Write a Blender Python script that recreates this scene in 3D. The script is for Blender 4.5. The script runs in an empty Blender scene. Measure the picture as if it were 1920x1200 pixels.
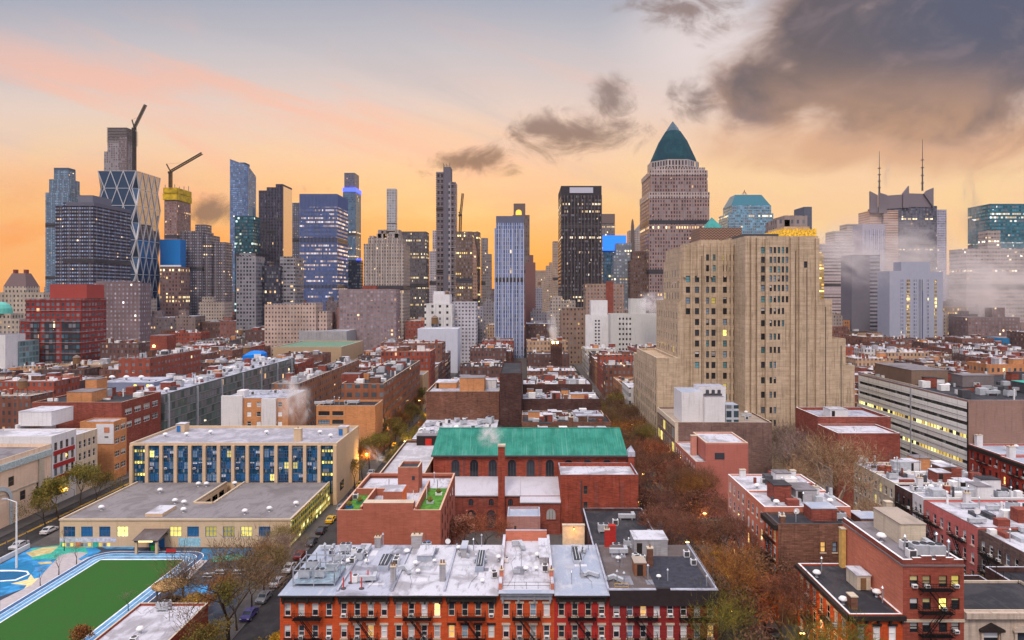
import bpy, math, random
import numpy as np
from mathutils import Vector
R = random.Random(11)
S = bpy.context.scene
COL = S.collection
F, CX, CY, CAMZ = 1300., 985., 550., 58.          # lens geometry: street vanishing point and horizon

# ------------------------------------------------------------------ camera
cd = bpy.data.cameras.new('camera'); cam = bpy.data.objects.new('camera', cd); COL.objects.link(cam)
cam.location = (0, 0, CAMZ); cam.rotation_euler = (math.radians(90), 0, 0)
cd.sensor_width = 36; cd.lens = 36*F/1920
cd.shift_x = -25/1920; cd.shift_y = -50/1920
cd.clip_start = 1; cd.clip_end = 60000
S.camera = cam
S.view_settings.view_transform = 'Standard'; S.view_settings.look = 'None'
S.view_settings.exposure = 0.0; S.view_settings.gamma = 1
S.cycles.use_denoising = True
S.cycles.max_bounces = 5; S.cycles.diffuse_bounces = 2; S.cycles.glossy_bounces = 3
S.cycles.transmission_bounces = 2; S.cycles.volume_bounces = 3; S.cycles.transparent_max_bounces = 6
S.cycles.sample_clamp_indirect = 6
S.cycles.volume_step_rate = 1.0

# ------------------------------------------------------------------ node helper
class NT:
    def __init__(s, tree): s.t = tree; s.n = tree.nodes; s.l = tree.links
    def new(s, typ, **kw):
        n = s.n.new(typ)
        for k, v in kw.items(): setattr(n, k, v)
        return n
    def put(s, sock, v):
        if v is None: return
        if isinstance(v, (int, float)): sock.default_value = v
        elif isinstance(v, (tuple, list)):
            sock.default_value = tuple(v) if len(v) == len(sock.default_value) else tuple(v)+(1,)
        else: s.l.new(v, sock)
    def m(s, op, a, b=None, c=None, clamp=False):
        n = s.new('ShaderNodeMath', operation=op, use_clamp=clamp)
        for i, v in enumerate((a, b, c)): s.put(n.inputs[i], v)
        return n.outputs[0]
    def ss(s, v, a, b):                      # smoothstep
        n = s.new('ShaderNodeMapRange', interpolation_type='SMOOTHSTEP')
        s.put(n.inputs[0], v); n.inputs[1].default_value = a; n.inputs[2].default_value = b
        return n.outputs[0]
    def mix(s, f, a, b, mode='MIX'):
        n = s.new('ShaderNodeMix', data_type='RGBA', blend_type=mode)
        s.put(n.inputs[0], f); s.put(n.inputs[6], a); s.put(n.inputs[7], b)
        return n.outputs[2]
    def xyz(s, x, y, z):
        n = s.new('ShaderNodeCombineXYZ')
        for i, v in enumerate((x, y, z)): s.put(n.inputs[i], v)
        return n.outputs[0]
    def sep(s, v):
        n = s.new('ShaderNodeSeparateXYZ'); s.l.new(v, n.inputs[0]); return n.outputs
    def noise(s, vec, scale, detail=3, rough=.55, dist=0., col=False):
        n = s.new('ShaderNodeTexNoise'); s.put(n.inputs['Vector'], vec)
        n.inputs['Scale'].default_value = scale; n.inputs['Detail'].default_value = detail
        n.inputs['Roughness'].default_value = rough; n.inputs['Distortion'].default_value = dist
        return n.outputs[1 if col else 0]
    def white(s, vec):
        n = s.new('ShaderNodeTexWhiteNoise', noise_dimensions='3D'); s.l.new(vec, n.inputs[0]); return n.outputs[0]
    def ramp(s, f, stops):
        n = s.new('ShaderNodeValToRGB'); e = n.color_ramp.elements
        while len(e) < len(stops): e.new(.5)
        for k, (p, c) in zip(e, stops): k.position = p; k.color = (*c, 1)
        s.put(n.inputs[0], f); return n.outputs[0]
def lin(r, g, b):
    return tuple(((c/255)/12.92 if c <= 10 else ((c/255+.055)/1.055)**2.4) for c in (r, g, b))

# ------------------------------------------------------------------ world: dawn sky with clouds
SUN_EL, SUN_ROT = math.radians(3), math.radians(-8)
wd = bpy.data.worlds.new('World'); S.world = wd; wd.use_nodes = True
def build_world():
    g = NT(wd.node_tree); g.n.clear()
    tc = g.new('ShaderNodeTexCoord').outputs['Generated']
    x, y, z = g.sep(tc)
    ys = g.m('MAXIMUM', y, .04); a = g.m('DIVIDE', x, ys); b = g.m('DIVIDE', z, ys)
    front = g.ss(y, .1, .45)
    zc = g.m('MAXIMUM', z, 0.); bp = g.m('MAXIMUM', b, 0.); zf = g.m('DIVIDE', bp, g.m('SQRT', g.m('ADD', 1., g.m('MULTIPLY', bp, bp))))
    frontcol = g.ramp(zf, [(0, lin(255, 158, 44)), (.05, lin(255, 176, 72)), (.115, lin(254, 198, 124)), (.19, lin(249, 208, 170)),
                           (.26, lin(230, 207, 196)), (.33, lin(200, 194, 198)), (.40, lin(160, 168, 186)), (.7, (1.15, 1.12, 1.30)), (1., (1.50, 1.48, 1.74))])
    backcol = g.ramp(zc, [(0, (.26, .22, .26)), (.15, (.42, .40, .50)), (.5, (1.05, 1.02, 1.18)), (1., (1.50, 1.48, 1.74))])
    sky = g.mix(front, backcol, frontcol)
    # redder glow towards one side of the skyline
    leftw = g.m('MULTIPLY', g.ss(a, .25, -.75), g.m('MULTIPLY', g.ss(b, .24, .02), front))
    sky = g.mix(g.m('MULTIPLY', leftw, .65), sky, lin(255, 150, 62))
    sky = g.mix(g.m('MULTIPLY', g.m('MULTIPLY', g.ss(a, .05, .45), front), g.m('MULTIPLY', g.ss(b, .36, .12), .55)), sky, lin(253, 214, 172))
    p = g.xyz(a, b, 0.)
    # thin pink cirrus streaks
    sx = g.m('ADD', g.m('MULTIPLY', a, 1.6), g.m('MULTIPLY', b, 2.2)); sy = g.m('SUBTRACT', g.m('MULTIPLY', b, 5.2), g.m('MULTIPLY', a, -1.3))
    ci = g.noise(g.xyz(sx, sy, 3.), 1.7, 7, .58, .8)
    cim = g.m('MULTIPLY', g.ss(ci, .44, .66), g.m('MULTIPLY', g.m('MULTIPLY', front, g.ss(b, .02, .16)), g.ss(a, .35, -.35)))
    cim = g.m('MULTIPLY', cim, g.ss(b, .44, .30)); sky = g.mix(g.m('MULTIPLY', cim, .62), sky, lin(254, 186, 158))
    ci2 = g.noise(g.xyz(sx, sy, 9.), 1.6, 6, .6, .6)
    sky = g.mix(g.m('MULTIPLY', g.m('MULTIPLY', g.ss(ci2, .48, .75), front), g.m('MULTIPLY', g.ss(b, .05, .3), .38)), sky, lin(176, 176, 186))
    # soft warm mottling low down
    mo = g.noise(g.xyz(g.m('MULTIPLY', a, 2.), g.m('MULTIPLY', b, 5.), 1.), 2.6, 5, .55, .3)
    sky = g.mix(g.m('MULTIPLY', g.m('MULTIPLY', g.ss(mo, .46, .64), front), g.m('MULTIPLY', g.ss(b, .32, .03), .55)), sky, lin(255, 218, 150))
    sky = g.mix(g.m('MULTIPLY', leftw, .5), sky, lin(255, 156, 66))
    # bright rim beside the dark cloud
    def blob(px, py, rx, ry):
        u = g.m('DIVIDE', g.m('SUBTRACT', a, (px-CX)/F), rx/F); v = g.m('DIVIDE', g.m('SUBTRACT', b, (CY-py)/F), ry/F)
        return g.m('SUBTRACT', 1., g.m('SQRT', g.m('ADD', g.m('MULTIPLY', u, u), g.m('MULTIPLY', v, v))))
    rim = g.ss(blob(1330, 70, 230, 190), 0., .9)
    sky = g.mix(g.m('MULTIPLY', g.m('MULTIPLY', rim, front), .7), sky, lin(238, 222, 218))
    pr = g.xyz(g.m('ADD', a, g.m('MULTIPLY', b, -.25)), g.m('ADD', g.m('MULTIPLY', b, 1.35), g.m('MULTIPLY', a, -.15)), 0.)
    wn = g.noise(pr, 4.6, 7, .60, .5, True)
    wx, wy, wz = g.sep(wn)
    fin2 = g.noise(g.xyz(a, g.m('MULTIPLY', b, 1.8), 8.), 24., 8, .65, .8)
    fine = g.noise(g.xyz(g.m('ADD', a, g.m('MULTIPLY', b, -.2)), g.m('ADD', g.m('MULTIPLY', b, 1.5), g.m('MULTIPLY', a, -.2)), 4.), 9., 8, .58, .6)
    fins = g.noise(g.xyz(g.m('ADD', a, g.m('MULTIPLY', b, .35)), g.m('ADD', g.m('MULTIPLY', b, 1.25), g.m('MULTIPLY', a, -.1)), 6.), 13., 9, .64, 1.)
    def field(bl, warp=.9, fine=fine):
        f = None
        for q in bl:
            d = blob(*q); f = d if f is None else g.m('SMOOTH_MAX', f, d, .25)
        return g.m('ADD', f, g.m('ADD', g.m('MULTIPLY', g.m('SUBTRACT', wx, .5), warp), g.m('ADD', g.m('MULTIPLY', g.m('SUBTRACT', fine, .5), warp*1.3), g.m('MULTIPLY', g.m('SUBTRACT', fin2, .5), warp*.25))))
    big = field([(1850, 60, 390, 205), (1620, 118, 250, 118), (1432, 168, 128, 84), (1740, 205, 260, 78), (1545, 50, 110, 90)], .78)
    small = field([(1100, 250, 165, 50), (1148, 192, 46, 54), (1005, 242, 78, 34), (882, 302, 125, 38), (1290, 18, 130, 62), (400, 400, 86, 34), (1310, 190, 60, 56)], 1.95, fins)
    und = g.m('ADD', blob(1690, 268, 430, 80), g.m('MULTIPLY', g.m('SUBTRACT', fine, .5), 1.2)); sky = g.mix(g.m('MULTIPLY', g.m('MULTIPLY', g.ss(und, -.1, .7), front), .75), sky, lin(212, 158, 122))
    bm = g.m('MULTIPLY', g.ss(big, -.2, .32), front)
    body = g.mix(g.ss(big, .0, .5), lin(178, 148, 136), lin(96, 87, 92))
    body = g.mix(g.m('MULTIPLY', g.ss(b, .22, .40), g.ss(a, .36, .66)), body, lin(80, 86, 108))
    body = g.mix(g.m('MULTIPLY', g.ss(fine, .48, .68), .38), body, lin(142, 124, 130))
    low = g.m('MULTIPLY', g.ss(b, .37, .21), g.ss(wx, .25, .6))
    body = g.mix(g.m('MULTIPLY', low, .75), body, lin(216, 166, 128))
    sky = g.mix(g.m('MULTIPLY', bm, .97), sky, body)
    sm = g.m('MULTIPLY', g.ss(small, .0, .95), front)
    sky = g.mix(g.m('MULTIPLY', sm, .9), sky, g.mix(g.ss(b, .16, .3), lin(132, 100, 82), lin(140, 120, 116)))
    # ground-side of the sphere
    sky = g.mix(g.ss(z, .0, -.03), sky, (.30, .24, .24, 1))
    st = g.new('ShaderNodeTexSky', sky_type='NISHITA', sun_disc=False)
    st.sun_elevation = SUN_EL; st.sun_rotation = SUN_ROT; st.altitude = 50; st.dust_density = 2
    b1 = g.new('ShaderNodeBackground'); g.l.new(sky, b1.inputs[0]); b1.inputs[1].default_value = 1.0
    b2 = g.new('ShaderNodeBackground'); g.l.new(st.outputs[0], b2.inputs[0]); b2.inputs[1].default_value = .004
    ad = g.new('ShaderNodeAddShader'); g.l.new(b1.outputs[0], ad.inputs[0]); g.l.new(b2.outputs[0], ad.inputs[1])
    o = g.new('ShaderNodeOutputWorld'); g.l.new(ad.outputs[0], o.inputs[0])
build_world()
sl = bpy.data.lights.new('west_sky_fill', 'SUN'); sl.energy = 2.0; sl.angle = math.radians(14); sl.color = (1., .86, .72)  # added soft key from behind the camera; the dawn sun lies ahead
so = bpy.data.objects.new('west_sky_fill', sl); COL.objects.link(so)
so.rotation_euler = (math.radians(38), 0, math.radians(-14))

# ------------------------------------------------------------------ geometry helpers
def W(px, D): return (px-CX)*D/F
def H(py, D): return CAMZ-(py-CY)*D/F
def PX(X, D): return CX+X*F/D
class MB:
    def __init__(s): s.v = []; s.f = []; s.mi = []; s.ix = {}
    def pt(s, p):
        k = (round(p[0], 3), round(p[1], 3), round(p[2], 3))
        i = s.ix.get(k)
        if i is None: i = s.ix[k] = len(s.v); s.v.append(k)
        return i
    def face(s, pts, mi=None):
        f = []
        for p in pts:
            i = s.pt(p)
            if i not in f: f.append(i)
        if len(f) > 2: s.f.append(f); s.mi.append(mi)
        return s
    def box(s, x0, x1, y0, y1, z0, z1, mi=None, skip=''):
        c = [(x0,y0,z0),(x1,y0,z0),(x1,y1,z0),(x0,y1,z0),(x0,y0,z1),(x1,y0,z1),(x1,y1,z1),(x0,y1,z1)]
        for k, q in (('b',(3,2,1,0)),('t',(4,5,6,7)),('F',(0,1,5,4)),('R',(1,2,6,5)),('B',(2,3,7,6)),('L',(3,0,4,7))):
            if k not in skip: s.face([c[i] for i in q], mi)
        return s
    def prism(s, poly, z0, z1, mi=None, top=True, bot=False):
        n = len(poly)
        for i in range(n):
            a, b = poly[i], poly[(i+1) % n]
            s.face([(*a, z0), (*b, z0), (*b, z1), (*a, z1)], mi)
        if top: s.face([(*a, z1) for a in poly], mi)
        if bot: s.face([(*a, z0) for a in poly[::-1]], mi)
        return s
    def loft(s, rings, mi=None, cap=True):
        for A, B in zip(rings, rings[1:]):
            n = len(A)
            for i in range(n): s.face([A[i], A[(i+1) % n], B[(i+1) % n], B[i]], mi)
        if cap: s.face(rings[-1], mi); s.face(rings[0][::-1], mi)
        return s
    def tube(s, p, q, r0, r1=None, n=5, mi=None):
        p = Vector(p); q = Vector(q); d = q-p
        if d.length < 1e-5: return s
        d.normalize(); u = d.orthogonal().normalized(); w = d.cross(u)
        r1 = r0 if r1 is None else r1
        A = [tuple(p+(u*math.cos(t)+w*math.sin(t))*r0) for t in [2*math.pi*i/n for i in range(n)]]
        B = [tuple(q+(u*math.cos(t)+w*math.sin(t))*r1) for t in [2*math.pi*i/n for i in range(n)]]
        return s.loft([A, B], mi)
    def lathe(s, cx, cy, prof, n=10, mi=None):
        return s.loft([[(cx+r*math.cos(2*math.pi*i/n), cy+r*math.sin(2*math.pi*i/n), z) for i in range(n)] for r, z in prof], mi)
    def holed(s, o, d, L, z0, z1, rects, depth=.25, mi=0):
        n = (d[1], -d[0])
        P = lambda u, v, k=0.: (o[0]+d[0]*u-n[0]*k, o[1]+d[1]*u-n[1]*k, v)
        us = sorted({0, L} | {r[0] for r in rects} | {r[1] for r in rects}); vs = sorted({z0, z1} | {r[2] for r in rects} | {r[3] for r in rects})
        hole = np.zeros((len(us), len(vs)), bool)
        for r in rects: hole[us.index(r[0]):us.index(r[1]), vs.index(r[2]):vs.index(r[3])] = True
        for j in range(len(vs)-1):
            i = 0
            while i < len(us)-1:
                if hole[i, j]: i += 1; continue
                k = i
                s.face([P(us[i], vs[j]), P(us[i+1], vs[j]), P(us[i+1], vs[j+1]), P(us[i], vs[j+1])], mi); i += 1
        for u0, u1, v0, v1 in [r[:4] for r in rects]:
            for A, B in (((u0,v0),(u1,v0)), ((u1,v0),(u1,v1)), ((u1,v1),(u0,v1)), ((u0,v1),(u0,v0))):
                s.face([P(*A), P(*A, depth), P(*B, depth), P(*B)], mi)
        return s
    def build(s, name, mats, parent=None, smooth=False, local=False, kind=None):
        me = bpy.data.meshes.new(name)
        off = (0, 0, 0) if (parent is None or local) else ORG.get(parent.name, (0, 0, 0))
        V = np.array(s.v, float).reshape(-1, 3)-np.array(off) if s.v else np.zeros((0, 3))
        me.from_pydata(V.tolist(), [], s.f)
        if not isinstance(mats, (list, tuple)): mats = [mats]
        for m in mats: me.materials.append(m)
        n = len(s.f)
        nor = np.zeros(n*3); me.polygons.foreach_get('normal', nor); nor = nor.reshape(-1, 3)
        mi = np.array([(1 if (nor[i, 2] > .6 and len(mats) > 1) else 0) if q is None else q for i, q in enumerate(s.mi)], int)
        me.polygons.foreach_set('material_index', mi)
        if smooth: me.polygons.foreach_set('use_smooth', [True]*n)
        uv = me.uv_layers.new(name='uv').data
        lv = np.zeros(len(me.loops), int); me.loops.foreach_get('vertex_index', lv)
        lp = np.repeat(np.arange(n), [len(f) for f in s.f])
        co = np.array(s.v, float).reshape(-1, 3)[lv]; nn = nor[lp]
        h = np.hypot(nn[:, 0], nn[:, 1]); flat = np.abs(nn[:, 2]) > .75
        hx = np.where(h > 1e-6, -nn[:, 1]/np.maximum(h, 1e-6), 1); hy = np.where(h > 1e-6, nn[:, 0]/np.maximum(h, 1e-6), 0)
        u = np.where(flat, co[:, 0], co[:, 0]*hx+co[:, 1]*hy); v = np.where(flat, co[:, 1], co[:, 2])
        uv.foreach_set('uv', np.stack([u, v], 1).ravel())
        o = bpy.data.objects.new(name, me); COL.objects.link(o)
        if parent: o.parent = parent; ORG[o.name] = off if not local else (0, 0, 0)
        if kind: o['kind'] = kind
        return o
ORG = {}
def tag(o, label, cat, group=None):
    o['label'] = label; o['category'] = cat
    if group: o['group'] = group
    return o
def thing(name, label, cat, loc, group=None):
    o = bpy.data.objects.new(name, None); COL.objects.link(o); o.location = loc; ORG[o.name] = tuple(loc)
    o.empty_display_size = .5
    return tag(o, label, cat, group)
def struct(mb, name, mat):
    o = mb.build(name, mat); o['kind'] = 'structure'; return o
def dup(o, loc=None, rz=None, parent=None, mats=None):
    c = o.copy(); COL.objects.link(c)
    if parent: c.parent = parent
    if loc is not None: c.location = loc
    if rz is not None: c.rotation_euler = (0, 0, rz)
    for ch in list(o.children): dup(ch, parent=c)
    return c
ORDS = 'first second third fourth fifth sixth seventh eighth ninth tenth eleventh twelfth thirteenth fourteenth fifteenth sixteenth seventeenth eighteenth nineteenth twentieth'.split()
def ordw(i): return ORDS[i] if i < 20 else ('twenty-', 'thirty-', 'forty-', 'fifty-')[(i-20)//10]+ORDS[(i-20) % 10] if i < 60 else 'late'

# ------------------------------------------------------------------ materials
MC = {}
def base_mat(key, fn):
    if key in MC: return MC[key]
    m = bpy.data.materials.new(key); m.use_nodes = True; g = NT(m.node_tree); g.n.clear()
    bs = g.new('ShaderNodeBsdfPrincipled'); out = g.new('ShaderNodeOutputMaterial'); g.l.new(bs.outputs[0], out.inputs[0])
    fn(g, bs, out); MC[key] = m; return m
def uvn(g): return g.new('ShaderNodeUVMap').outputs[0]
def plain(key, col, rough=.7, metal=0., var=.12, scale=1.2):
    def f(g, b, o):
        n = g.noise(uvn(g), scale, 4, .6)
        g.put(b.inputs['Base Color'], g.mix(g.m('MULTIPLY', g.ss(n, .3, .7), 1.), tuple(c*(1-var) for c in col), tuple(min(1, c*(1+var)) for c in col)))
        b.inputs['Roughness'].default_value = rough; b.inputs['Metallic'].default_value = metal; b.inputs['Specular IOR Level'].default_value = .5 if rough < .5 else .12
    return base_mat(key, f)
def emit(key, col, st, var=.0):
    def f(g, b, o):
        b.inputs['Base Color'].default_value = (*[c*.3 for c in col], 1); b.inputs['Emission Color'].default_value = (*col, 1)
        b.inputs['Emission Strength'].default_value = st
        if var:
            n = g.noise(uvn(g), 1.7, 3, .6); g.put(b.inputs['Emission Strength'], g.m('MULTIPLY', g.ss(n, .25, .75), st))
    return base_mat(key, f)
def masonry(key, col, var=.22, streak=.35, course=0., cc=None):
    def f(g, b, o):
        uv = uvn(g); u, v, _ = g.sep(uv)
        n1 = g.noise(uv, .22, 5, .6); n2 = g.noise(g.xyz(g.m('MULTIPLY', u, .5), g.m('MULTIPLY', v, 4.), 0.), 1., 4, .6)
        n3 = g.noise(g.xyz(g.m('MULTIPLY', u, 1.6), g.m('MULTIPLY', v, .10), 2.), 1., 4, .65); n4 = g.noise(uv, 9., 2, .6)
        t = g.m('ADD', g.m('ADD', g.m('MULTIPLY', n1, .35), g.m('MULTIPLY', n2, .35)), g.m('MULTIPLY', n4, .30))
        c = g.mix(g.ss(t, .36, .64), tuple(x*(1-var) for x in col), tuple(min(.95, x*(1+var)) for x in col))
        c = g.mix(g.m('MULTIPLY', g.ss(n3, .50, .70), streak), c, tuple(x*.36+.010 for x in col))
        c = g.mix(g.m('MULTIPLY', g.ss(n1, .58, .74), streak*.5), c, tuple(x*.7+.16 for x in col))
        bt = g.new('ShaderNodeTexBrick'); g.l.new(uv, bt.inputs['Vector']); bt.inputs['Scale'].default_value = 1.; bt.inputs['Brick Width'].default_value = .95 if not course else 2.6; bt.inputs['Row Height'].default_value = .30 if not course else .8
        bt.inputs['Mortar Size'].default_value = .035; bt.inputs['Color1'].default_value = (.62, .62, .62, 1); bt.inputs['Color2'].default_value = (1.32, 1.32, 1.32, 1); bt.inputs['Mortar'].default_value = (.72, .70, .70, 1)
        c = g.mix(min(.7, max(.04, (var-.06)*2.8)), c, bt.outputs[0], 'MULTIPLY')
        if course:
            fv = g.m('FRACT', g.m('DIVIDE', v, course)); ln = g.m('LESS_THAN', fv, .09)
            fu = g.m('FRACT', g.m('DIVIDE', u, course*2.2)); ln = g.m('MAXIMUM', ln, g.m('LESS_THAN', fu, .05))
            c = g.mix(g.m('MULTIPLY', ln, .35), c, tuple(x*.45 for x in col))
        g.put(b.inputs['Base Color'], c); b.inputs['Roughness'].default_value = .92; b.inputs['Specular IOR Level'].default_value = .06
        bp = g.new('ShaderNodeBump'); bp.inputs['Strength'].default_value = .35; bp.inputs['Distance'].default_value = .08
        g.l.new(n4, bp.inputs['Height']); g.l.new(bp.outputs[0], b.inputs['Normal'])
    return base_mat(key, f)
def roofing(key, col, stain=.5, stc=None, rough=.75, seam=0.):
    stc = stc or tuple(c*.42 for c in col)
    def f(g, b, o):
        uv = uvn(g); u, v, _ = g.sep(uv)
        n1 = g.noise(uv, .16, 6, .62, .6); n2 = g.noise(g.xyz(g.m('MULTIPLY', u, 2.2), g.m('MULTIPLY', v, .5), 1.), .6, 5, .65); n3 = g.noise(uv, 3.5, 4, .65)
        c = g.mix(g.ss(n3, .3, .7), tuple(x*.90 for x in col), tuple(min(.95, x*1.05) for x in col))
        c = g.mix(g.m('MULTIPLY', g.ss(n1, .47, .62), stain), c, stc)
        c = g.mix(g.m('MULTIPLY', g.ss(n2, .52, .68), stain*.95), c, stc)
        if seam:
            ln = g.m('LESS_THAN', g.m('FRACT', g.m('DIVIDE', v, seam)), .05)
            c = g.mix(g.m('MULTIPLY', ln, .3), c, stc)
        g.put(b.inputs['Base Color'], c); b.inputs['Roughness'].default_value = rough; b.inputs['Specular IOR Level'].default_value = .10
        bp = g.new('ShaderNodeBump'); bp.inputs['Strength'].default_value = .25; bp.inputs['Distance'].default_value = .1
        g.l.new(n3, bp.inputs['Height']); g.l.new(bp.outputs[0], b.inputs['Normal'])
    return base_mat(key, f)
def fac(wall, glass, cw=3., ch=3.5, fw=.5, fh=.5, lit=.06, band=.04, litc=(1., .62, .22), lst=1.6, met=.35, rough=.12, blind=.25, vst=0., key=None):
    """a facade of many windows: wall with a regular grid of panes, some of them lit"""
    key = 'facade_'+'_'.join(str(q) for q in (wall, glass, cw, ch, fw, fh, lit, band, litc, met, vst))[:180] if key is None else key
    def f(g, b, o):
        uv = uvn(g); u, v, _ = g.sep(uv)
        oi = g.new('ShaderNodeObjectInfo').outputs['Random']; sd = g.m('MULTIPLY', oi, 97.)
        U = g.m('DIVIDE', u, cw); V = g.m('DIVIDE', v, ch)
        iu = g.m('FLOOR', U); iv = g.m('FLOOR', V); fu = g.m('SUBTRACT', U, iu); fv = g.m('SUBTRACT', V, iv)
        win = g.m('MULTIPLY', g.m('LESS_THAN', g.m('ABSOLUTE', g.m('SUBTRACT', fu, .5)), fw/2), g.m('LESS_THAN', g.m('ABSOLUTE', g.m('SUBTRACT', fv, .5)), fh/2))
        r1 = g.white(g.xyz(iu, iv, sd)); r2 = g.white(g.xyz(iv, iu, g.m('ADD', sd, 5.3))); rr = g.white(g.xyz(iv, 3.7, sd)); ru = g.white(g.xyz(g.m('FLOOR', g.m('DIVIDE', U, 5.)), iv, sd))
        cl = g.noise(g.xyz(g.m('MULTIPLY', U, .16), g.m('MULTIPLY', V, .22), sd), 1., 2, .5)
        pr = g.m('ADD', g.m('MULTIPLY', g.ss(cl, .50, .66), lit*1.9), g.m('MULTIPLY', g.m('MULTIPLY', g.m('LESS_THAN', rr, band), g.m('LESS_THAN', ru, .75)), .75))
        on = g.m('MULTIPLY', g.m('LESS_THAN', r1, pr), win)
        gl = g.mix(g.m('POWER', r2, 1.4), tuple(c*.35 for c in glass), tuple(min(1, c*2.1) for c in glass))
        gl = g.mix(g.m('MULTIPLY', g.m('LESS_THAN', r2, blind), .55), gl, (.42, .44, .48))
        nz = g.noise(uv, .05, 4, .6); n4 = g.noise(g.xyz(g.m('MULTIPLY', u, .9), g.m('MULTIPLY', v, .05), 1.), 1., 3, .6)
        w = g.mix(g.ss(g.m('ADD', g.m('MULTIPLY', nz, .5), g.m('MULTIPLY', n4, .5)), .35, .65), tuple(c*.80 for c in wall), tuple(min(.9, c*1.18) for c in wall))
        if vst:
            sv = g.m('LESS_THAN', g.m('FRACT', g.m('DIVIDE', u, vst)), .22); w = g.mix(g.m('MULTIPLY', sv, .55), w, tuple(min(.9, c*1.8+.05) for c in wall))
        g.put(b.inputs['Base Color'], g.mix(win, w, gl))
        wv = g.new('ShaderNodeTexWhiteNoise', noise_dimensions='3D'); g.l.new(g.xyz(iu, g.m('ADD', iv, 31.), sd), wv.inputs[0])
        ge = g.new('ShaderNodeNewGeometry').outputs['Normal']; v1 = g.new('ShaderNodeVectorMath', operation='SUBTRACT'); g.l.new(wv.outputs[1], v1.inputs[0]); v1.inputs[1].default_value = (.5, .5, .5)
        v2 = g.new('ShaderNodeVectorMath', operation='MULTIPLY_ADD'); g.l.new(v1.outputs[0], v2.inputs[0]); v2.inputs[1].default_value = (.14, .14, .14); g.l.new(ge, v2.inputs[2])
        v3 = g.new('ShaderNodeVectorMath', operation='NORMALIZE'); g.l.new(v2.outputs[0], v3.inputs[0]); g.l.new(v3.outputs[0], b.inputs['Normal'])
        g.put(b.inputs['Metallic'], g.m('MULTIPLY', win, met))
        g.put(b.inputs['Roughness'], g.m('ADD', .85, g.m('MULTIPLY', win, rough-.85))); g.put(b.inputs['Specular IOR Level'], g.m('ADD', .06, g.m('MULTIPLY', win, .44)))
        g.put(b.inputs['Emission Color'], g.mix(r2, tuple(q*k for q, k in zip(litc, (1., .75, .5))), tuple(min(1., q*k) for q, k in zip(litc, (1., 1.25, 2.2)))))
        g.put(b.inputs['Emission Strength'], g.m('MULTIPLY', on, g.m('MULTIPLY', g.m('ADD', .25, r2), lst)))
    return base_mat(key, f)
def glassy(key, col, rough=.08, metal=.55):
    def f(g, b, o):
        b.inputs['Base Color'].default_value = (*col, 1); b.inputs['Roughness'].default_value = rough; b.inputs['Metallic'].default_value = metal
    return base_mat(key, f)
def pane_mat(key, col, rough=.1, em=None, st=0., blind=0.):
    def f(g, b, o):
        oi = g.new('ShaderNodeObjectInfo').outputs['Random']
        tcn = g.new('ShaderNodeTexCoord').outputs['Generated']; _, _, gz = g.sep(tcn)
        c = g.mix(oi, tuple(x*.5 for x in col), tuple(min(.9, x*1.6) for x in col))
        if blind:
            cut = g.m('ADD', .25, g.m('MULTIPLY', oi, .6)); dn = g.m('GREATER_THAN', gz, cut)
            c = g.mix(dn, (.02, .022, .028), c); g.put(b.inputs['Roughness'], g.m('ADD', .12, g.m('MULTIPLY', dn, .5)))
        else: b.inputs['Roughness'].default_value = rough
        g.put(b.inputs['Base Color'], c)
        if em:
            n = g.noise(tcn, 2.5, 2, .5)
            b.inputs['Emission Color'].default_value = (*em, 1); g.put(b.inputs['Emission Strength'], g.m('MULTIPLY', g.m('ADD', .12, g.m('MULTIPLY', g.m('MULTIPLY', n, 2.2), g.m('POWER', oi, 1.6))), st))
    return base_mat(key, f)
P_DARK = pane_mat('pane_dark', (.03, .035, .045)); P_SKY = pane_mat('pane_sky_tint', (.16, .22, .28)); P_BLIND = pane_mat('pane_with_blind', (.62, .60, .58), blind=1)  # P_SKY paints the reflected sky as a bluish base colour
P_LIT = pane_mat('pane_lit', (.5, .3, .1), em=(1., .58, .18), st=1.7); P_YEL = pane_mat('pane_lit_yellow', (.6, .5, .1), em=(1., .80, .22), st=1.3)
P_CURT = pane_mat('pane_curtain', (.7, .68, .68), rough=.6)
WHITE = plain('white_paint', (.74, .73, .72), .6); IRON = plain('black_iron', (.018, .016, .017), .55, .3); STEEL = plain('galvanised_steel', (.48, .50, .54), .42, .6)
GREYM = plain('grey_metal', (.50, .52, .55), .5, .3); DKM = plain('dark_metal', (.09, .09, .10), .5, .3); STONE = masonry('pale_stone', (.55, .46, .35), .12, .3)
DARKST = plain('dark_trim', (.03, .024, .022), .6); WOOD = plain('weathered_wood', (.22, .12, .06), .8); BLUEP = plain('blue_paint', (.02, .13, .36), .5)
RF_WHITE = roofing('roof_white', (.56, .555, .60), .8, (.27, .255, .27)); RF_WHITE2 = roofing('roof_silver', (.42, .43, .50), .8, (.19, .185, .21)); RF_GREY = roofing('roof_grey', (.22, .20, .21), .6, (.11, .10, .10))
RF_DARK = roofing('roof_black', (.035, .035, .042), .4, (.09, .085, .085)); RF_TAN = roofing('roof_tan', (.40, .33, .27), .5, (.25, .2, .17)); RF_BLUE = roofing('roof_blue_grey', (.33, .37, .45), .6, (.50, .50, .53))
RF_BROWN = roofing('roof_brown', (.12, .095, .09), .4, (.2, .18, .18))
BR_ORANGE = masonry('brick_orange_red', (.55, .088, .028), .18, .34); BR_RED = masonry('brick_red', (.31, .072, .045), .26, .5); BR_CRIM = masonry('brick_crimson', (.42, .036, .030), .15, .25)
BR_DKRED = masonry('brick_dark_crimson', (.26, .030, .030), .18, .3); BR_BROWN = masonry('brick_brown', (.18, .085, .058), .3, .6); BR_DKBR = masonry('brick_dark_brown', (.085, .045, .040), .35, .6)
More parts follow.
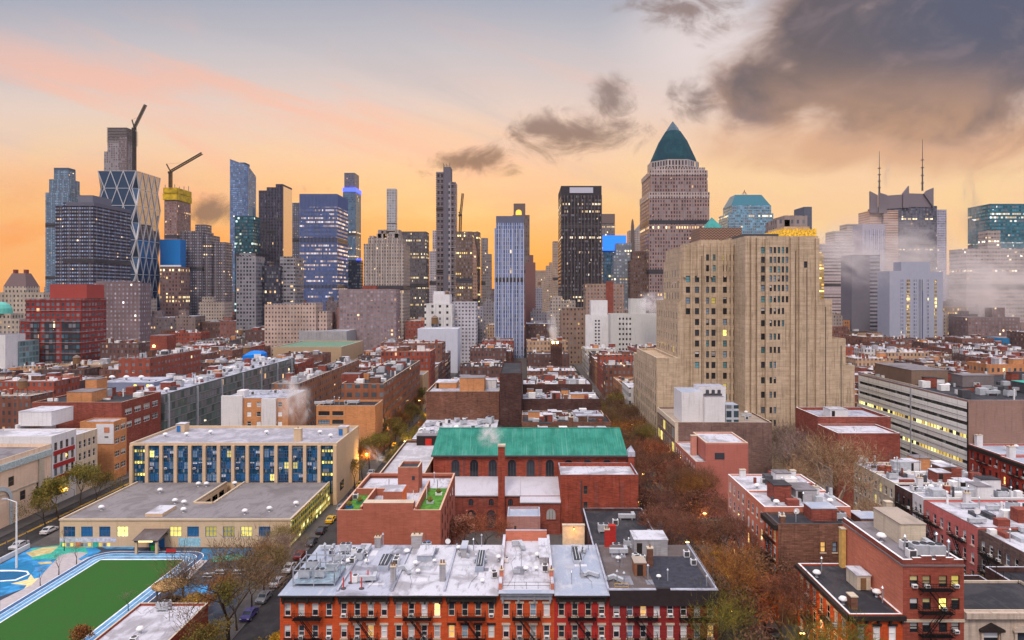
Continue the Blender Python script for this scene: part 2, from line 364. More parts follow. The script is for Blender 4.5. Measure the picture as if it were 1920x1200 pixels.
BR_SALM = masonry('brick_salmon', (.56, .19, .12), .14, .2); BR_PINK = masonry('stucco_pink', (.58, .26, .20), .1, .3); BR_TAN = masonry('brick_tan', (.50, .33, .19), .14, .3); BR_LORG = masonry('brick_light_orange', (.55, .25, .11), .16, .3)
BR_PURP = masonry('brick_purple', (.26, .13, .115), .25, .55); CREAM = masonry('stucco_cream', (.60, .50, .38), .1, .4); PEACH = masonry('stucco_peach', (.80, .58, .42), .08, .35); WHITEW = masonry('painted_white_wall', (.68, .66, .66), .08, .3)
LIME = masonry('limestone', (.52, .395, .275), .16, .65, 1.5); GREYW = masonry('grey_wall', (.36, .35, .36), .15, .4); BR_MAR = masonry('brick_maroon', (.26, .075, .055), .26, .45)
CRIMP = masonry('stucco_rose', (.60, .17, .15), .12, .3)

# ------------------------------------------------------------------ windows
WM = {}
def mesh_of(key, mb_fn, mats):
    if key not in WM:
        mb = MB(); mb_fn(mb); o = mb.build('tmp', mats, local=True); WM[key] = o.data; bpy.data.objects.remove(o)
    return WM[key]
def put(name, me, parent, loc, rz=0., mat=None):
    o = bpy.data.objects.new(name, me); COL.objects.link(o); o.parent = parent; o.location = loc; o.rotation_euler = (0, 0, rz)
    if mat is not None and me.materials[0] != mat:
        o.material_slots[0].link = 'OBJECT'; o.material_slots[0].material = mat
    return o
ROT = {'F': 0., 'L': -math.pi/2, 'R': math.pi/2}
MIXP = [(P_DARK, 5), (P_SKY, 3), (P_BLIND, 4), (P_CURT, 2), (P_LIT, 1)]
def pick(mix): return R.choices([q[0] for q in mix], [q[1] for q in mix])[0]
def window(root, pos, side, w, h, frame=WHITE, sill=None, lintel=None, panes=MIXP, bars='dh', depth=.25, ac=0., arch=False):
    org = ORG[root.name]; L = (pos[0]-org[0], pos[1]-org[1], pos[2]-org[2])
    def fr(mb):
        t = min(.09, w*.1); y0, y1 = depth-min(.13, depth*.9), depth-min(.03, depth*.3)
        mb.box(-w/2, -w/2+t, y0, y1, 0, h); mb.box(w/2-t, w/2, y0, y1, 0, h); mb.box(-w/2+t, w/2-t, y0, y1, 0, t); mb.box(-w/2+t, w/2-t, y0, y1, h-t, h)
        if bars == 'dh': mb.box(-w/2+t, w/2-t, y0, y1, h*.5-.04, h*.5+.04)
        elif bars == 'grid':
            k = max(2, round(w/.9))
            for i in range(1, k): mb.box(-w/2+i*w/k-.04, -w/2+i*w/k+.04, y0, y1, t, h-t)
            mb.box(-w/2+t, w/2-t, y0+.02, y1-.02, h*.55-.04, h*.55+.04)
    o = put('window', mesh_of(('wf', round(w, 2), round(h, 2), bars, depth), fr, [frame]), root, L, ROT[side], frame)
    pm = mesh_of(('wp', round(w, 2), round(h, 2), depth), lambda mb: mb.box(-w/2, w/2, depth-.05, depth+.02, 0, h), [P_DARK])
    put('pane', pm, o, (0, 0, 0), 0, pick(panes))
    if sill: put('sill', mesh_of(('ws', round(w, 2)), lambda mb: mb.box(-w/2-.12, w/2+.12, -.12, -.003, -.2, -.003), [STONE]), o, (0, 0, 0), 0, sill)
    if lintel: put('lintel', mesh_of(('wl', round(w, 2), round(h, 2)), lambda mb: mb.box(-w/2-.18, w/2+.18, -.09, -.003, h+.003, h+.32), [STONE]), o, (0, 0, 0), 0, lintel)
    if ac and R.random() < ac:
        def am(mb):
            mb.box(-.34, .34, -.42, .08, .02, .42, 0); mb.box(-.26, .26, -.425, -.42, .08, .36, 1)
        put('air_conditioner', mesh_of('acm', am, [WHITE, DKM]), o, (0, 0, 0), 0)
    return o
def grid(L, n, rows, w, h, m0=0., m1=0.):
    return [(round(m0+(i+.5)*(L-m0-m1)/n-w/2, 3), round(m0+(i+.5)*(L-m0-m1)/n+w/2, 3), round(z, 3), round(z+h, 3)) for z in rows for i in range(n)]
def face_geo(side, x0, x1, y0, y1):
    return {'F': ((x0, y0), (1, 0), x1-x0), 'L': ((x0, y1), (0, -1), y1-y0), 'R': ((x1, y0), (0, 1), y1-y0)}[side]
def place_windows(root, side, geo, rects, limit=100, **kw):
    o, d, L = geo; n = (d[1], -d[0]); dep = kw.get('depth', .25)
    for k, r in enumerate(rects):
        if k < limit: window(root, (o[0]+d[0]*(r[0]+r[1])/2, o[1]+d[1]*(r[0]+r[1])/2, r[2]), side, r[1]-r[0], r[3]-r[2], **kw)
    if len(rects) > limit:
        mb = MB()
        for r in rects[limit:]:
            P = lambda u, v: (o[0]+d[0]*u-n[0]*dep*.8, o[1]+d[1]*u-n[1]*dep*.8, v)
            mb.face([P(r[0], r[2]), P(r[1], r[2]), P(r[1], r[3]), P(r[0], r[3])])
        mb.build('window', pick([(P_DARK, 1)]), root, kind='stuff')
def ring(mb, x0, x1, y0, y1, z0, z1, t=.3, o=0.):
    x0 -= o; x1 += o; y0 -= o; y1 += o
    mb.box(x0, x1, y0, y0+t, z0, z1, skip='b'); mb.box(x0, x1, y1-t, y1, z0, z1, skip='b'); mb.box(x0, x0+t, y0+t, y1-t, z0, z1, skip='bFB'); mb.box(x1-t, x1, y0+t, y1-t, z0, z1, skip='bFB')
def building(name, label, cat, x0, x1, y0, y1, z1, wall, roof, faces={}, z0=0., par=.6, cop=None, group=None, wk={}, root=None, wname='wall', rname='roof'):
    root = root or thing(name, label, cat, ((x0+x1)/2, (y0+y1)/2, 0), group)
    mb = MB(); mb.box(x0, x1, y0, y1, z0, z1, 0, skip='bt'+''.join(faces))
    for sd, rc in faces.items():
        kw = dict(wk.get(sd, wk.get('*', {}))); fw_ = kw.pop('wall', None); m2 = MB() if fw_ else mb
        g = face_geo(sd, x0, x1, y0, y1); m2.holed(g[0], g[1], g[2], z0, z1, rc, kw.get('depth', .25))
        if fw_: m2.build('front_wall', fw_, root)
        place_windows(root, sd, g, rc, **kw)
    mb.build(wname, wall, root)
    if not par: MB().box(x0-.12, x1+.12, y0-.12, y1+.12, z1, z1+.2).build(rname, roof, root)
    else: MB().box(x0+.28, x1-.28, y0+.28, y1-.28, z1-.3, z1+.02, skip='b').build(rname, roof, root)
    if par:
        mb = MB(); ring(mb, x0, x1, y0, y1, z1, z1+par, .3); mb.build('parapet', [wall, cop or wall], root)
    return root

# ------------------------------------------------------------------ rooftop equipment (things that stand on roofs)
CL = {}          # roof phrase -> list of (object, description, X, Y)
def reg(o, where, desc, x, y): CL.setdefault((where, desc), []).append((o, x, y))
PROTO = {}
def rooftop(kind, x, y, z, where, desc=None, s=1., rz=0., mat=None):
    if kind not in PROTO:
        r = thing(kind, 'unset', kind.replace('_', ' '), (0, 0, 0)); PROTO[kind] = r; first = True
        if kind == 'hvac_unit':
            MB().box(-1, 1, -.7, .7, .25, 1.45).build('casing', GREYM, r)
            MB().lathe(-.45, 0, [(.42, 1.45), (.42, 1.6), (.3, 1.6), (.3, 1.5)], 12).build('fan_cowl', DKM, r); MB().lathe(.5, 0, [(.42, 1.45), (.42, 1.6), (.3, 1.6), (.3, 1.5)], 12).build('fan_cowl', DKM, r)
            MB().box(-.9, -.7, -.65, .65, 0, .25).build('skid', STEEL, r); MB().box(.7, .9, -.65, .65, 0, .25).build('skid', STEEL, r)
        elif kind == 'condenser':
            MB().box(-.5, .5, -.45, .45, .2, 1.2).build('casing', WHITE, r); MB().box(-.4, .4, -.46, -.45, .3, 1.1).build('grille', DKM, r); MB().lathe(0, 0, [(.38, 1.2), (.38, 1.27), (.1, 1.27)], 12).build('fan_cowl', DKM, r); MB().box(-.45, .45, -.4, .4, 0, .2).build('plinth', STEEL, r)
        elif kind == 'roof_vent':
            MB().lathe(0, 0, [(.28, 0), (.22, .1), (.22, .7)], 10).build('stack', STEEL, r); MB().lathe(0, 0, [(.22, .62), (.6, .66), (.62, .8), (.42, 1.05), (.1, 1.15)], 12).build('cap', WHITE, r)
        elif kind == 'vent_pipe':
            MB().lathe(0, 0, [(.09, 0), (.09, 2.1)], 8).build('pipe', STEEL, r); MB().lathe(0, 0, [(.09, 2.1), (.24, 2.15), (.02, 2.45)], 8).build('cap', STEEL, r)
        elif kind == 'standpipe':
            MB().lathe(0, 0, [(.10, .12), (.10, 1.7)], 8).build('pipe', plain('red_paint', (.6, .06, .03), .5), r); MB().lathe(0, 0, [(.42, 0), (.40, .12), (.12, .14)], 10).build('base', DKM, r)
        elif kind == 'water_tank':
            for sx in (-1, 1):
                for sy in (-1, 1): MB().tube((sx*1.3, sy*1.3, 0), (sx*1.1, sy*1.1, 3), .13, n=5).build('leg', DKM, r)
            MB().lathe(0, 0, [(1.9, 3), (1.9, 3.2), (1.8, 3.2), (1.75, 6.2)], 14).build('tank', WOOD, r); MB().lathe(0, 0, [(2.0, 6.2), (1.2, 7.0), (.05, 7.7)], 14).build('roof', plain('tank_roof', (.2, .15, .12)), r)
        elif kind == 'satellite_dish':
            MB().tube((0, 0, 0), (0, 0, 1.2), .06).build('mast', STEEL, r); MB().loft([[(q*math.cos(t), -.1-k, 1.4+q*math.sin(t)) for t in [i*.5236 for i in range(12)]] for q, k in ((.1, 0), (.4, .07), (.6, .2))]).build('dish', WHITE, r)
        elif kind == 'antenna_mast':
            MB().tube((0, 0, 0), (0, 0, 4.5), .06, .03).build('mast', DKM, r)
            mb = MB()
            for q in range(4): mb.tube((-.8+.1*q, 0, 3.+q*.35), (.8-.1*q, 0, 3.+q*.35), .025, n=4)
            mb.tube((0, 0, 2.8), (0, 0.02, 4.4), .03, n=4); mb.build('aerial', DKM, r)
        elif kind == 'duct':
            MB().box(-1.6, 1.6, -.35, .35, .4, 1.1).build('trunk', GREYM, r); MB().box(1.0, 1.6, .35, 1.6, .4, 1.1).build('branch', GREYM, r); MB().box(-1.3, -1.1, -.3, .3, 0, .4).build('stand', STEEL, r); MB().box(.9, 1.1, -.3, .3, 0, .4).build('stand', STEEL, r)
        r.location = (x, y, z)
    else: r = dup(PROTO[kind])
    r.location = (x, y, z); r.rotation_euler = (0, 0, rz); r.scale = (s, s, s)
    reg(r, where, desc or kind.replace('_', ' '), x, y)
    return r
def bulkhead(root, x0, x1, y0, y1, z, h, wall, roof=None, door=True, name='stair_bulkhead'):
    b = MB().box(x0, x1, y0, y1, z, z+h, skip='b').build(name, [wall, roof or RF_GREY], root)
    MB().box(x0-.1, x1+.1, y0-.1, y1+.1, z+h, z+h+.14).build('cap', roof or RF_GREY, b)
    if door and x1-x0 > 1.4: MB().box(x0+.4, x0+1.3, y0-.05, y0-.003, z+.1, z+min(2.1, h-.2)).build('door', DARKST, b)
    return b
def chimney(root, x, y, z, h, w=.5, d=.5, mat=None, pots=2):
    c = MB().box(x-w, x+w, y-d, y+d, z, z+h, skip='b').build('chimney', mat or BR_RED, root)
    MB().box(x-w-.08, x+w+.08, y-d-.08, y+d+.08, z+h, z+h+.15).build('cap', STONE, c)
    for i in range(pots): MB().lathe(x-w*.5+w*i/max(1, pots-1) if pots > 1 else x, y, [(.14, z+h+.15), (.11, z+h+.65)], 7).build('flue', WOOD, c)
    return c
def skylight(root, x0, x1, y0, y1, z, h=.6):
    s = MB().box(x0, x1, y0, y1, z, z+h, skip='b').build('skylight', RF_BLUE, root)
    mb = MB(); mb.face([(x0+.15, y0+.2, z+h+.02), (x1-.15, y0+.2, z+h+.02), (x1-.15, y1-.2, z+h+.32), (x0+.15, y1-.2, z+h+.32)])
    mb.face([(x0+.15, y1-.2, z+h+.02), (x0+.15, y1-.2, z+h+.32), (x1-.15, y1-.2, z+h+.32), (x1-.15, y1-.2, z+h+.02)]); mb.build('glazing', P_DARK, s)
    mb = MB()
    for i in (1, 2): mb.box(x0+(x1-x0)*i/3-.03, x0+(x1-x0)*i/3+.03, y0+.2, y1-.2, z+h+.16, z+h+.36)
    mb.build('bar', WHITE, s)
def railing(root, pts, z, h=1.0, mat=None, name='railing', step=1.6):
    mb = MB()
    for (xa, ya), (xb, yb) in zip(pts, pts[1:]):
        n = max(1, int(math.hypot(xb-xa, yb-ya)/step))
        for k in (h*.5, h): mb.tube((xa, ya, z+k), (xb, yb, z+k), .03, n=4)
        for i in range(n+1): mb.tube((xa+(xb-xa)*i/n, ya+(yb-ya)*i/n, z), (xa+(xb-xa)*i/n, ya+(yb-ya)*i/n, z+h), .03, n=4)
    return mb.build(name, mat or IRON, root)
def fire_escape(root, side, geo, uc, zs, wid=4.2, dep=1.1, mat=None):
    o, d, L = geo; n = (d[1], -d[0])
    P = lambda u, k, v: (o[0]+d[0]*u+n[0]*k, o[1]+d[1]*u+n[1]*k, v)
    mb = MB()
    def bar(a, b, r=.035): mb.tube(P(*a), P(*b), r, n=4)
    for j, z in enumerate(zs):
        a, b = uc-wid/2, uc+wid/2
        for i in range(6): bar((a, .08+i*(dep-.08)/5, z), (b, .08+i*(dep-.08)/5, z), .05)
        for i in range(5): bar((a+i*wid/4, .05, z-.04), (a+i*wid/4, dep, z-.04), .05)
        for k in (.33, .66, 1.0): bar((a, dep, z+k), (b, dep, z+k)); bar((a, .05, z+k), (a, dep, z+k)); bar((b, .05, z+k), (b, dep, z+k))
        for i in range(13): bar((a+i*wid/12, dep, z), (a+i*wid/12, dep, z+1.0), .022)
        for q in (a+.3, b-.3): bar((q, dep-.1, z-.05), (q, .02, z-.9), .04)
        if j+1 < len(zs):                      # stair down to the next balcony; zs run from the top
            z2 = zs[j+1]; s0, s1 = (uc-1.1, uc+1.3) if j % 2 == 0 else (uc+1.1, uc-1.3)
            for k in (.35, .8):
                bar((s0, k, z), (s1, k, z2), .06); bar((s0, k, z+.9), (s1, k, z2+.9), .03)
            for i in range(9):
                t = (i+.5)/9; bar((s0+(s1-s0)*t, .35, z+(z2-z)*t), (s0+(s1-s0)*t, .8, z+(z2-z)*t), .05)
    return mb.build('fire_escape', mat or IRON, root)

# ------------------------------------------------------------------ trees, cars, lamps, steam
def leafmat(key, c1, c2, c3):
    def f(g, b, o):
        tcn = g.new('ShaderNodeTexCoord').outputs['Object']; oi = g.new('ShaderNodeObjectInfo').outputs['Random']
        n = g.noise(tcn, .55, 4, .6); w = g.noise(tcn, 5., 2, .6)
        c = g.mix(g.ss(n, .40, .60), tuple(q*.7 for q in c1), c2); c = g.mix(g.ss(w, .55, .68), c, c3)
        hsv = g.new('ShaderNodeHueSaturation'); g.put(hsv.inputs['Value'], g.m('ADD', .8, g.m('MULTIPLY', oi, .45))); g.put(hsv.inputs['Color'], c)
        g.put(b.inputs['Base Color'], hsv.outputs[0]); b.inputs['Roughness'].default_value = .9; b.inputs['Specular IOR Level'].default_value = .05
    return base_mat(key, f)
L_RED = leafmat('leaves_russet', (.15, .04, .03), (.30, .10, .05), (.42, .18, .07)); L_OLIVE = leafmat('leaves_olive', (.12, .10, .03), (.20, .15, .04), (.36, .24, .05))
L_ORANGE = leafmat('leaves_orange', (.21, .075, .03), (.28, .12, .035), (.38, .2, .05)); L_TAN = leafmat('leaves_tan', (.30, .17, .09), (.40, .25, .14), (.46, .33, .2))
L_GREEN = leafmat('leaves_yellow_green', (.13, .13, .03), (.22, .18, .04), (.34, .25, .05)); L_PLUM = leafmat('leaves_plum', (.12, .05, .04), (.18, .075, .05), (.26, .14, .08)); L_GREY = leafmat('twigs_grey', (.20, .14, .12), (.26, .18, .15), (.32, .22, .17))
L_YEL = leafmat('leaves_yellow', (.45, .27, .03), (.55, .34, .04), (.5, .25, .04))
L_BROWN = leafmat('leaves_brown', (.11, .06, .04), (.17, .09, .055), (.26, .15, .08))
BARK = plain('bark_dark', (.055, .042, .036), .9, 0, .3); BARKL = plain('bark_pale', (.42, .32, .23), .9, 0, .3)
def tree_mesh(seed, h, spread, nleaf, leaf, bare=False, lean=.0, depth=4):
    rg = random.Random(seed); mb = MB(); ends = []
    def grow(p, d, L, r, k):
        q = p
        nseg = 2 if k else 3
        for i in range(nseg):
            d = (d+Vector((rg.uniform(-.16, .16), rg.uniform(-.16, .16), rg.uniform(-.02, .10)))).normalized()
            e = q+d*L/nseg; r2 = r*(.86 if i < nseg-1 else .74); mb.tube(q, e, r, r2, n=6 if k < 2 else 4); q = e; r = r2
            if k >= 2: ends.append((q.copy(), k))
        if k >= depth: return
        nb = rg.choice((3, 4)) if k == 0 else rg.choice((2, 3, 3))
        a0 = rg.uniform(0, 6.28)
        for i in range(nb):
            a = a0+6.28*i/nb+rg.uniform(-.4, .4); t = rg.uniform(.42, .85)*spread*(1 if k else .8)
            u = d.orthogonal().normalized(); w = d.cross(u)
            nd = (d*math.cos(t)+(u*math.cos(a)+w*math.sin(a))*math.sin(t)); nd.z += .12
            grow(q, nd.normalized(), L*rg.uniform(.62, .86), r*.72, k+1)
    grow(Vector((0, 0, 0)), Vector((lean, 0, 1)).normalized(), h*.30, h*.022, 0)
    top = max(e[0].z for e in ends); sc = h/top
    mb.v = [(x*sc, y*sc, z*sc) for x, y, z in mb.v]
    ends = [e[0]*sc for e in ends if e[1] >= (2 if not bare else 3)]
    cr = MB(); nr = np.random.RandomState(seed)
    for i in range(nleaf):
        c = ends[nr.randint(len(ends))]; o = nr.normal(size=3)*h*.055; p = np.array(c)+o
        if p[2] < h*.22: continue
        if bare:                                     # fine twigs
            dd = nr.normal(size=3)*.5+np.array([o[0], o[1], abs(o[2])+.3]); dd = dd/np.linalg.norm(dd)*leaf*nr.uniform(1.2, 2.6)
            sd = np.cross(dd, nr.normal(size=3)); sd = sd/np.linalg.norm(sd)*.022*leaf/.45
            cr.v += [tuple(p-sd), tuple(p+sd), tuple(p+dd)]; n = len(cr.v); cr.f.append([n-3, n-2, n-1]); cr.mi.append(None)
        else:
            a = nr.normal(size=3); a /= np.linalg.norm(a); b = np.cross(a, nr.normal(size=3)); b /= np.linalg.norm(b); s = leaf*nr.uniform(.5, 1.15)
            cr.v += [tuple(p-a*s), tuple(p+b*s*.6), tuple(p+a*s), tuple(p-b*s*.6)]; n = len(cr.v); cr.f.append([n-4, n-3, n-2, n-1]); cr.mi.append(None)
    return mb, cr
TP = {}
def tree(kind, x, y, label, group=None, s=1., rz=None, z=0., name='tree', leaf=None, bark=None):
    spec = {'full': (1, 11., 1., 4200, .24, 0), 'full_wide': (2, 10., 1.15, 4800, .24, 0), 'sparse': (3, 10.5, 1., 2400, .2, 0), 'twiggy': (4, 12., 1.05, 5200, .5, 1), 'twiggy_wide': (5, 12., 1.2, 4200, .5, 1),
            'sapling': (6, 4.2, .8, 260, .22, 1), 'big': (8, 15., 1.05, 6500, .42, 1), 'bush': (9, 2.6, 1.3, 1500, .14, 0)}[kind]
    if kind not in TP:
        t, c = tree_mesh(spec[0], spec[1], spec[2], spec[3], spec[4], bool(spec[5]))
        a = t.build('trunk', BARK, local=True); b = c.build('crown', L_RED, local=True); TP[kind] = (a.data, b.data)
        bpy.data.objects.remove(a); bpy.data.objects.remove(b)
    r = thing(name, label, 'tree' if kind != 'bush' else 'bush', (x, y, z), group)
    put('trunk', TP[kind][0], r, (0, 0, 0), 0, bark or BARK); put('crown', TP[kind][1], r, (0, 0, 0), 0, leaf or L_RED)
    r.rotation_euler = (0, 0, R.uniform(0, 6.28) if rz is None else rz); r.scale = (s, s, s*R.uniform(.92, 1.08)); return r
TIRE = plain('tyre_rubber', (.02, .02, .02), .8); RIM = plain('wheel_rim', (.4, .4, .42), .4, .6); CARGLASS = glassy('car_glass', (.03, .04, .05), .08, .2); LAMPW = plain('headlight_lens', (.7, .7, .68), .2); LAMPR = plain('tail_light_lens', (.4, .02, .02), .3)
def car(x, y, col, cname, label, rz=0., group='cars parked along the kerbs', kind='car'):
    if kind not in PROTO:
        r = thing('parked_car', label, 'car' if kind == 'car' else 'van', (0, 0, 0), group); PROTO[kind] = r
        if kind == 'car': prof = [(-2.2, .35), (-2.25, .8), (-1.9, .95), (-1.25, 1.0), (-.6, 1.42), (.9, 1.45), (1.6, 1.05), (2.2, .95), (2.25, .4)]
        else: prof = [(-2.4, .4), (-2.45, 1.0), (-1.9, 1.2), (-1.3, 1.95), (2.3, 2.0), (2.4, .45)]
        rings = []
        for xx in (-.88, -.80, .80, .88):
            k = 1 if abs(xx) < .85 else .97
            rings.append([(xx*(1 if zz < 1.0 else .88), yy*k, zz if abs(xx) < .85 else zz*.985+.01) for yy, zz in prof])
        MB().loft(rings).build('body', plain('car_paint_base', (.3, .3, .3), .25, .2), r)
        if kind == 'car':
            for sx in (-1, 1): MB().face([(sx*.795, -.98, 1.03), (sx*.795, 1.2, 1.05), (sx*.782, .85, 1.36), (sx*.782, -.5, 1.36)][::sx]).build('side_window', CARGLASS, r)
            MB().face([(-.66, -1.2, 1.035), (.66, -1.2, 1.035), (.62, -.64, 1.41), (-.62, -.64, 1.41)]).build('windscreen', CARGLASS, r)
            MB().face([(.66, 1.56, 1.09), (-.66, 1.56, 1.09), (-.62, .95, 1.44), (.62, .95, 1.44)]).build('rear_window', CARGLASS, r)
        else:
            MB().face([(-.7, -1.83, 1.27), (.7, -1.83, 1.27), (.66, -1.36, 1.9), (-.66, -1.36, 1.9)]).build('windscreen', CARGLASS, r)
            for sx in (-1, 1): MB().face([(sx*.79, -1.5, 1.25), (sx*.79, -.5, 1.25), (sx*.785, -.5, 1.75), (sx*.785, -1.2, 1.75)][::sx]).build('side_window', CARGLASS, r)
        for sx in (-1, 1):
            for yy in (-1.4, 1.35):
                w = MB().tube((sx*.68, yy, .33), (sx*.90, yy, .33), .33, n=12).build('wheel', TIRE, r); MB().tube((sx*.89, yy, .33), (sx*.915, yy, .33), .2, n=10).build('rim', RIM, w)
            MB().box(sx*.65-.16, sx*.65+.16, prof[1][0]-.03, prof[1][0]+.1, .66, .80).build('headlight', LAMPW, r); MB().box(sx*.68-.13, sx*.68+.13, prof[-2][0]+.0, prof[-2][0]+.06, .72, .88).build('tail_light', LAMPR, r)
    else: r = dup(PROTO[kind])
    r.location = (x, y, .02); r.rotation_euler = (0, 0, rz); r['label'] = label
    for ch in r.children:
        if ch.name.startswith('body'):
            ch.material_slots[0].link = 'OBJECT'; ch.material_slots[0].material = plain('car_paint_'+cname, col, .25, .15, .03)
    return r
GLOW = emit('lamp_glow', (1., .62, .16), 22.)
def street_lamp(x, y, sx, label, light=0., h=8.2):
    if 'lamp' not in PROTO:
        r = thing('street_lamp', label, 'street lamp', (0, 0, 0), 'street lamps along the tree-lined streets'); PROTO['lamp'] = r
        MB().lathe(0, 0, [(.18, 0), (.16, .9), (.09, 1.), (.06, 8.2)], 8).build('pole', DKM, r)
        mb = MB(); mb.tube((0, 0, 8.1), (1.2, 0, 8.7), .05).tube((1.2, 0, 8.7), (2.3, 0, 8.7), .05); mb.build('arm', DKM, r)
        hd = MB().box(1.9, 2.6, -.16, .16, 8.58, 8.76).build('lamp_head', DKM, r); MB().box(1.95, 2.55, -.14, .14, 8.46, 8.575).build('bulb', GLOW, hd)
    else: r = dup(PROTO['lamp'])
    r.location = (x, y, 0); r.rotation_euler = (0, 0, 0 if sx > 0 else math.pi); r['label'] = label
    if light:
        ld = bpy.data.lights.new('street_lamp_light', 'POINT'); ld.energy = light; ld.color = (1., .58, .14); ld.shadow_soft_size = .4
        lo = bpy.data.objects.new('street_lamp_light', ld); COL.objects.link(lo); lo.location = (x+sx*2.25, y, 8.2)
    return r
def volmat(key, col, dens, thr=.42, scale=2.2, soft=.25, emc=None, ems=0.):
    m = bpy.data.materials.new(key); m.use_nodes = True; g = NT(m.node_tree); g.n.clear()
    tcn = g.new('ShaderNodeTexCoord').outputs['Object']; x, y, z = g.sep(tcn)
    r = g.m('SQRT', g.m('ADD', g.m('ADD', g.m('MULTIPLY', x, x), g.m('MULTIPLY', y, y)), g.m('MULTIPLY', z, z)))
    oi = g.new('ShaderNodeObjectInfo').outputs['Random']
    n = g.noise(g.xyz(g.m('ADD', x, g.m('MULTIPLY', oi, 31.)), y, z), scale, 5, .62, .6)
    d = g.m('MULTIPLY', g.ss(n, thr, thr+soft), g.ss(r, 1., .25))
    v = g.new('ShaderNodeVolumePrincipled'); v.inputs['Color'].default_value = (*col, 1); g.put(v.inputs['Density'], g.m('MULTIPLY', d, dens)); v.inputs['Anisotropy'].default_value = .2
    o = g.new('ShaderNodeOutputMaterial'); g.l.new(v.outputs[0], o.inputs['Volume']); m.cycles.homogeneous_volume = False
    return m
def ico(n=2):
    bm = bmesh_ico(n); return bm
def bmesh_ico(n):
    import bmesh
    me = bpy.data.meshes.new('steam'); b = bmesh.new(); bmesh.ops.create_icosphere(b, subdivisions=n, radius=1.); b.to_mesh(me); b.free(); return me
STM = bmesh_ico(3)
def steam(x, y, z, rx, ry, rz_, tilt, mat, label, cat='steam'):
    o = bpy.data.objects.new('steam_plume', STM); COL.objects.link(o); o.location = (x, y, z); o.scale = (rx, ry, rz_); o.rotation_euler = (0, tilt, 0)
    if not STM.materials: STM.materials.append(mat)
    o.material_slots[0].link = 'OBJECT'; o.material_slots[0].material = mat
    tag(o, label, cat); o['kind'] = 'stuff'; return o

# ------------------------------------------------------------------ ground, streets and pavements
ASPH = roofing('asphalt', (.036, .035, .038), .5, (.065, .06, .058), .85); PAVE = roofing('pavement_concrete', (.115, .105, .10), .5, (.065, .06, .056), .9)
CITYG = roofing('city_ground', (.12, .105, .10), .5, (.06, .055, .055), .95); YELP = plain('yellow_road_paint', (.75, .42, .03), .7); WHP = plain('white_road_paint', (.75, .74, .72), .7)
mb = MB()
for i in range(-8, 8):
    for j in range(0, 9): mb.face([(i*900., j*1000.-200, 0), (i*900.+900, j*1000.-200, 0), (i*900.+900, j*1000.+800, 0), (i*900., j*1000.+800, 0)])
struct(mb, 'ground', ASPH)
BX = [(-36, 28), (44, 106), (122, 184), (200, 262), (278, 340), (356, 418), (434, 496)]
BXL = [(-113, -52), (-190, -129), (-267, -206), (-344, -283), (-421, -360), (-498, -437)]
BY = [(98, 347), (377, 622), (652, 897)]
for k, (a, b) in enumerate(BX+BXL):
    for (c, d) in BY:
        if c > 300 and abs((a+b)/2)*F/d > 1250: continue
        mb = MB(); mb.box(a-4.5 if a != -113 else a-1, b+4.5 if b != -52 else b+3, c, d, .0, .14, skip='b'); struct(mb, 'pavement', PAVE)
for xm, nm in ((-121, 'road_marking'),):
    mb = MB()
    for s in (-.22, .22): mb.box(xm+s-.08, xm+s+.08, 100, 345, .004, .006, skip='b')
    struct(mb, nm, YELP)

def plant(root, x0, x1, y0, y1, z, n):
    r3 = random.Random(int(x0*7+y0)); mb = MB()
    for q in range(n):
        w, d, h = r3.choice(((.5, .5, 1.6), (1.2, 1.0, 1.1), (2.2, 1.4, 1.3), (.3, .3, 2.4), (3.2, .6, .8), (1.0, 3.0, .7), (2.6, 2.2, 2.0)))
        bx = x0+r3.random()*(x1-x0-w); by = y0+r3.random()*(y1-y0-d); mb.box(bx, bx+w, by, by+d, z, z+h*r3.uniform(.7, 1.3), r3.choice((0, 0, 1, 2, 3)), skip='b')
    mb.build('roof_plant', [GREYM, DKM, BR_MAR, WHITE], root, kind='stuff')
    for q in range(max(1, n//14)):
        bx = x0+r3.random()*(x1-x0-4); by = y0+r3.random()*(y1-y0-4); bulkhead(root, bx, bx+r3.uniform(2.5, 4), by, by+r3.uniform(2.5, 4), z, r3.uniform(2, 3.2), r3.choice((BR_MAR, BR_BROWN, WHITEW, BR_LORG)), r3.choice((RF_WHITE, RF_GREY, RF_DARK)), False)

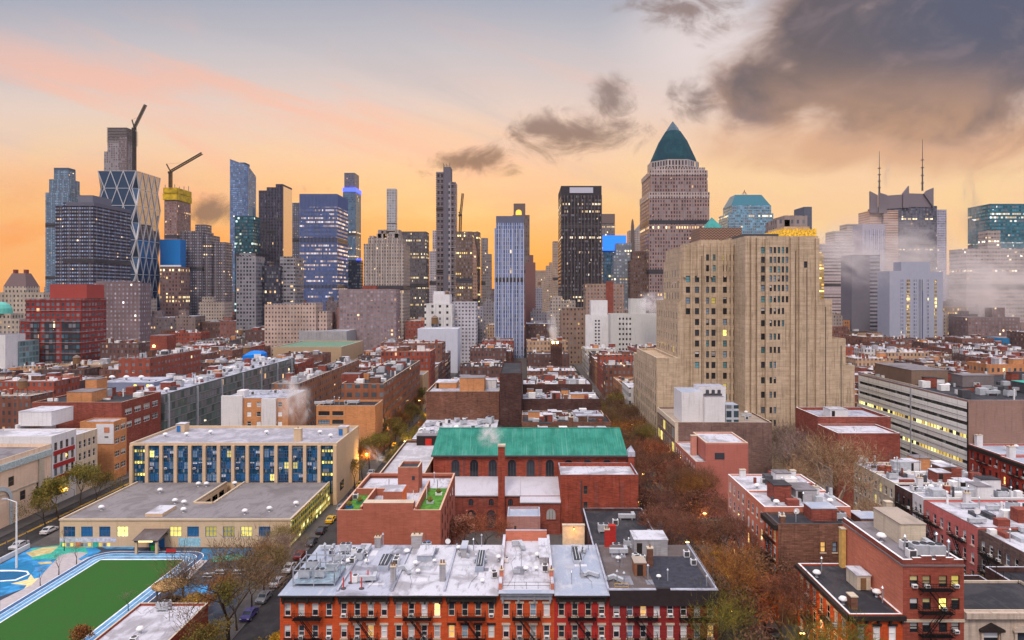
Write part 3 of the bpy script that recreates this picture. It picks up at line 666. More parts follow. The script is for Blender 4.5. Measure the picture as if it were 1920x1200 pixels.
# ------------------------------------------------------------------ red row houses
def rowhouses():
    D = 102.; Z = 14.06
    rows = [10.5, 7.3, 4.1]
    spec = [  # x0 px, x1 px, wall, cornice mat, lintel, sill, roof, nwin, phrase
        (525, 631, BR_ORANGE, DARKST, None, DARKST, RF_BLUE, 'orange-red row house under the steel equipment frame at the corner'),
        (631, 734, BR_ORANGE, DARKST, CREAM, STONE, RF_WHITE2, 'orange-red row house with four red standpipes on its silver roof'),
        (734, 833, BR_ORANGE, DARKST, STONE, STONE, RF_WHITE, 'orange-red row house with pale surrounds and a bare white roof strip'),
        (833, 935, BR_ORANGE, DARKST, DARKST, None, RF_WHITE, 'orange-red row house with dark lintels and a blue-grey skylight box'),
        (935, 1039, BR_ORANGE, STEEL, CREAM, STONE, RF_WHITE, 'orange-red row house whose stained roof stands above its neighbours'),
        (1039, 1142, BR_CRIM, DARKST, STONE, STONE, RF_BLUE, 'crimson row house with buff lintels and a white framed skylight'),
        (1142, 1346, BR_DKRED, None, STONE, STONE, RF_BROWN, 'wide dark crimson house with a black parapet band and black roof deck')]
    out = []
    for i, (p0, p1, wall, cor, lin_, sil, rf, ph) in enumerate(spec):
        x0, x1 = W(p0, D), W(p1, D); wide = i == 6
        n = 8 if wide else 4
        fz = grid(x1-x0, n, rows, .92, 1.9, .1, .1)
        z1 = Z-.2 if i != 4 else Z+.1
        y1 = 121.5 if i != 4 else 123.5
        rt = thing('row_house', ph, 'house', ((x0+x1)/2, 110, 0), 'red brick row houses in one terrace')
        mb = MB(); mb.box(x0, x1, D, y1, 0, z1, 0, skip='btF'); g = ((x0, D), (1, 0), x1-x0); mb.holed(g[0], g[1], g[2], 0, z1, fz); mb.build('wall', wall, rt)
        MB().box(x0, x1, D+.3, y1, z1-.25, z1+.06, skip='b').build('roof', rf, rt)
        place_windows(rt, 'F', g, fz, frame=WHITE if i not in (3, 5) else plain('cream_frame', (.6, .55, .45), .6), sill=sil, lintel=lin_, ac=.35,
                      panes=[(P_DARK, 4), (P_SKY, 2), (P_BLIND, 5), (P_CURT, 3), (P_LIT, 2 if i in (1, 3, 6) else .4)])
        if cor:
            mb = MB(); mb.box(x0+.25, x1-.25, D-.75, D-.003, z1-.35, z1+.0); mb.box(x0+.3, x1-.3, D-.45, D-.003, z1-1.05, z1-.353)
            for q in range(4 if i else 5): xx = x0+.6+q*(x1-x0-1.2)/(3 if i else 4); mb.box(xx-.14, xx+.14, D-.62, D-.452, z1-1.35, z1-.36)
            mb.build('cornice', cor, rt); MB().box(x0, x1, D-.9, D+.3, z1+.003, z1+.10).build('gutter_edge', rf if i != 4 else RF_BLUE, rt)
        else:
            mb = MB(); mb.box(x0-.02, x1+.02, D-.35, D+.05, z1-1.75, z1+.55); mb.box(W(1230, D), W(1256, D), D-.40, D+.1, z1+.55, z1+.85); mb.build('parapet_band', plain('tar_black', (.035, .026, .028), .8, 0, .15), rt)
            MB().box(x0, x1, D-.3, D+.3, z1+.552, z1+.66).build('coping', RF_WHITE2, rt)
        for c in ([0.5] if not wide else [.30, .78]):
            u = (x1-x0)*c; fire_escape(rt, 'F', g, u, [10.35, 7.15, 3.95], 4.1 if not wide else 4.4)
        out.append((rt, x0, x1, z1))
    # party curbs, skylights, chimneys (parts) -----------------------------------------------------
    for i, (rt, x0, x1, z1) in enumerate(out):
        if i not in (4,): MB().box(x1-.16, x1+.14, D+.4, 121.2, z1+.062, z1+.40).build('party_curb', RF_WHITE2, rt)
    rt, x0, x1, z1 = out[1]; skylight(rt, x0+4.2, x0+6.0, 110, 114.5, z1+.06, .8); chimney(rt, x0+7.6, 106, z1, 2.4, .38, .45, GREYW)
    chimney(rt, x0+2.2, 120.4, z1, 1.8, .5, .5, GREYW)
    rt, x0, x1, z1 = out[2]; chimney(rt, x0+.9, 120.3, z1, 2.2, .9, .6, GREYW); bulkhead(rt, x0+1.9, x0+4.4, 114, 118.5, z1+.06, .9, RF_BLUE, RF_WHITE, False, 'roof_hatch'); chimney(rt, x1-.8, 106.5, z1, 2.6, .42, .5, GREYW)
    rt, x0, x1, z1 = out[3]; skylight(rt, x0+4.0, x0+5.3, 109.5, 116, z1+.06, .9); bulkhead(rt, x0+1.2, x0+2.1, 115.5, 119, z1+.06, 1.5, GREYW, RF_BLUE, False, 'vent_housing')
    rt, x0, x1, z1 = out[4]
    for xa, xb in ((x0, x0+.45), (x1-.45, x1)): MB().box(xa, xb, D+.4, 123.2, z1+.05, z1+1.0).build('parapet', [BR_SALM, RF_WHITE], rt)
    MB().box(x0+.45, x1-.45, 122.6, 123.2, z1+.05, z1+1.9).build('parapet', [BR_SALM, RF_WHITE2], rt)
    bulkhead(rt, x1-1.9, x1-.55, 112, 120.5, z1+.06, 1.1, GREYW, RF_WHITE, False); railing(rt, [(x0+.6, D+.7), (x1-.6, D+.7)], z1+.06, 1.0)
    for q in (x0+.3, x1-.3): chimney(rt, q, 105.2, z1+1.0, .9, .3, .35, BR_SALM, 1)
    rt, x0, x1, z1 = out[5]; skylight(rt, x0+3.6, x0+5.2, 113, 118.5, z1+.06, .5)
    rt, x0, x1, z1 = out[6]
    bulkhead(rt, x0+6.0, x0+11.6, 116.5, 121, z1+.06, 2.6, GREYW, RF_WHITE, True); bulkhead(rt, x0+4.7, x0+6.5, 108, 110.6, z1+.06, 2.0, plain('brown_boards', (.26, .11, .06), .8), RF_TAN, True, 'deck_shed')
    chimney(rt, x0+7.8, 112, z1, 3.0, .45, .45, BR_BROWN, 1); chimney(rt, x0+1.9, 120.8, z1, 3.0, .4, .4, BR_CRIM, 2)
    MB().box(x0+7.2, x1-.5, 103, 116, z1+.064, z1+.12).build('roof_deck', plain('deck_black', (.04, .042, .055), .6, 0, .3), rt)
    railing(rt, [(x1-.2, 103), (x1-.2, 121)], z1+.06, 1.1, STEEL); railing(rt, [(x0+.2, 104), (x0+.2, 121)], z1+.06, 1.1, DKM)
    railing(rt, [(x0+1, 103.2), (x0+3, 103.2)], z1+.06, .9, YELP)
    # equipment standing on the roofs
    x0 = out[0][1]; z1 = out[0][3]+.06; w0 = 'the corner row house roof'
    fr = thing('equipment_frame', 'galvanised steel frame of posts and beams on the corner row house roof', 'steel frame', (x0+4, 106, z1))
    mb = MB()
    for zz in (.5, 2.4):
        for yy in (104.2, 107.5, 110.5): mb.tube((x0+1.2, yy, z1+zz), (x0+7.4, yy, z1+zz), .09, n=4)
        for xx in (1.2, 4.3, 7.4): mb.tube((x0+xx, 104.2, z1+zz), (x0+xx, 110.5, z1+zz), .09, n=4)
    mb.build('beam', STEEL, fr)
    for xx in (1.2, 4.3, 7.4):
        for yy in (104.2, 107.5, 110.5): MB().tube((x0+xx, yy, z1), (x0+xx, yy, z1+3.0), .1, n=5).build('post', STEEL, fr)
    MB().box(x0+1.2, x0+7.4, 104.2, 110.5, z1+.56, z1+.60).build('grating', plain('steel_grating', (.30, .40, .46), .5, .4, .3), fr)
    railing(fr, [(x0+1.2, 104.1), (x0+7.4, 104.1), (x0+7.4, 110.5)], z1+.6, 1.2, STEEL)
    for q, (dx, yy) in enumerate(((2.4, 106), (4.6, 106.2), (5.9, 108.8), (2.6, 109.2))): rooftop('hvac_unit', x0+dx, yy, z1+.62, 'the steel frame over the corner row house', 'grey fan unit', .85)
    for q, (dx, yy) in enumerate(((7.9, 113), (8.6, 115), (6.4, 114), (7.2, 117), (5.4, 118.5), (9.3, 118), (3.6, 116.5))): rooftop(('condenser', 'hvac_unit', 'duct')[q % 3], x0+dx, yy, z1, 'the corner row house roof', None, .9, (q % 2)*1.57)
    for q in range(7): rooftop('vent_pipe', x0+2.2+q*.75, 112.6+(q*37 % 5), z1, 'the corner row house roof', None, R.uniform(.7, 1.3))
    x0 = out[1][1]; z1 = out[1][3]+.06
    for px, py in ((632+12, 1104), (658, 1093), (678, 1104), (690, 1090)): d = (CAMZ-z1)*F/(py-CY); rooftop('standpipe', W(px, d), d, z1, 'the silver row house roof', 'red standpipe')
    for i, (kind, px, py) in enumerate((('roof_vent', 688, 1058), ('condenser', 742, 1060), ('condenser', 745, 1052), ('roof_vent', 763, 1040), ('vent_pipe', 718, 1023), ('hvac_unit', 800, 1030), ('hvac_unit', 648, 1050), ('satellite_dish', 840, 1026),
                                      ('vent_pipe', 903, 1020), ('roof_vent', 935, 1050), ('roof_vent', 860, 1032), ('condenser', 1022, 1072), ('vent_pipe', 1088, 1075), ('roof_vent', 1008, 1046), ('duct', 1160, 1040), ('duct', 1195, 1030), ('vent_pipe', 1157, 1095), ('hvac_unit', 1178, 1022),
                                      ('condenser', 1205, 1052), ('vent_pipe', 1215, 1085), ('antenna_mast', 1237, 1015), ('satellite_dish', 1217, 1005), ('vent_pipe', 1252, 1090), ('condenser', 1300, 1060), ('vent_pipe', 1166, 1060), ('vent_pipe', 1325, 1100), ('antenna_mast', 1338, 1085), ('condenser', 1287, 1045), ('vent_pipe', 1170, 1100))):
        k = 4 if 935 <= px < 1039 else 6 if px > 1142 else 3
        z1 = out[k][3]+.06; d = min(120.8, max(104, (CAMZ-z1)*F/(py-CY))); rooftop(kind, W(px, d), d, z1, 'the row house roofs', None, R.uniform(.7, 1.))
    b = thing('water_drum', 'bright blue plastic drum lying on the row house roof edge', 'drum', (W(800, 120), 120.2, z1)); d = 120.2
    MB().tube((W(797, d), d, out[2][3]+.6), (W(806, d), d, out[2][3]+.6), .62, n=14).build('drum', plain('blue_plastic', (.02, .22, .5), .35), b); MB().tube((W(806, d), d, out[2][3]+.6), (W(807, d), d, out[2][3]+.6), .5, n=14).build('lid', BLUEP, b)
rowhouses()
def roof_dressing():
    r2 = random.Random(5); houses = [o for o in COL.objects if o.name.startswith('row_house') and o.parent is None][:7]
    for k, rt in enumerate(houses):
        wl = [c for c in rt.children if c.name.startswith('roof')][0]; xs = [v.co.x for v in wl.data.vertices]; ox, oy, oz = ORG[rt.name]; x0, x1 = ox+min(xs), ox+max(xs); z = max(v.co.z for v in wl.data.vertices)
        mats = [roofing('roof_patch_%d' % q, c, .6, tuple(a*.5 for a in c)) for q, c in enumerate(((.40, .40, .44), (.62, .61, .64), (.25, .25, .28)))]
        for q in range(5): a = x0+.7+r2.random()*(x1-x0-3.4); b = 104+r2.random()*13; MB().box(a, a+r2.uniform(.8, 2.4), b, b+r2.uniform(.6, 3.), z+.002, z+.02+q*.003).build('roof_patch', mats[(q+k) % 3] if k < 6 else mats[2], rt)
        for q in range(1):
            mb = MB(); p = (x0+.6+r2.random()*(x1-x0-1.2), 103.5, z+.07)
            for j in range(7): n_ = (min(x1-.4, max(x0+.4, p[0]+r2.uniform(-.9, .9))), p[1]+2.3, z+.07); mb.tube(p, n_, .02, n=4); p = n_
            mb.build('cable', DKM, rt)
        for q in range(6): rooftop(r2.choice(('vent_pipe', 'vent_pipe', 'roof_vent', 'condenser', 'antenna_mast', 'duct')), x0+.8+r2.random()*(x1-x0-1.6), 105+r2.random()*14.5, z, 'the row house roofs', None, r2.uniform(.55, .95), r2.random()*3)
roof_dressing()

# ------------------------------------------------------------------ school with play yard
def school():
    YB = plain('blue_panel', (.012, .05, .11), .35, .2, .25); BF = plain('blue_frame', (.02, .16, .42), .4)
    BEI = masonry('school_beige_brick', (.62, .45, .29), .08, .2); NAV = fac((.012, .045, .085), (.01, .07, .15), .55, 1.1, .86, .9, .0, .0, met=.3)
    PB = pane_mat('pane_blue', (.02, .09, .20)); PANB = [(PB, 5), (P_DARK, 3), (P_SKY, 3), (P_BLIND, 2), (P_YEL, .6)]
    t = thing('school_building', 'long beige school with blue panelled bays and a low grey-roofed wing', 'school', (-80, 180, 0))
    X0, X1, D, Z = -108.4, -51.6, 190., 16.3
    MB().box(X0, X1, D+.6, 215, 0, Z, 0, skip='bt').build('wall', BEI, t)
    MB().box(X0+.4, X1-.4, D+.4, 214.6, Z-.3, Z+.02, skip='b').build('roof', roofing('school_roof', (.30, .29, .32), .6, (.50, .49, .54)), t)
    mb = MB(); ring(mb, X0, X1, D-.1, 215, Z, Z+.7, .45); mb.build('parapet', [BEI, STONE], t)
    ed = [W(p, D) for p in (243, 247)]+[W(276+i*26.9, D) for i in range(13)]+[W(628, D), X1]
    for a in ed[1:-1]: MB().box(a-.42, a+.42, D-.45, D+.61, 0, Z-.003).build('pier', BEI, t)
    MB().box(X0, ed[1]-.42, D-.3, D+.6, 0, Z-.003).build('pier', BEI, t); MB().box(ed[-2]+.42, X1, D-.3, D+.6, 0, Z-.003).build('pier', BEI, t)
    bays = list(zip(ed[1:-2], ed[2:-1]))
    for k, (a, b) in enumerate(bays):
        a += .42; b -= .42; stair = k in (0, len(bays)-1)
        MB().box(a, b, D+.32, D+.6, 6.3 if not stair else 3., Z-.1).build('curtain_panel', NAV, t)
        for fl in range(3):
            z = H((857, 878.5, 901)[fl], D)
            if stair:
                for q in range(4):
                    w = (b-a-.3)/4; window(t, (a+.15+w*(q+.5), D, z+1.25), 'F', w-.14, .8, YB, panes=[(P_YEL, 1)], bars='', depth=.30)
            else:
                for q in range(2):
                    w = (b-a)/2; window(t, (a+w*(q+.5), D, z-.15), 'F', w-.2, 1.9, BF, panes=PANB, bars='grid', depth=.30, ac=.12)
    # low wing with a sunken light well
    Y0, z = 158., 6.1; XA, XB = W(112, Y0), -53.7
    GR = roofing('school_low_roof', (.235, .215, .215), .7, (.15, .135, .135))
    wl = MB(); front = []
    for a, b in ((119, 141), (152, 174), (186, 207), (219, 240), (318, 340), (351, 373), (385, 406), (418, 440), (451, 473), (485, 507)): front.append((round(W(a, Y0)-XA, 3), round(W(b, Y0)-XA, 3), 2.5, 4.85))
    XE = W(545, Y0)
    wl.holed((XA, Y0), (1, 0), XE-XA, 0, z, front, .25, 0); wl.box(XA, XE, Y0, 171, 0, z, 0, skip='btFRB'); wl.box(XA, -81.5, 171, D-.4, 0, z, 0, skip='btF'); wl.box(-77, XE, 171, D-.4, 0, z, 0, skip='btFR'); wl.box(-81.5, -77, 170.5, 171, 0, z, 0, skip='btF')
    wl.build('low_wing_wall', BEI, t)
    place_windows(t, 'F', ((XA, Y0), (1, 0), 0), front, frame=BF, panes=[(PB, 4), (P_YEL, 2), (P_DARK, 1)], bars='grid')
    mb = MB(); mb.box(XA, XE, Y0, 171, z, z+.15); mb.box(XA, -81.5, 171.001, D-.46, z, z+.15); mb.box(-77, XE, 171.001, D-.46, z, z+.15); mb.build('low_roof', GR, t)
    mb = MB()
    for q in ((XA-.1, XE+.1, Y0-.2, Y0+.25), (XA-.1, XA+.35, Y0+.25, D-.5), (XE-.35, XE+.1, Y0+.25, D-.5), (-82, -81.5, 171, D-.5), (-77, -76.5, 171, D-.5), (-81.5, -77, 170.5, 171)): mb.box(*q, z+.152, z+.5)
    mb.build('roof_edge', [BEI, STONE], t)
    for yy in (174, 178, 182, 186): window(t, (-81.5, yy, 2.6), 'R', 3.0, 2.4, BF, panes=[(PB, 1)], bars='grid', depth=.05)
    # glazed side with yellow panels
    mb = MB(); mb.box(XE-.3, XE+.05, Y0+.3, D-.5, .5, z-.1, 0); mb.build('side_curtain_wall', fac((.62, .52, .06), (.02, .12, .13), 1.5, 1.45, .78, .62, .25, .3, litc=(1., .85, .2), lst=1.1, met=.2), t)
    # entrance porch and wall murals
    px0, px1 = W(255, 154), W(298, 154)
    p = MB().box(px0, px1, 153.2, Y0-.003, 3.0, 3.4).build('porch_roof', RF_BROWN, t)
    mb = MB(); mb.face([(px0-.3, 152.9, 3.42), (px1+.3, 152.9, 3.42), (px1+.3, Y0-.01, 4.4), (px0-.3, Y0-.01, 4.4)]); mb.build('slope', RF_BROWN, p)
    for q in (px0+.3, px1-.3): MB().box(q-.25, q+.25, 153.4, 153.9, 0, 3.).build('porch_pillar', BEI, t)
    d = MB().box(px0+.8, px1-.8, Y0-.1, Y0-.004, .1, 2.6).build('door', BF, t); MB().box((px0+px1)/2-.04, (px0+px1)/2+.04, Y0-.16, Y0-.1, 1., 1.4).build('handle', STEEL, d)
    MB().box(px0+1, px1-1, 153.1, 153.19, 3.05, 3.3).build('porch_light', emit('porch_lamp', (1., .8, .25), 3.), t)
    for a, b, z0, z1, c, nm in ((112, 218, 1.35, 2.35, (.55, .55, .64), 'lavender'), (335, 376, .3, 2.3, (.30, .55, .66), 'pale_blue'), (113, 122, .1, 1.34, (.10, .42, .3), 'mint'), (142, 152, .1, 1.3, (.62, .22, .1), 'orange'), (174, 185, .1, 1.3, (.05, .4, .3), 'green')):
        MB().box(W(a, Y0), W(b, Y0), Y0-.03, Y0-.004, z0, z1).build('wall_mural', plain('mural_'+nm, c, .7, 0, .25), t)
    for a in (120, 128, 135, 154, 161, 168, 188, 196, 204): window(t, (W(a, Y0), Y0, .35), 'F', .62, .75, DARKST, panes=[(P_YEL, 2), (P_SKY, 2)], bars='', depth=.0)
    # roof parts
    c = chimney(t, W(559, 196), 196, Z, 3.4, 1.0, .9, BEI, 1)
    for a, y in ((338, 208), (642, 203)): bulkhead(t, W(a, y)-1.3, W(a, y)+1.3, y, y+3, Z, 2.4, BEI, RF_WHITE, False)
    for a, y in ((338, 208), (642, 203)): MB().box(W(a, y)-1.1, W(a, y)+.1, y-.05, y-.004, Z+.1, Z+2.).build('roof_door', BF, t)
    for a, b in ((350, 819), (395, 815), (500, 815), (600, 815), (620, 822), (310, 820)): d = (CAMZ-Z)*F/(b-CY); rooftop('roof_vent', W(a, d), d, Z, 'the tall school roof', 'white mushroom vent', 1.2)
    for a, b in ((190, 958), (328, 945), (345, 948), (372, 913), (387, 913), (344, 962), (459, 965), (555, 950), (300, 925), (505, 960), (440, 912)): d = (CAMZ-z)*F/(b-CY); rooftop('roof_vent', W(a, d), d, z+.15, 'the low school roof', 'white mushroom vent', 1.1)
    MB().box(W(283, 163), W(315, 163), 160.5, 167, z+.16, z+.9).build('roof_hatch', [BEI, RF_WHITE], t)
    MB().box(X1-.02, X1+.06, 193, 197, 3.0, 5.4).build('end_window', P_DARK, t)
school()
def yard():
    T = roofing('turf_green', (.032, .112, .022), .35, (.045, .095, .025), .95); TR = plain('track_blue', (.13, .30, .48), .8, 0, .25, .5); TD = plain('track_navy', (.05, .12, .24), .8); NV = roofing('yard_navy_asphalt', (.05, .06, .085), .4, (.08, .09, .11), .9)
    CB = plain('court_blue', (.02, .18, .36), .8, 0, .08); CBD = plain('court_deep_blue', (.02, .12, .25), .8); SKY = plain('mural_sky_blue', (.04, .235, .48), .8, 0, .4, .5); GRN = plain('mural_green', (.04, .36, .16), .8, 0, .3, .5); OCH = plain('mural_ochre', (.5, .42, .2), .8, 0, .3, .6); SAND = plain('mural_sand', (.75, .58, .28), .8, 0, .2)
    LT = plain('walk_grey', (.42, .38, .38), .85, 0, .1); WL = plain('line_white', (.78, .78, .8), .8)
    z = [.144]
    def sheet(name, mat, pts):
        z[0] += .004; mb = MB(); mb.face([(x, y, z[0]) for x, y in pts]); struct(mb, name, mat)
    def px(*pp): return [(W(a, CAMZ*F/(b-CY)), CAMZ*F/(b-CY)) for a, b in pp]
    def rrect(x0, x1, y0, y1, r, n=6):
        o = []
        for cx, cy, a0 in ((x1-r, y0+r, -90), (x1-r, y1-r, 0), (x0+r, y1-r, 90), (x0+r, y0+r, 180)):
            o += [(cx+r*math.cos(math.radians(a0+90*i/n)), cy+r*math.sin(math.radians(a0+90*i/n))) for i in range(n+1)]
        return o
    def ellipse(cx, cy, rx, ry, n=28, a0=0, a1=360): return [(cx+rx*math.cos(math.radians(a0+(a1-a0)*i/n)), cy+ry*math.sin(math.radians(a0+(a1-a0)*i/n))) for i in range(n+1)]
    sheet('playground_ground', NV, [(-113, 99), (-54, 99), (-54, 158), (-113, 158)])
    sheet('playground_mural', SKY, px((0, 1060), (60, 1028), (170, 1022), (190, 1034), (160, 1052), (90, 1090), (0, 1120)))
    sheet('playground_mural', GRN, px((58, 1030), (112, 1023), (175, 1028), (170, 1042), (120, 1050), (60, 1050)))
    sheet('playground_mural', OCH, px((48, 1038), (80, 1028), (110, 1026), (96, 1038), (60, 1046)))
    sheet('playground_mural', CB, px((0, 1062), (30, 1054), (62, 1060), (66, 1068), (52, 1086), (0, 1104)))
    sheet('court_line', WL, px((0, 1070), (30, 1070), (52, 1072), (56, 1078), (30, 1090), (0, 1092)))
    sheet('playground_mural', CBD, px((0, 1073), (28, 1072.5), (49, 1074), (52, 1078), (28, 1088), (0, 1090)))
    sheet('playground_mural', SAND, px((20, 1096), (52, 1088), (58, 1078), (64, 1087), (100, 1078), (72, 1092), (92, 1098), (66, 1100), (40, 1112), (50, 1099)))
    sheet('playground_mural', OCH, px((70, 1056), (96, 1054), (98, 1058), (76, 1060)))
    sheet('playground_mural', OCH, px((90, 1086), (112, 1078), (110, 1084), (90, 1094)))
    sheet('playground_path', LT, px((110, 1046), (168, 1046), (150, 1060), (0, 1152), (0, 1128), (60, 1098)))
    sheet('planter_bed', LT, ellipse(W(136, 152.5), 152.5, 3.1, 2.4))
    sheet('playground_mural', SKY, px((160, 1028), (180, 1030), (172, 1042), (152, 1052), (146, 1050), (166, 1038)))
    sheet('playground_mural', SKY, px((178, 1024), (252, 1027), (250, 1031), (200, 1031)))
    sheet('playground_mural', CB, px((380, 1030), (503, 1030), (500, 1048), (370, 1052)))
    sheet('playground_mural', GRN, px((400, 1045), (450, 1040), (470, 1050), (395, 1056)))
    sheet('playground_mural', plain('mural_orange', (.75, .3, .05), .8, 0, .3, .6), px((478, 1050), (505, 1042), (503, 1053)))
    sheet('playground_mural', SKY, px((340, 1100), (420, 1098), (405, 1115), (320, 1122)))
    sheet('playground_path', LT, px((350, 1082), (368, 1052), (390, 1052), (350, 1092)))
    # running track round the turf
    sheet('running_track', WL, rrect(-95.6, -70.4, 60, 155.4, 4.5)); sheet('running_track', TD, rrect(-95.4, -70.6, 60, 155.2, 4.3)); sheet('running_track', WL, rrect(-94.4, -71.6, 60, 154.0, 3.6)); sheet('running_track', TR, rrect(-94.25, -71.75, 60, 153.85, 3.5))
    sheet('running_track', WL, rrect(-93.3, -72.7, 60, 152.2, 2.4)); sheet('running_track', TR, rrect(-93.15, -72.85, 60, 152.05, 2.3)); sheet('running_track', WL, rrect(-92.3, -73.7, 60, 150.7, 1.0)); sheet('turf_field', T, rrect(-92, -74, 60, 150.2, .3))
    # little building in the corner of the yard
    b = thing('flat_roofed_building', 'small white-roofed building with a red coping at the corner of the play yard', 'building', (-60, 109, 0))
    MB().box(-65.5, -53.9, 96, 117.8, 0, 5., 0, skip='bt').build('wall', BR_RED, b); MB().box(-65.3, -54.1, 96.2, 117.6, 4.8, 5.03, skip='b').build('roof', RF_WHITE, b)
    mb = MB(); ring(mb, -65.5, -53.9, 96, 117.8, 5., 5.45, .3); mb.build('parapet', [BR_RED, CREAM], b)
    rooftop('hvac_unit', -60.5, 116, 5.03, 'the small white-roofed yard building'); rooftop('roof_vent', -60, 108, 5.03, 'the small white-roofed yard building'); rooftop('vent_pipe', -57.5, 112, 5.03, 'the small white-roofed yard building'); rooftop('condenser', -59, 104.5, 5.03, 'the small white-roofed yard building')
    # pavilion with a leafy roof
    gz = thing('pavilion', 'round pavilion with a leaf-covered roof on dark posts beside the turf', 'pavilion', (-66.6, 130, .16))
    for k in range(6): MB().tube((-66.6+2.5*math.cos(k*1.047), 130+2.5*math.sin(k*1.047), .16), (-66.6+2.5*math.cos(k*1.047), 130+2.5*math.sin(k*1.047), 3.3), .11).build('post', DKM, gz)
    MB().lathe(-66.6, 130, [(3.1, 3.3), (3.2, 3.5), (2.2, 4.0), (.3, 4.3)], 18).build('roof', leafmat('leaf_litter', (.2, .11, .05), (.34, .2, .08), (.5, .36, .16)), gz); MB().lathe(-66.6, 130, [(2.2, .16), (2.2, .55), (1.8, .55), (1.8, .16)], 14).build('bench', WOOD, gz)
    # small furniture
    for a, d, m, l in ((287.5, 156, plain('bin_green', (.03, .5, .05), .4), 'lime green wheelie bin by the school porch'), (295, 156.2, BLUEP, 'dark blue wheelie bin by the school porch')):
        t = thing('wheelie_bin', l, 'bin', (W(a, d), d, .15)); x = W(a, d); MB().loft([[(x-.35, d-.35, .25), (x+.35, d-.35, .25), (x+.35, d+.35, .25), (x-.35, d+.35, .25)], [(x-.45, d-.45, 1.3), (x+.45, d-.45, 1.3), (x+.45, d+.45, 1.3), (x-.45, d+.45, 1.3)]]).build('body', m, t); MB().box(x-.48, x+.48, d-.48, d+.48, 1.3, 1.4).build('lid', m, t)
        for q in (-.3, .3): MB().tube((x+q-.04, d+.35, .27), (x+q+.04, d+.35, .27), .12, n=10).build('wheel', TIRE, t)
    x, d = W(320, 154), 154.; t = thing('bench', 'red bench against the school wall beside the bins', 'bench', (x, d, .15)); RD = plain('bench_red', (.4, .03, .03), .5)
    MB().box(x-1.1, x+1.1, d-.25, d+.2, .55, .65).build('seat', RD, t); MB().box(x-1.1, x+1.1, d+.2, d+.28, .65, 1.15).build('backrest', RD, t)
    for q in (-.9, .9): MB().box(x+q-.05, x+q+.05, d-.2, d+.25, .15, .55).build('leg', DKM, t)
    for i, (a, y) in enumerate(((414, 143), (448, 143), (392, 141.5))):
        x = W(a, y); t = thing('picnic_table', 'grey picnic table on the blue play mural, %s from the school porch' % ORDS[i], 'table', (x, y, .16), 'picnic tables on the play mural')
        MB().box(x-1, x+1, y-.4, y+.4, .85, .93).build('tabletop', GREYM, t); MB().box(x-1, x+1, y-.95, y-.65, .5, .56).build('seat', GREYM, t); MB().box(x-1, x+1, y+.65, y+.95, .5, .56).build('seat', GREYM, t)
        for q in (-.7, .7): MB().box(x+q-.05, x+q+.05, y-.8, y+.8, .16, .49).build('leg', DKM, t)
    # fence, light pole, retaining wall along the street side
    f = thing('chain_link_fence', 'tall dark chain-link fence between the play yard and the street', 'fence', (-113, 130, 0)); mb = MB()
    for k in range(2): mb.tube((-113, 100, 1.+k*3.), (-113, 157, 1.+k*3.), .05, n=4)
    mb.build('rail', DKM, f)
    for i in range(20): MB().tube((-113, 100+i*3., 0), (-113, 100+i*3., 4.2), .07, n=5).build('post', DKM, f)
    mb = MB()
    for i in range(120): mb.tube((-113, 100+i*.475, .4), (-113, 100+i*.475, 4.1), .016, n=3)
    mb.build('mesh', DKM, f)
    w = MB(); w.box(-112.9, -112.5, 100, 157.5, .1, 1.2); tag(w.build('low_wall', WHITEW), 'low pale wall along the foot of the chain-link fence', 'wall')
    p = thing('light_pole', 'tall white light pole at the edge of the play yard', 'light pole', (W(31, 146), 146, .1)); x = W(31, 146)
    MB().lathe(x, 146, [(.22, .1), (.14, 14.)], 8).build('pole', WHITE, p); MB().tube((x, 146, 14), (x-2.2, 146.3, 14.6), .09).build('arm', WHITE, p); MB().box(x-3.2, x-2.1, 146.1, 146.5, 14.5, 14.75).build('lamp_head', GREYM, p)
    for i, (a, b) in enumerate(((75, 1100), (110, 1080), (143, 1060), (120, 1034), (341, 1085), (365, 1065), (240, 1148))):
        d = CAMZ*F/(b-CY); tree('sapling', W(a, d), d, '%s thin leafless sapling along the turf, counting from the left' % ORDS[sorted((75, 110, 143, 120, 341, 365, 240)).index(a)], 'saplings in the play yard', .9+.3*R.random(), leaf=L_GREY)
yard()

# ------------------------------------------------------------------ church with green copper roof and its neighbours
def arch_win(root, cx, y, z0, w, h, trim, pane, name='window'):
    """round-headed window set on a wall that faces the viewer side (-Y); the frame ring stands proud"""
    n = 10; A = [(cx-w/2, z0), (cx+w/2, z0)]+[(cx+w/2*math.cos(math.pi*i/n), z0+h-w/2+w/2*math.sin(math.pi*i/n)) for i in range(n+1)]
    B = [(cx-w/2-.22, z0-.15), (cx+w/2+.22, z0-.15)]+[(cx+(w/2+.25)*math.cos(math.pi*i/n), z0+h-w/2+(w/2+.25)*math.sin(math.pi*i/n)) for i in range(n+1)]
    mb = MB(); k = len(A)
    for i in range(k):
        j = (i+1) % k
        mb.face([(B[i][0], y-.12, B[i][1]), (B[j][0], y-.12, B[j][1]), (A[j][0], y-.12, A[j][1]), (A[i][0], y-.12, A[i][1])])
        mb.face([(A[i][0], y-.12, A[i][1]), (A[j][0], y-.12, A[j][1]), (A[j][0], y+.0, A[j][1]), (A[i][0], y+.0, A[i][1])])
        mb.face([(B[j][0], y-.12, B[j][1]), (B[i][0], y-.12, B[i][1]), (B[i][0], y+.02, B[i][1]), (B[j][0], y+.02, B[j][1])])
    o = mb.build(name, trim, root)
    mb = MB(); mb.face([(a, y-.015, b) for a, b in A]); mb.build('pane', pane, o)
    mb = MB()
    for q in (-w/6, w/6): mb.box(cx+q-.04, cx+q+.04, y-.06, y-.02, z0, z0+h*.8)
    mb.build('tracery', DKM, o)
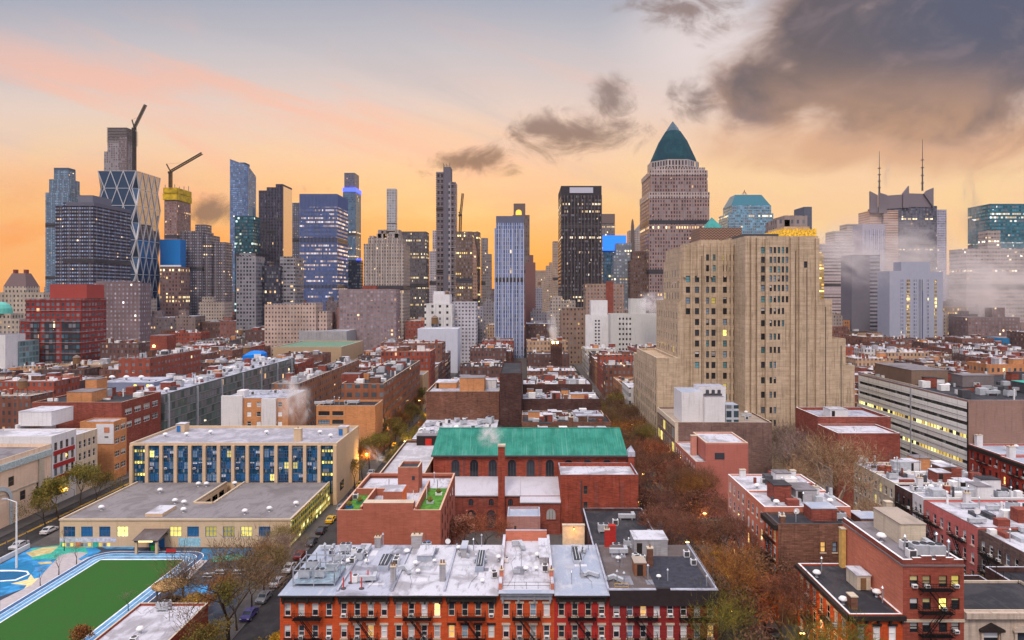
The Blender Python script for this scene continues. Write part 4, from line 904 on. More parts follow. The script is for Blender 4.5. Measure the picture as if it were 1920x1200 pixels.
def church():
    t = thing('church', 'red brick church with a green copper roof and round-arched windows', 'church', (2, 180, 0))
    D, ze, zr = 180., 16.0, 21.5
    COP = roofing('copper_green', (.035, .33, .24), .30, (.10, .46, .36), .55, 0); x0, x1 = -23.9, 26.2
    def cop(g, b, o):
        uv = uvn(g); u, v, _ = g.sep(uv); n = g.noise(uv, .35, 5, .6); f = g.m('FRACT', g.m('DIVIDE', u, .62)); n2 = g.noise(g.xyz(g.m('MULTIPLY', u, 1.7), g.m('MULTIPLY', v, .12), 0.), 1., 3, .6)
        c = g.mix(g.ss(n, .35, .65), (.016, .165, .118), (.038, .245, .180)); c = g.mix(g.m('MULTIPLY', g.ss(n2, .5, .7), .55), c, (.12, .33, .26)); c = g.mix(g.m('MULTIPLY', g.m('LESS_THAN', f, .14), .6), c, (.012, .17, .13))
        g.put(b.inputs['Base Color'], c); b.inputs['Roughness'].default_value = .7; b.inputs['Specular IOR Level'].default_value = .2
    COP = base_mat('standing_seam_copper', cop)
    MB().box(x0, x1, D, 193, 0, ze, 0, skip='bt').build('nave_wall', BR_RED, t)
    mb = MB(); yr = 188.; rA = [(x0-.4, D-.7, ze), (x1+.3, D-.7, ze), (x1-.6, yr, zr), (x0+.6, yr, zr)]; mb.face(rA, 0)
    mb.face([(x1+.3, yr+8.7, ze), (x0-.4, yr+8.7, ze), (x0+.6, yr, zr), (x1-.6, yr, zr)], 0); mb.face([(x0-.4, yr+8.7, ze), (x0-.4, D-.7, ze), (x0+.6, yr, zr)], 0); mb.face([(x1+.3, D-.7, ze), (x1+.3, yr+8.7, ze), (x1-.6, yr, zr)], 0)
    rf = mb.build('roof', COP, t)
    mb = MB(); n = 80
    for i in range(n+1):
        a = x0-.4+(x1-x0+.7)*i/n; b = x0+.6+(x1-x0-1.2)*i/n; mb.tube((a, D-.68, ze+.02), (b, yr, zr+.02), .05, n=4)
    mb.tube((x0+.6, yr, zr), (x1-.6, yr, zr), .18, n=6); mb.build('seam_rib', COP, rf)
    MB().box(x0-.5, x1+.3, D-1.0, D-.69, ze-.22, ze+.12).build('gutter', DKM, t)
    mb = MB(); mb.box(x0, x1, D-.28, D-.002, ze-.75, ze-.23); mb.build('cornice', BR_MAR, t)
    for p in (854, 889, 924, 960, 995, 1031, 1066, 1102, 1138): arch_win(t, W(p, D), D, H(893, D)+.05, 2.1, H(862, D)-H(893, D), BR_MAR, P_DARK)
    for p in (870, 942, 1012, 1084, 1156): MB().box(W(p, D)-.12, W(p, D)+.12, D-.2, D-.003, 10.6, ze-.76).build('downpipe', DKM, t)
    g = MB().box(x1+.35, x1+1.9, D-1.6, D+.6, 0, H(838, D)-1.4).build('gable_pier', BR_RED, t)
    MB().loft([[(x1+.2, D-1.8, 16.), (x1+2.05, D-1.8, 16.), (x1+2.05, D+.8, 16.), (x1+.2, D+.8, 16.)], [(x1+.2, D-1.8, 17.2), (x1+2.05, D-1.8, 17.2), (x1+2.05, D+.8, 17.2), (x1+.2, D+.8, 17.2)], [(x1+1.1, D-.5, 18.6), (x1+1.2, D-.5, 18.6), (x1+1.2, D-.4, 18.6), (x1+1.1, D-.4, 18.6)]]).build('cap', RF_WHITE2, g)
    # side aisle with a lean-to metal roof
    ya, za0, za1 = 169., H(893, D), 8.9; xa = W(1050, 170)
    mb = MB(); mb.box(x0+.1, xa, ya, D-.01, 0, za1-.2, 0, skip='bt'); mb.build('aisle_wall', BR_MAR, t)
    ALR = roofing('aisle_roof', (.52, .50, .54), .35, (.36, .34, .37), .5, 0)
    xm = W(975, 169)
    mb = MB(); mb.face([(x0-.2, ya-.4, za1), (xm, ya-.4, za1), (xm, D-.02, za0), (x0-.2, D-.02, za0)], 0); mb.face([(xm+.01, ya-3., za1-.9), (xa, ya-3., za1-.9), (xa, D-.02, za0-.05), (xm+.01, D-.02, za0-.05)], 0)
    for a, b, y, z in ((x0-.2, xm, ya-.4, za1), (xm+.01, xa, ya-3., za1-.9)): mb.face([(a, y, z-.25), (b, y, z-.25), (b, y, z), (a, y, z)], 0)
    mb.build('aisle_roof', ALR, t)
    MB().box(xm+.1, xa-.1, ya-2.7, ya-.002, 0, za1-1.1, skip='bt').build('chapel_wall', BR_MAR, t)
    for p in (847, 883, 921, 957): arch_win(t, W(p, ya), ya, H(948, ya), 1.2, 1.7, BR_RED, P_DARK)
    for p in (884, 921): arch_win(t, W(p, ya), ya, 0.8, 2.2, 4.4, BR_RED, P_DARK)
    for p in (998, 1033): arch_win(t, W(p, ya-2.7), ya-2.7, 3.8, 2.2, 2.6, BR_RED, P_CURT)
    # chimney stack in front of the clerestory
    c = MB().box(W(934, 168.5), W(946.5, 168.5), 168.0, 169.7, 0, H(838, 168), skip='b').build('chimney', BR_RED, t); MB().box(W(933, 168.5), W(947.5, 168.5), 167.8, 169.9, H(838, 168)+.002, H(836, 168)+.15).build('cap', STONE, c)
    # transept block at the street end
    building('', '', '', W(1051, 167), W(1197, 167), 167, 179., H(897, 167), BR_RED, RF_WHITE, {'F': [(W(1094, 167)-W(1051, 167), W(1102, 167)-W(1051, 167), H(927, 167), H(911, 167)), (W(1094, 167)-W(1051, 167), W(1102, 167)-W(1051, 167), H(958, 167), H(941, 167))]}, root=t, par=.9, cop=RF_WHITE2, wname='transept_wall', rname='transept_roof', wk={'*': dict(frame=WOOD, panes=[(P_DARK, 1)])})
    for p in (1062, 1118, 1166): MB().box(W(p, 167)-.5, W(p, 167)+.5, 166.75, 166.997, 0, H(900, 167)-.3).build('pilaster', BR_MAR if p > 1100 else BR_RED, t)
    MB().tube((W(1090, 167), 166.7, H(900, 167)), (W(1090, 167), 166.7, 5.), .14).build('downpipe', DKM, t)
    mb = MB(); y = 172.
    for q in (0, .5): mb.tube((xa+.15+q, 168.6, 5), (xa+.15+q, 168.6, 13.6), .05, n=4)
    for i in range(20): mb.tube((xa+.15, 168.6, 5.2+i*.42), (xa+.65, 168.6, 5.2+i*.42), .035, n=4)
    # small brick annex
    a = building('brick_annex', 'small dusty pink brick annex with a blue-grey roof against the church aisle', 'building', W(951, 156), W(1013, 156), 156, 163, H(968, 156)-.4, masonry('brick_dusty_pink', (.42, .22, .19), .14, .3), RF_BLUE, {}, par=.4, cop=RF_BLUE)
    MB().box(W(964, 156), W(968, 156), 155.9, 155.997, H(992, 156), H(986, 156)).build('window', P_DARK, a)
    # lamp-lit wall beside the church
    cw = thing('court_wall', 'low plastered yard wall glowing orange under a lamp beside the church', 'wall', (W(1075, 150), 151, 0)); xa_, xb_ = W(1055, 150), W(1096, 150); zt_ = H(986, 150)
    MB().box(xa_, xb_, 150, 151, 0, zt_, skip='b').build('plaster', plain('plaster_cream', (.72, .60, .42), .8), cw); MB().box(xa_-.1, xb_+.1, 149.9, 151.1, zt_, zt_+.15).build('coping', STONE, cw)
    lw = thing('wall_lamp', 'warm lamp on the plastered yard wall beside the church', 'lamp', ((xa_+xb_)/2, 149.8, zt_-.1)); x = (xa_+xb_)/2; MB().box(x-.04, x+.04, 148.9, 149.89, zt_-.12, zt_-.02).build('bracket', DKM, lw); MB().box(x-.2, x+.2, 148.6, 149.0, zt_-.18, zt_-.02).build('housing', DKM, lw); MB().box(x-.15, x+.15, 148.65, 148.95, zt_-.24, zt_-.184).build('bulb', GLOW, lw)
    ld = bpy.data.lights.new('wall_lamp_light', 'POINT'); ld.energy = 130; ld.color = (1., .36, .012); ld.shadow_soft_size = .3; lo = bpy.data.objects.new('wall_lamp_light', ld); COL.objects.link(lo); lo.location = (x, 148.4, zt_-1.2)
    e = building('back_extension', 'low black-roofed extension with grey ducts behind the dark crimson house', 'building', 13.6, 27.6, 132, 164.5, 6.4, BR_DKBR, RF_DARK, par=.7, cop=RF_WHITE2); MB().box(16.9, 18.3, 140, 141.4, 6.4, 11.).build('chimney', BR_CRIM, e)
    for k in range(7): rooftop(('duct', 'hvac_unit', 'condenser')[k % 3], 15.5+(k*3.1) % 11, 134+k*4, 6.4, 'the black-roofed extension', None, 1.2)
    # long low hall on the left of the church
    h = building('parish_hall', 'long low hall with a grey membrane roof left of the church', 'building', -35.8, -24.6, 168, 208, 13.2, BR_BROWN, roofing('hall_roof', (.40, .38, .40), .6, (.62, .61, .64)), {}, par=.8, cop=CREAM)
    bulkhead(h, -32, -24.9, 204, 207.6, 13.2, 2.8, DARKST, RF_GREY, False, 'roof_shed'); MB().box(-29.4, -27.6, 203.9, 203.99, 13.3, 15.2).build('red_door', plain('door_red', (.55, .03, .02), .5), h)
church()
def roof_garden():
    SAL = masonry('brick_terracotta', (.40, .135, .088), .16, .22); t = thing('apartment_building', 'terracotta brick apartment house with green roof terraces and white walkways', 'apartment house', (-26, 145, 0))
    x0, x1, D, Z = -36., W(826, 132.6), 132.6, 16.0
    MB().box(x0, x1, D, 160, 0, Z, 0, skip='bt').build('wall', SAL, t)
    MB().box(x0+.3, x1-.3, D+.3, 159.7, Z-1.0, Z-.6, skip='b').build('roof', RF_WHITE, t)
    mb = MB(); ring(mb, x0, x1, D, 160, Z, Z+.55, .35); mb.box(x0+.35, x0+7.9, 146, 146.4, Z-.6, Z+.9); mb.box(x0+4.3, x0+4.65, D+.35, 146, Z-.59, Z+1.1); mb.box(x1-5.0, x1-4.65, D+.35, 152, Z-.59, Z+1.1)
    mb.build('parapet', [SAL, plain('coping_peach', (.62, .38, .27), .7)], t)
    G = plain('roof_turf', (.08, .22, .035), .95, 0, .3, 1.); MB().box(x0+.4, x0+4.2, D+.4, 145.9, Z-.55, Z-.45).build('terrace_lawn', G, t); MB().box(x1-4.6, x1-.4, D+.4, 151, Z-.55, Z-.45).build('terrace_lawn', G, t)
    MB().box(x0+4.9, x1-5.2, D-.003, D+2.2, Z+.56, Z+1.9, skip='').build('front_parapet', [SAL, STONE], t)
    b = MB().box(x0+8.8, x0+13.2, 148, 153.5, Z-.6, Z+4.4, skip='b').build('penthouse', [SAL, RF_DARK], t); mb = MB(); ring(mb, x0+8.8, x0+13.2, 148, 153.5, Z+4.4, Z+4.9, .3); mb.build('parapet', [SAL, STONE], b); MB().box(x0+11.8, x0+12.4, 147.9, 147.99, Z+2.2, Z+3.0).build('window', P_DARK, b)
    b = MB().box(x0+7.6, x0+11.4, 138.5, 143.5, Z-.6, Z+2.4, skip='b').build('stair_bulkhead', [SAL, RF_WHITE], t); MB().box(x0+11.402, x0+11.5, 138.6, 143.4, Z-.5, Z+2.3).build('painted_wall', plain('wall_bright_orange', (.72, .17, .05), .7), b)
    for q in range(3): MB().tube((x0+13.4+q*1.1, 140+q*1.7, Z-.6), (x0+13.4+q*1.1, 140+q*1.7, Z+2.2), .07).build('pergola_post', WHITE, t)
    mb = MB()
    for r in range(5):
        for q in range(5):
            mb.box(x1+.002, x1+.05, 135+q*4.6, 136.1+q*4.6, 1.2+r*3.0, 2.9+r*3.0)
    mb.build('window', P_DARK, t, kind='stuff')
    for i, (a, b_, c) in enumerate(((1.2, 137, 'blue'), (2.6, 140, 'green'), (x1-x0-3, 140, 'grey'), (x1-x0-2, 146, 'white'))):
        k = thing('terrace_planter', '%s planter box on a green roof terrace' % c, 'planter', (x0+a, b_, Z-.45)); MB().box(x0+a-.7, x0+a+.7, b_-.3, b_+.3, Z-.45, Z+.1).build('box', {'blue': BLUEP, 'green': plain('planter_green', (.05, .2, .1)), 'grey': GREYM, 'white': WHITE}[c], k); MB().lathe(x0+a, b_, [(.5, Z+.1), (.6, Z+.5), (.3, Z+.9)], 8).build('foliage', L_GREEN, k)
    for p, q in ((1.0, 143), (6.5, 150), (15.5, 156), (17, 150), (13, 136)): rooftop(('vent_pipe', 'roof_vent', 'condenser')[int(q) % 3], x0+p, q, Z-.55, 'the roof garden house')
roof_garden()

# ------------------------------------------------------------------ houses across the tree-lined street
def right_houses():
    FR = plain('cream_frame2', (.62, .58, .5), .6)
    Rw = lambda z1, n, pitch=3.3, first=2.9: [z1-first-i*pitch for i in range(n) if z1-first-i*pitch > .8]
    # corner house, black roof
    z = 13.8; t = building('row_house', 'bright orange-red corner house with a flat black roof and white edge', 'house', 44.4, 51.7, 95, 113, z, BR_ORANGE, RF_DARK, {'F': grid(7.3, 3, Rw(z, 4, 3.2, 3.4), 1.0, 2.0, .5, .3), 'L': grid(18, 7, Rw(z, 4, 3.2, 3.4), .95, 2.0, .4, .4)}, par=.25, cop=WHITE, wk={'F': dict(frame=WHITE, lintel=DARKST, sill=DARKST, panes=[(P_CURT, 3), (P_BLIND, 2)]), 'L': dict(depth=.07, frame=FR, lintel=CREAM, sill=STONE, ac=.4)})
    mb = MB(); mb.box(44.0, 52.0, 94.5, 94.997, z-.5, z+.1); mb.box(43.9, 44.397, 94.5, 113, z-.5, z+.1)
    for q in range(5): mb.box(45+q*1.6, 45.25+q*1.6, 94.6, 94.996, z-1.0, z-.503)
    mb.build('cornice', DARKST, t); g = face_geo('L', 44.4, 51.7, 95, 113); fire_escape(t, 'L', g, 12.5, [z-3.5, z-6.7, z-9.9], 4.4); fire_escape(t, 'L', g, 5.5, [z-3.5, z-6.7, z-9.9], 4.)
    b = bulkhead(t, 49.3, 51.3, 103, 106.5, z+.1, 2.1, CREAM, RF_WHITE, False, 'roof_access_box'); MB().box(49.8, 50.6, 102.9, 102.99, z+.2, z+1.9).build('door', WOOD, b); chimney(t, 46.0, 97.6, z, 1.7, .45, .7, BR_BROWN, 0)
    for a, c, k in ((45.2, 98.6, 'roof_vent'), (45.4, 108, 'roof_vent'), (47, 110, 'vent_pipe'), (51, 99, 'vent_pipe'), (51.2, 101, 'roof_vent')): rooftop(k, a, c, z, 'the black corner house roof')
    # tall salmon house with stepped parapet
    z = 20.6; x0, x1 = 51.72, 60.1
    fz = [(a, b, H(1098, 95)-.2, H(1079, 95)) for a, b in ((.95, 2.1), (2.7, 3.85), (4.95, 6.1), (6.65, 7.8))]; fz = [(a, b, round(c-q*3.12, 3), round(d-q*3.12, 3)) for q in range(5) for a, b, c, d in fz]
    t = building('row_house', 'tall salmon brick house with a stepped white-capped parapet and yellow blinds', 'house', x0, x1, 95, 113, z, BR_SALM, RF_GREY, {'F': fz}, par=0, wk={'F': dict(wall=masonry('brick_deep_maroon', (.30, .075, .05), .2, .35), frame=DARKST, panes=[(pane_mat('pane_yellow_blind', (.62, .48, .22), blind=1), 3), (P_YEL, .5), (P_BLIND, 2)], ac=.6)})
    MB().box(x0+.02, x1-.02, 94.9, 94.997, 0.1, z-.02-1.6).build('front_facing', BR_MAR, t) if False else None
    mb = MB(); mb.box(x0, x0+.35, 95.4, 113, z+.2, z+.9); mb.box(x1-.35, x1, 95.4, 113, z+.2, z+.7)
    for a, b, c in ((0, 1.4, .7), (1.4, 2.6, .95), (2.6, 4.0, 1.2), (4.0, 4.6, .7), (4.6, 5.9, 1.2), (5.9, 7.0, .95), (7.0, 8.36, .7)): mb.box(x0+a, x0+b, 95., 95.38, z+.2, z+.2+c)
    mb.build('parapet', [BR_MAR, WHITE], t); MB().box(x0+.05, x1+.05, 94.85, 94.997, H(1166, 95), H(1161, 95)).build('string_course', STONE, t)
    fire_escape(t, 'F', ((x0, 95), (1, 0), x1-x0), 4.3, [H(1103, 95), H(1146, 95), H(1189, 95), H(1232, 95)], 4.4)
    b = bulkhead(t, 55.5, 59.2, 102.5, 110.5, z+.2, 3.0, CREAM, RF_TAN, False, 'roof_shed'); chimney(t, 58.4, 111.7, z, 3.8, .5, .5, STONE, 0); chimney(t, x0-.5, 112, 12, 8.0, .35, .5, plain('chimney_yellow', (.6, .38, .12), .8), 0)
    for a, c, k in ((56, 98.5, 'hvac_unit'), (58, 98.2, 'hvac_unit'), (57.2, 100.3, 'duct'), (55, 100.5, 'condenser'), (59.2, 97, 'vent_pipe'), (54.1, 97.2, 'condenser'), (53.4, 104, 'roof_vent'), (59.3, 100, 'vent_pipe'), (54.2, 99, 'vent_pipe')): rooftop(k, a, c, z+.2, 'the tall salmon house roof', None, 1.15)
    # beige stone house with pedimented windows
    z = H(1145, 95)-.3; x0, x1 = 60.12, 75.; BSt = masonry('beige_sandstone', (.52, .42, .34), .12, .5)
    fz = [(a, a+2.2, z-5.6, z-2.7) for a in (2.6, 7.2, 11.6)]
    t = building('row_house', 'beige stone house with carved pediments above its windows', 'house', x0, x1, 95, 105, z, BSt, RF_DARK, {'F': fz}, par=.35, cop=STONE, wk={'F': dict(frame=WOOD, sill=STONE, panes=[(P_DARK, 2), (P_BLIND, 1)])})
    for i, (a, b, c, d) in enumerate(fz):
        m = x0+(a+b)/2; mb = MB()
        if i % 2 == 0: mb.loft([[(m-1.7, yy, z-2.5), (m+1.7, yy, z-2.5), (m+1.7, yy, z-2.2), (m, yy, z-1.3), (m-1.7, yy, z-2.2)][::1] for yy in (94.55, 94.998)])
        else: mb.loft([[(m-1.7, yy, z-2.5), (m+1.7, yy, z-2.5)]+[(m+1.7*math.cos(q*.3927), yy, z-2.3+.8*math.sin(q*.3927)) for q in range(9)] for yy in (94.55, 94.998)])
        mb.build('pediment', DARKST if i % 2 == 0 else BSt, t)
        for q in (-1.35, 1.35): MB().box(m+q-.16, m+q+.16, 94.7, 94.998, z-5.6, z-2.503).build('window_pilaster', BSt, t)
    MB().box(x0, x1, 94.4, 94.997, z-.6, z+.2).build('cornice', BSt, t)
    # dark roofs behind it
    t = building('back_house', 'low house with a black tar roof and long grey skylight curb', 'house', 60.3, 74, 105.3, 113, 11.5, BR_DKBR, RF_DARK, par=.6, cop=RF_WHITE2); skylight(t, 63, 70, 107, 109, 11.5)
    t = building('back_house', 'narrow house whose black roof is fenced by a pale parapet', 'house', 74.3, 84, 96, 112, 13., BR_DKBR, RF_DARK, par=.9, cop=RF_WHITE)
    railing(t, [(74.3, 96.3), (74.3, 111)], 13.9, 1.); rooftop('condenser', 78, 104, 13., 'the black fenced roof'); rooftop('hvac_unit', 80, 108, 13., 'the black fenced roof')
    # worn brown brick house, red front to the street
    z = 17.4; t = building('row_house', 'worn brown brick house with black roof decks and a red street front', 'house', 44., 58., 121, 127.6, z, masonry('brick_weathered', (.20, .10, .07), .35, .6), RF_DARK, {'F': [(7.5, 8.4, z-4.6, z-2.8), (9.6, 10.4, z-4.6, z-2.8), (7.3, 8.4, z-8.9, z-7.1), (9.6, 10.4, z-8.6, z-7.)], 'L': grid(6.6, 3, Rw(z, 5), .95, 2., .3, .3)}, par=.4, cop=DKM, wk={'F': dict(frame=DARKST, sill=STONE, panes=[(P_LIT, 1), (P_SKY, 2)]), 'L': dict(wall=BR_ORANGE, depth=.07, frame=FR, lintel=CREAM, sill=STONE, panes=MIXP)})
    MB().box(43.9, 43.997, 120.9, 127.6, .2, .3).build('plinth', STONE, t); MB().box(43.3, 43.998, 120.7, 127.7, z-.7, z+.2).build('cornice', DARKST, t)
    fire_escape(t, 'L', face_geo('L', 44., 58., 121, 127.6), 3.3, [z-3.4, z-6.7, z-10], 4.2); bulkhead(t, 51, 55.5, 123.5, 127, z, 2.2, BR_MAR, RF_BLUE, False); chimney(t, 45.2, 122, z, 1.4, .4, .4, BR_BROWN, 1); railing(t, [(50.5, 121.3), (57.5, 121.3), (57.5, 127)], z, 1.1)
    for a, c, k in ((46.2, 125, 'condenser'), (49, 125.5, 'satellite_dish'), (56.5, 124.5, 'hvac_unit'), (48, 123, 'vent_pipe')): rooftop(k, a, c, z, 'the worn brown house roof', None, .9)
    # the red front skin is its own masonry colour on the street side
    # pink stucco pair
    for i, (y0, y1, m, nm) in enumerate(((127.8, 138.5, BR_SALM, 'salmon painted house with a grey rooftop room and white roof'), (138.7, 151, BR_PINK, 'pale pink house with small dark windows and a broad white roof'))):
        z = 18.3; t = building('row_house', nm, 'house', 44.1+.0*i, 60., y0, y1, z, m, RF_WHITE, {'L': grid(y1-y0, 4, Rw(z, 5), .9, 1.9, .3, .3)}, par=.35, cop=WHITE, wk={'L': dict(depth=.07, frame=WHITE, sill=STONE, panes=MIXP)})
        if i == 0: bulkhead(t, 51.5, 55.5, 132, 137, z, 2.2, GREYW, RF_GREY, True, 'rooftop_room'); chimney(t, 57, 136, z, 1.8, .5, .5, WHITEW, 1)
        plant(t, 46, 59.5, y0+.6, y1-.6, z+.02, 12)
        if i == 1: chimney(t, 47, 150, z, 1.5, .6, .4, WHITEW, 0); chimney(t, 57.5, 149, z, 1.6, .5, .5, WHITEW, 0)
        for k in range(5): rooftop(('roof_vent', 'condenser', 'vent_pipe', 'duct')[k % 4], 47+k*2.6, y0+2+(k*3.7) % 7, z, 'the pink and salmon house roofs')
    t = building('row_house', 'low dark-roofed brick house behind the worn brown house', 'house', 58.3, 70, 122, 134, 14.6, BR_DKBR, RF_DARK, {'F': [(2, 3, 10, 11.8), (6, 7, 10, 11.8)]}, par=.5, cop=RF_WHITE2); bulkhead(t, 61, 65, 126, 130, 14.6, 2.4, BR_BROWN, RF_BLUE, False); rooftop('condenser', 67, 127, 14.6, 'the low dark-roofed house')
    t = building('row_house', 'blue-roofed extension with a white parapet beside the garden tree', 'house', 60.4, 68, 134.3, 141, 13.2, GREYW, RF_BLUE, par=.7, cop=WHITE)
    # terracotta house with penthouse, farther along
    z = 14.2; t = building('row_house', 'terracotta house with a blank end wall and a flat-roofed penthouse', 'house', 44., 57.6, 179, 203.5, z, masonry('stucco_terracotta', (.46, .155, .12), .08, .22), RF_WHITE, {'L': grid(24.5, 9, Rw(z, 3), 1.0, 2., .4, .4)}, par=.35, cop=STONE, wk={'L': dict(depth=.07, frame=FR, sill=STONE, panes=MIXP)})
    b = MB().box(46.6, 57.55, 178.99, 193, z+.36, H(833, 179), skip='b').build('penthouse', [masonry('stucco_terracotta', (.46, .155, .12), .08, .22), RF_WHITE], t); MB().box(48.9, 51.4, 178.9, 178.98, H(861, 179), H(849, 179)).build('window', P_DARK, b)
    c = chimney(t, 45.6, 188, z, 5.2, .7, .7, BR_PINK, 0); mb = MB(); ring(mb, 46.6, 57.55, 178.99, 193, H(833, 179), H(833, 179)+.4, .4); mb.build('parapet', [BR_PINK, CREAM], b)
    t = building('garden_shed', 'low house with a bright blue metal roof behind the terracotta house', 'building', 57.8, 64, 176, 184, 8.2, BR_MAR, plain('roof_bright_blue', (.04, .25, .5), .5), par=.3)
    # lamp-lit loft building at the foot of the stepped tower
    z = 19.6; t = building('loft_building', 'cream loft building with lit factory windows at the tower foot', 'building', 44., 72.5, 203.8, 231, z, masonry('loft_brick', (.20, .125, .105), .25, .5), RF_TAN, {'L': grid(27.2, 6, [z-4.6-i*4.2 for i in range(4)], 3.2, 2.9, .6, .6)}, par=.5, cop=CREAM, wk={'L': dict(depth=.07, frame=CREAM, panes=[(P_YEL, 1), (P_DARK, 2), (P_SKY, 1)], bars='grid')})
    MB().box(43.9, 43.997, 203.7, 231, z-.9, z+.45).build('cornice', CREAM, t); MB().box(43.9, 44.9, 203.6, 203.79, 0, z+.4).build('corner_quoin', CREAM, t)
    h = thing('rooftop_machine_house', 'white louvred machine house with open dark machinery on top of the loft building', 'plant room', (57, 210, z)); zt = H(744, 206)
    MB().box(W(1320, 206), W(1348, 206)+1.6, 205.2, 212, z-1.2, zt, skip='b').build('front_wall', [WHITEW, RF_GREY], h); MB().box(W(1274, 210), W(1320, 206)-.02, 207, 218, z+.03, zt+1.2, skip='b').build('side_wall', [WHITEW, RF_BLUE], h); MB().box(W(1320, 206), W(1372, 206), 212.1, 219, z+.03, zt+2.2, skip='b').build('back_wall', [WHITEW, RF_WHITE2], h)
    for q in range(3): MB().lathe(W(1328+q*11, 208), 209, [(.9, zt), (.9, zt+.5), (.5, zt+.52), (.5, zt+1.6), (.2, zt+1.7)], 10).build('fan', DKM, h)
    MB().box(W(1352, 206)+1.4, W(1385, 206), 206, 211.9, z+.03, z+5.2).build('glass_annex', [fac((.45, .48, .52), (.05, .08, .1), 2.2, 2.6, .7, .75, .0, .0), RF_BLUE], h)
    for i in range(7): rooftop(('condenser', 'duct', 'roof_vent', 'hvac_unit')[i % 4], 61+i*1.5, 207+(i*5) % 17, z, 'the loft building roof')
right_houses()
def second_row():
    """backs of the houses on the next street"""
    FR = WHITE; R_ = lambda z1: [z1-3.2-i*3.25 for i in range(4)]
    spec = [(171, 162, CREAM, RF_WHITE2, 'cream stucco house at the far end of the white-roofed row', 16.), (161.8, 152.2, masonry('stucco_ivory', (.62, .55, .44), .1, .4), RF_WHITE, 'ivory house with lit yellow windows in the white-roofed row', 16.), (152, 145.2, BR_DKBR, RF_WHITE, 'soot-brown house between the ivory and the narrow white house', 15.8),
            (145, 141.2, WHITEW, RF_WHITE2, 'narrow white house with black fire stairs in the white-roofed row', 16.), (141, 124.2, CRIMP, RF_WHITE, 'broad rose-pink house with black fire escapes and cluttered white roof', 15.6), (124, 111, masonry('brick_sooty', (.17, .115, .10), .3, .5), RF_WHITE, 'sooty brown house with zigzag fire escapes nearest in the white-roofed row', 15.4)]
    for i, (y1, y0, m, rf, lb, z) in enumerate(spec):
        L = y1-y0; n = max(2, round(L/2.3)); t = building('row_house', lb, 'house', 81., 103., y0, y1, z, m, rf, {'L': grid(L, n, R_(z), 1.0, 1.95, .25, .25)}, par=.4, cop=WHITE if i < 4 else BR_DKBR, wk={'L': dict(frame=FR if i != 2 else DARKST, sill=STONE, ac=.2, panes=[(P_DARK, 5), (P_SKY, 3), (P_BLIND, 3), (P_YEL, 2.5 if i == 1 else .5)])})
        for q in range(max(1, int(L/8))): fire_escape(t, 'L', face_geo('L', 81., 103., y0, y1), 3.6+q*8, [z-3.3, z-6.55, z-9.8], 4.4) if i not in (0, 1) else None
        chimney(t, 82.5+i*1.7, y1-.8, z, 2., .55, .5, BR_RED if i % 2 else WHITEW, 2); bulkhead(t, 90+i, 93+i, y0+1, y0+4.5, z, 2.3, (WHITEW, BR_MAR, DARKST)[i % 3], RF_WHITE)
        plant(t, 82, 102.5, y0+.5, y1-.5, z+.02, 16)
        for k in range(9): rooftop(R.choice(('condenser', 'roof_vent', 'vent_pipe', 'hvac_unit', 'duct', 'satellite_dish', 'antenna_mast')), 83+k*2.1, y0+1+R.random()*(L-2), z, 'the white-roofed row')
    t = building('brick_house', 'square red brick house with a snow-white roof at the end of the row', 'house', 83, 99.5, 184, 197, 20.4, BR_MAR, RF_WHITE, {'F': [(.8, 1.6, 16, 17.4), (.8, 1.6, 12.5, 14)]}, par=.5, cop=WHITE, wk={'*': dict(frame=WHITE, panes=[(P_CURT, 1)])})
    t2 = building('brick_house', 'red brick block with a notched corner behind the square red house', 'house', 83.4, 104, 197.3, 214, 22., BR_MAR, RF_WHITE2, {}, par=.9, cop=WHITE); bulkhead(t2, 88, 93, 200, 205, 22, 2.4, WHITEW, RF_WHITE)
    t = building('back_house', 'small grey weatherboard house under the bare garden tree', 'house', 76, 82.5, 186, 196, 10.5, GREYW, RF_DARK, {'F': [(1, 2, 6, 8), (4, 5, 6, 8)]}, par=.2)
    # red houses facing across at the slab
    for i, (y1, y0) in enumerate(((190.7, 178.2), (178, 166.2), (166, 152))):
        z = 16.2-.3*i; t = building('row_house', ('red house with a black cornice touching the long office slab', 'red house with a black cornice and a sloping white roof light', 'red house with a black cornice nearest in its row of three')[i], 'house', 122., 142, y0, y1, z, masonry('brick_vermilion', (.42, .06, .04), .15, .3), RF_BLUE, {'L': grid(y1-y0, 5, [z-3.3-k*3.3 for k in range(4)], .95, 2., .2, .2)}, par=.4, cop=WHITE, wk={'L': dict(frame=DARKST, sill=STONE, ac=.3)})
        MB().box(121.4, 121.997, y0, y1, z-.8, z+.15).build('cornice', DARKST, t); chimney(t, 124, y1-1, z, 3., .8, .6, WHITEW, 1); fire_escape(t, 'L', face_geo('L', 122., 142, y0, y1), (y1-y0)/2, [z-3.4, z-6.7, z-10], 4.2)
        rooftop('condenser', 128, (y0+y1)/2, z, 'the three red houses by the slab'); rooftop('roof_vent', 132, (y0+y1)/2+2, z, 'the three red houses by the slab')
    # office slab with ribbon windows
    x0, y0, y1, Z = 122., 191., 254., 28.0; t = thing('office_slab', 'long white office slab with dark ribbon windows, some floors lit yellow', 'office building', (150, 222, 0))
    PAN = masonry('white_panel', (.86, .85, .79), .05, .25, 3.3); rc = [(.5, y1-y0-.5, round(Z-3.0-i*3.57, 2), round(Z-1.95-i*3.57, 2)) for i in range(7)]
    mb = MB(); mb.holed((x0, y1), (0, -1), y1-y0, 0, Z, rc, .5, 0); mb.build('side_wall', PAN, t); BRW = masonry('slab_end_brick', (.30, .185, .15), .1, .3); MB().box(x0, 205, y0, y1, 0, Z, 0, skip='btL').build('end_wall', BRW, t)
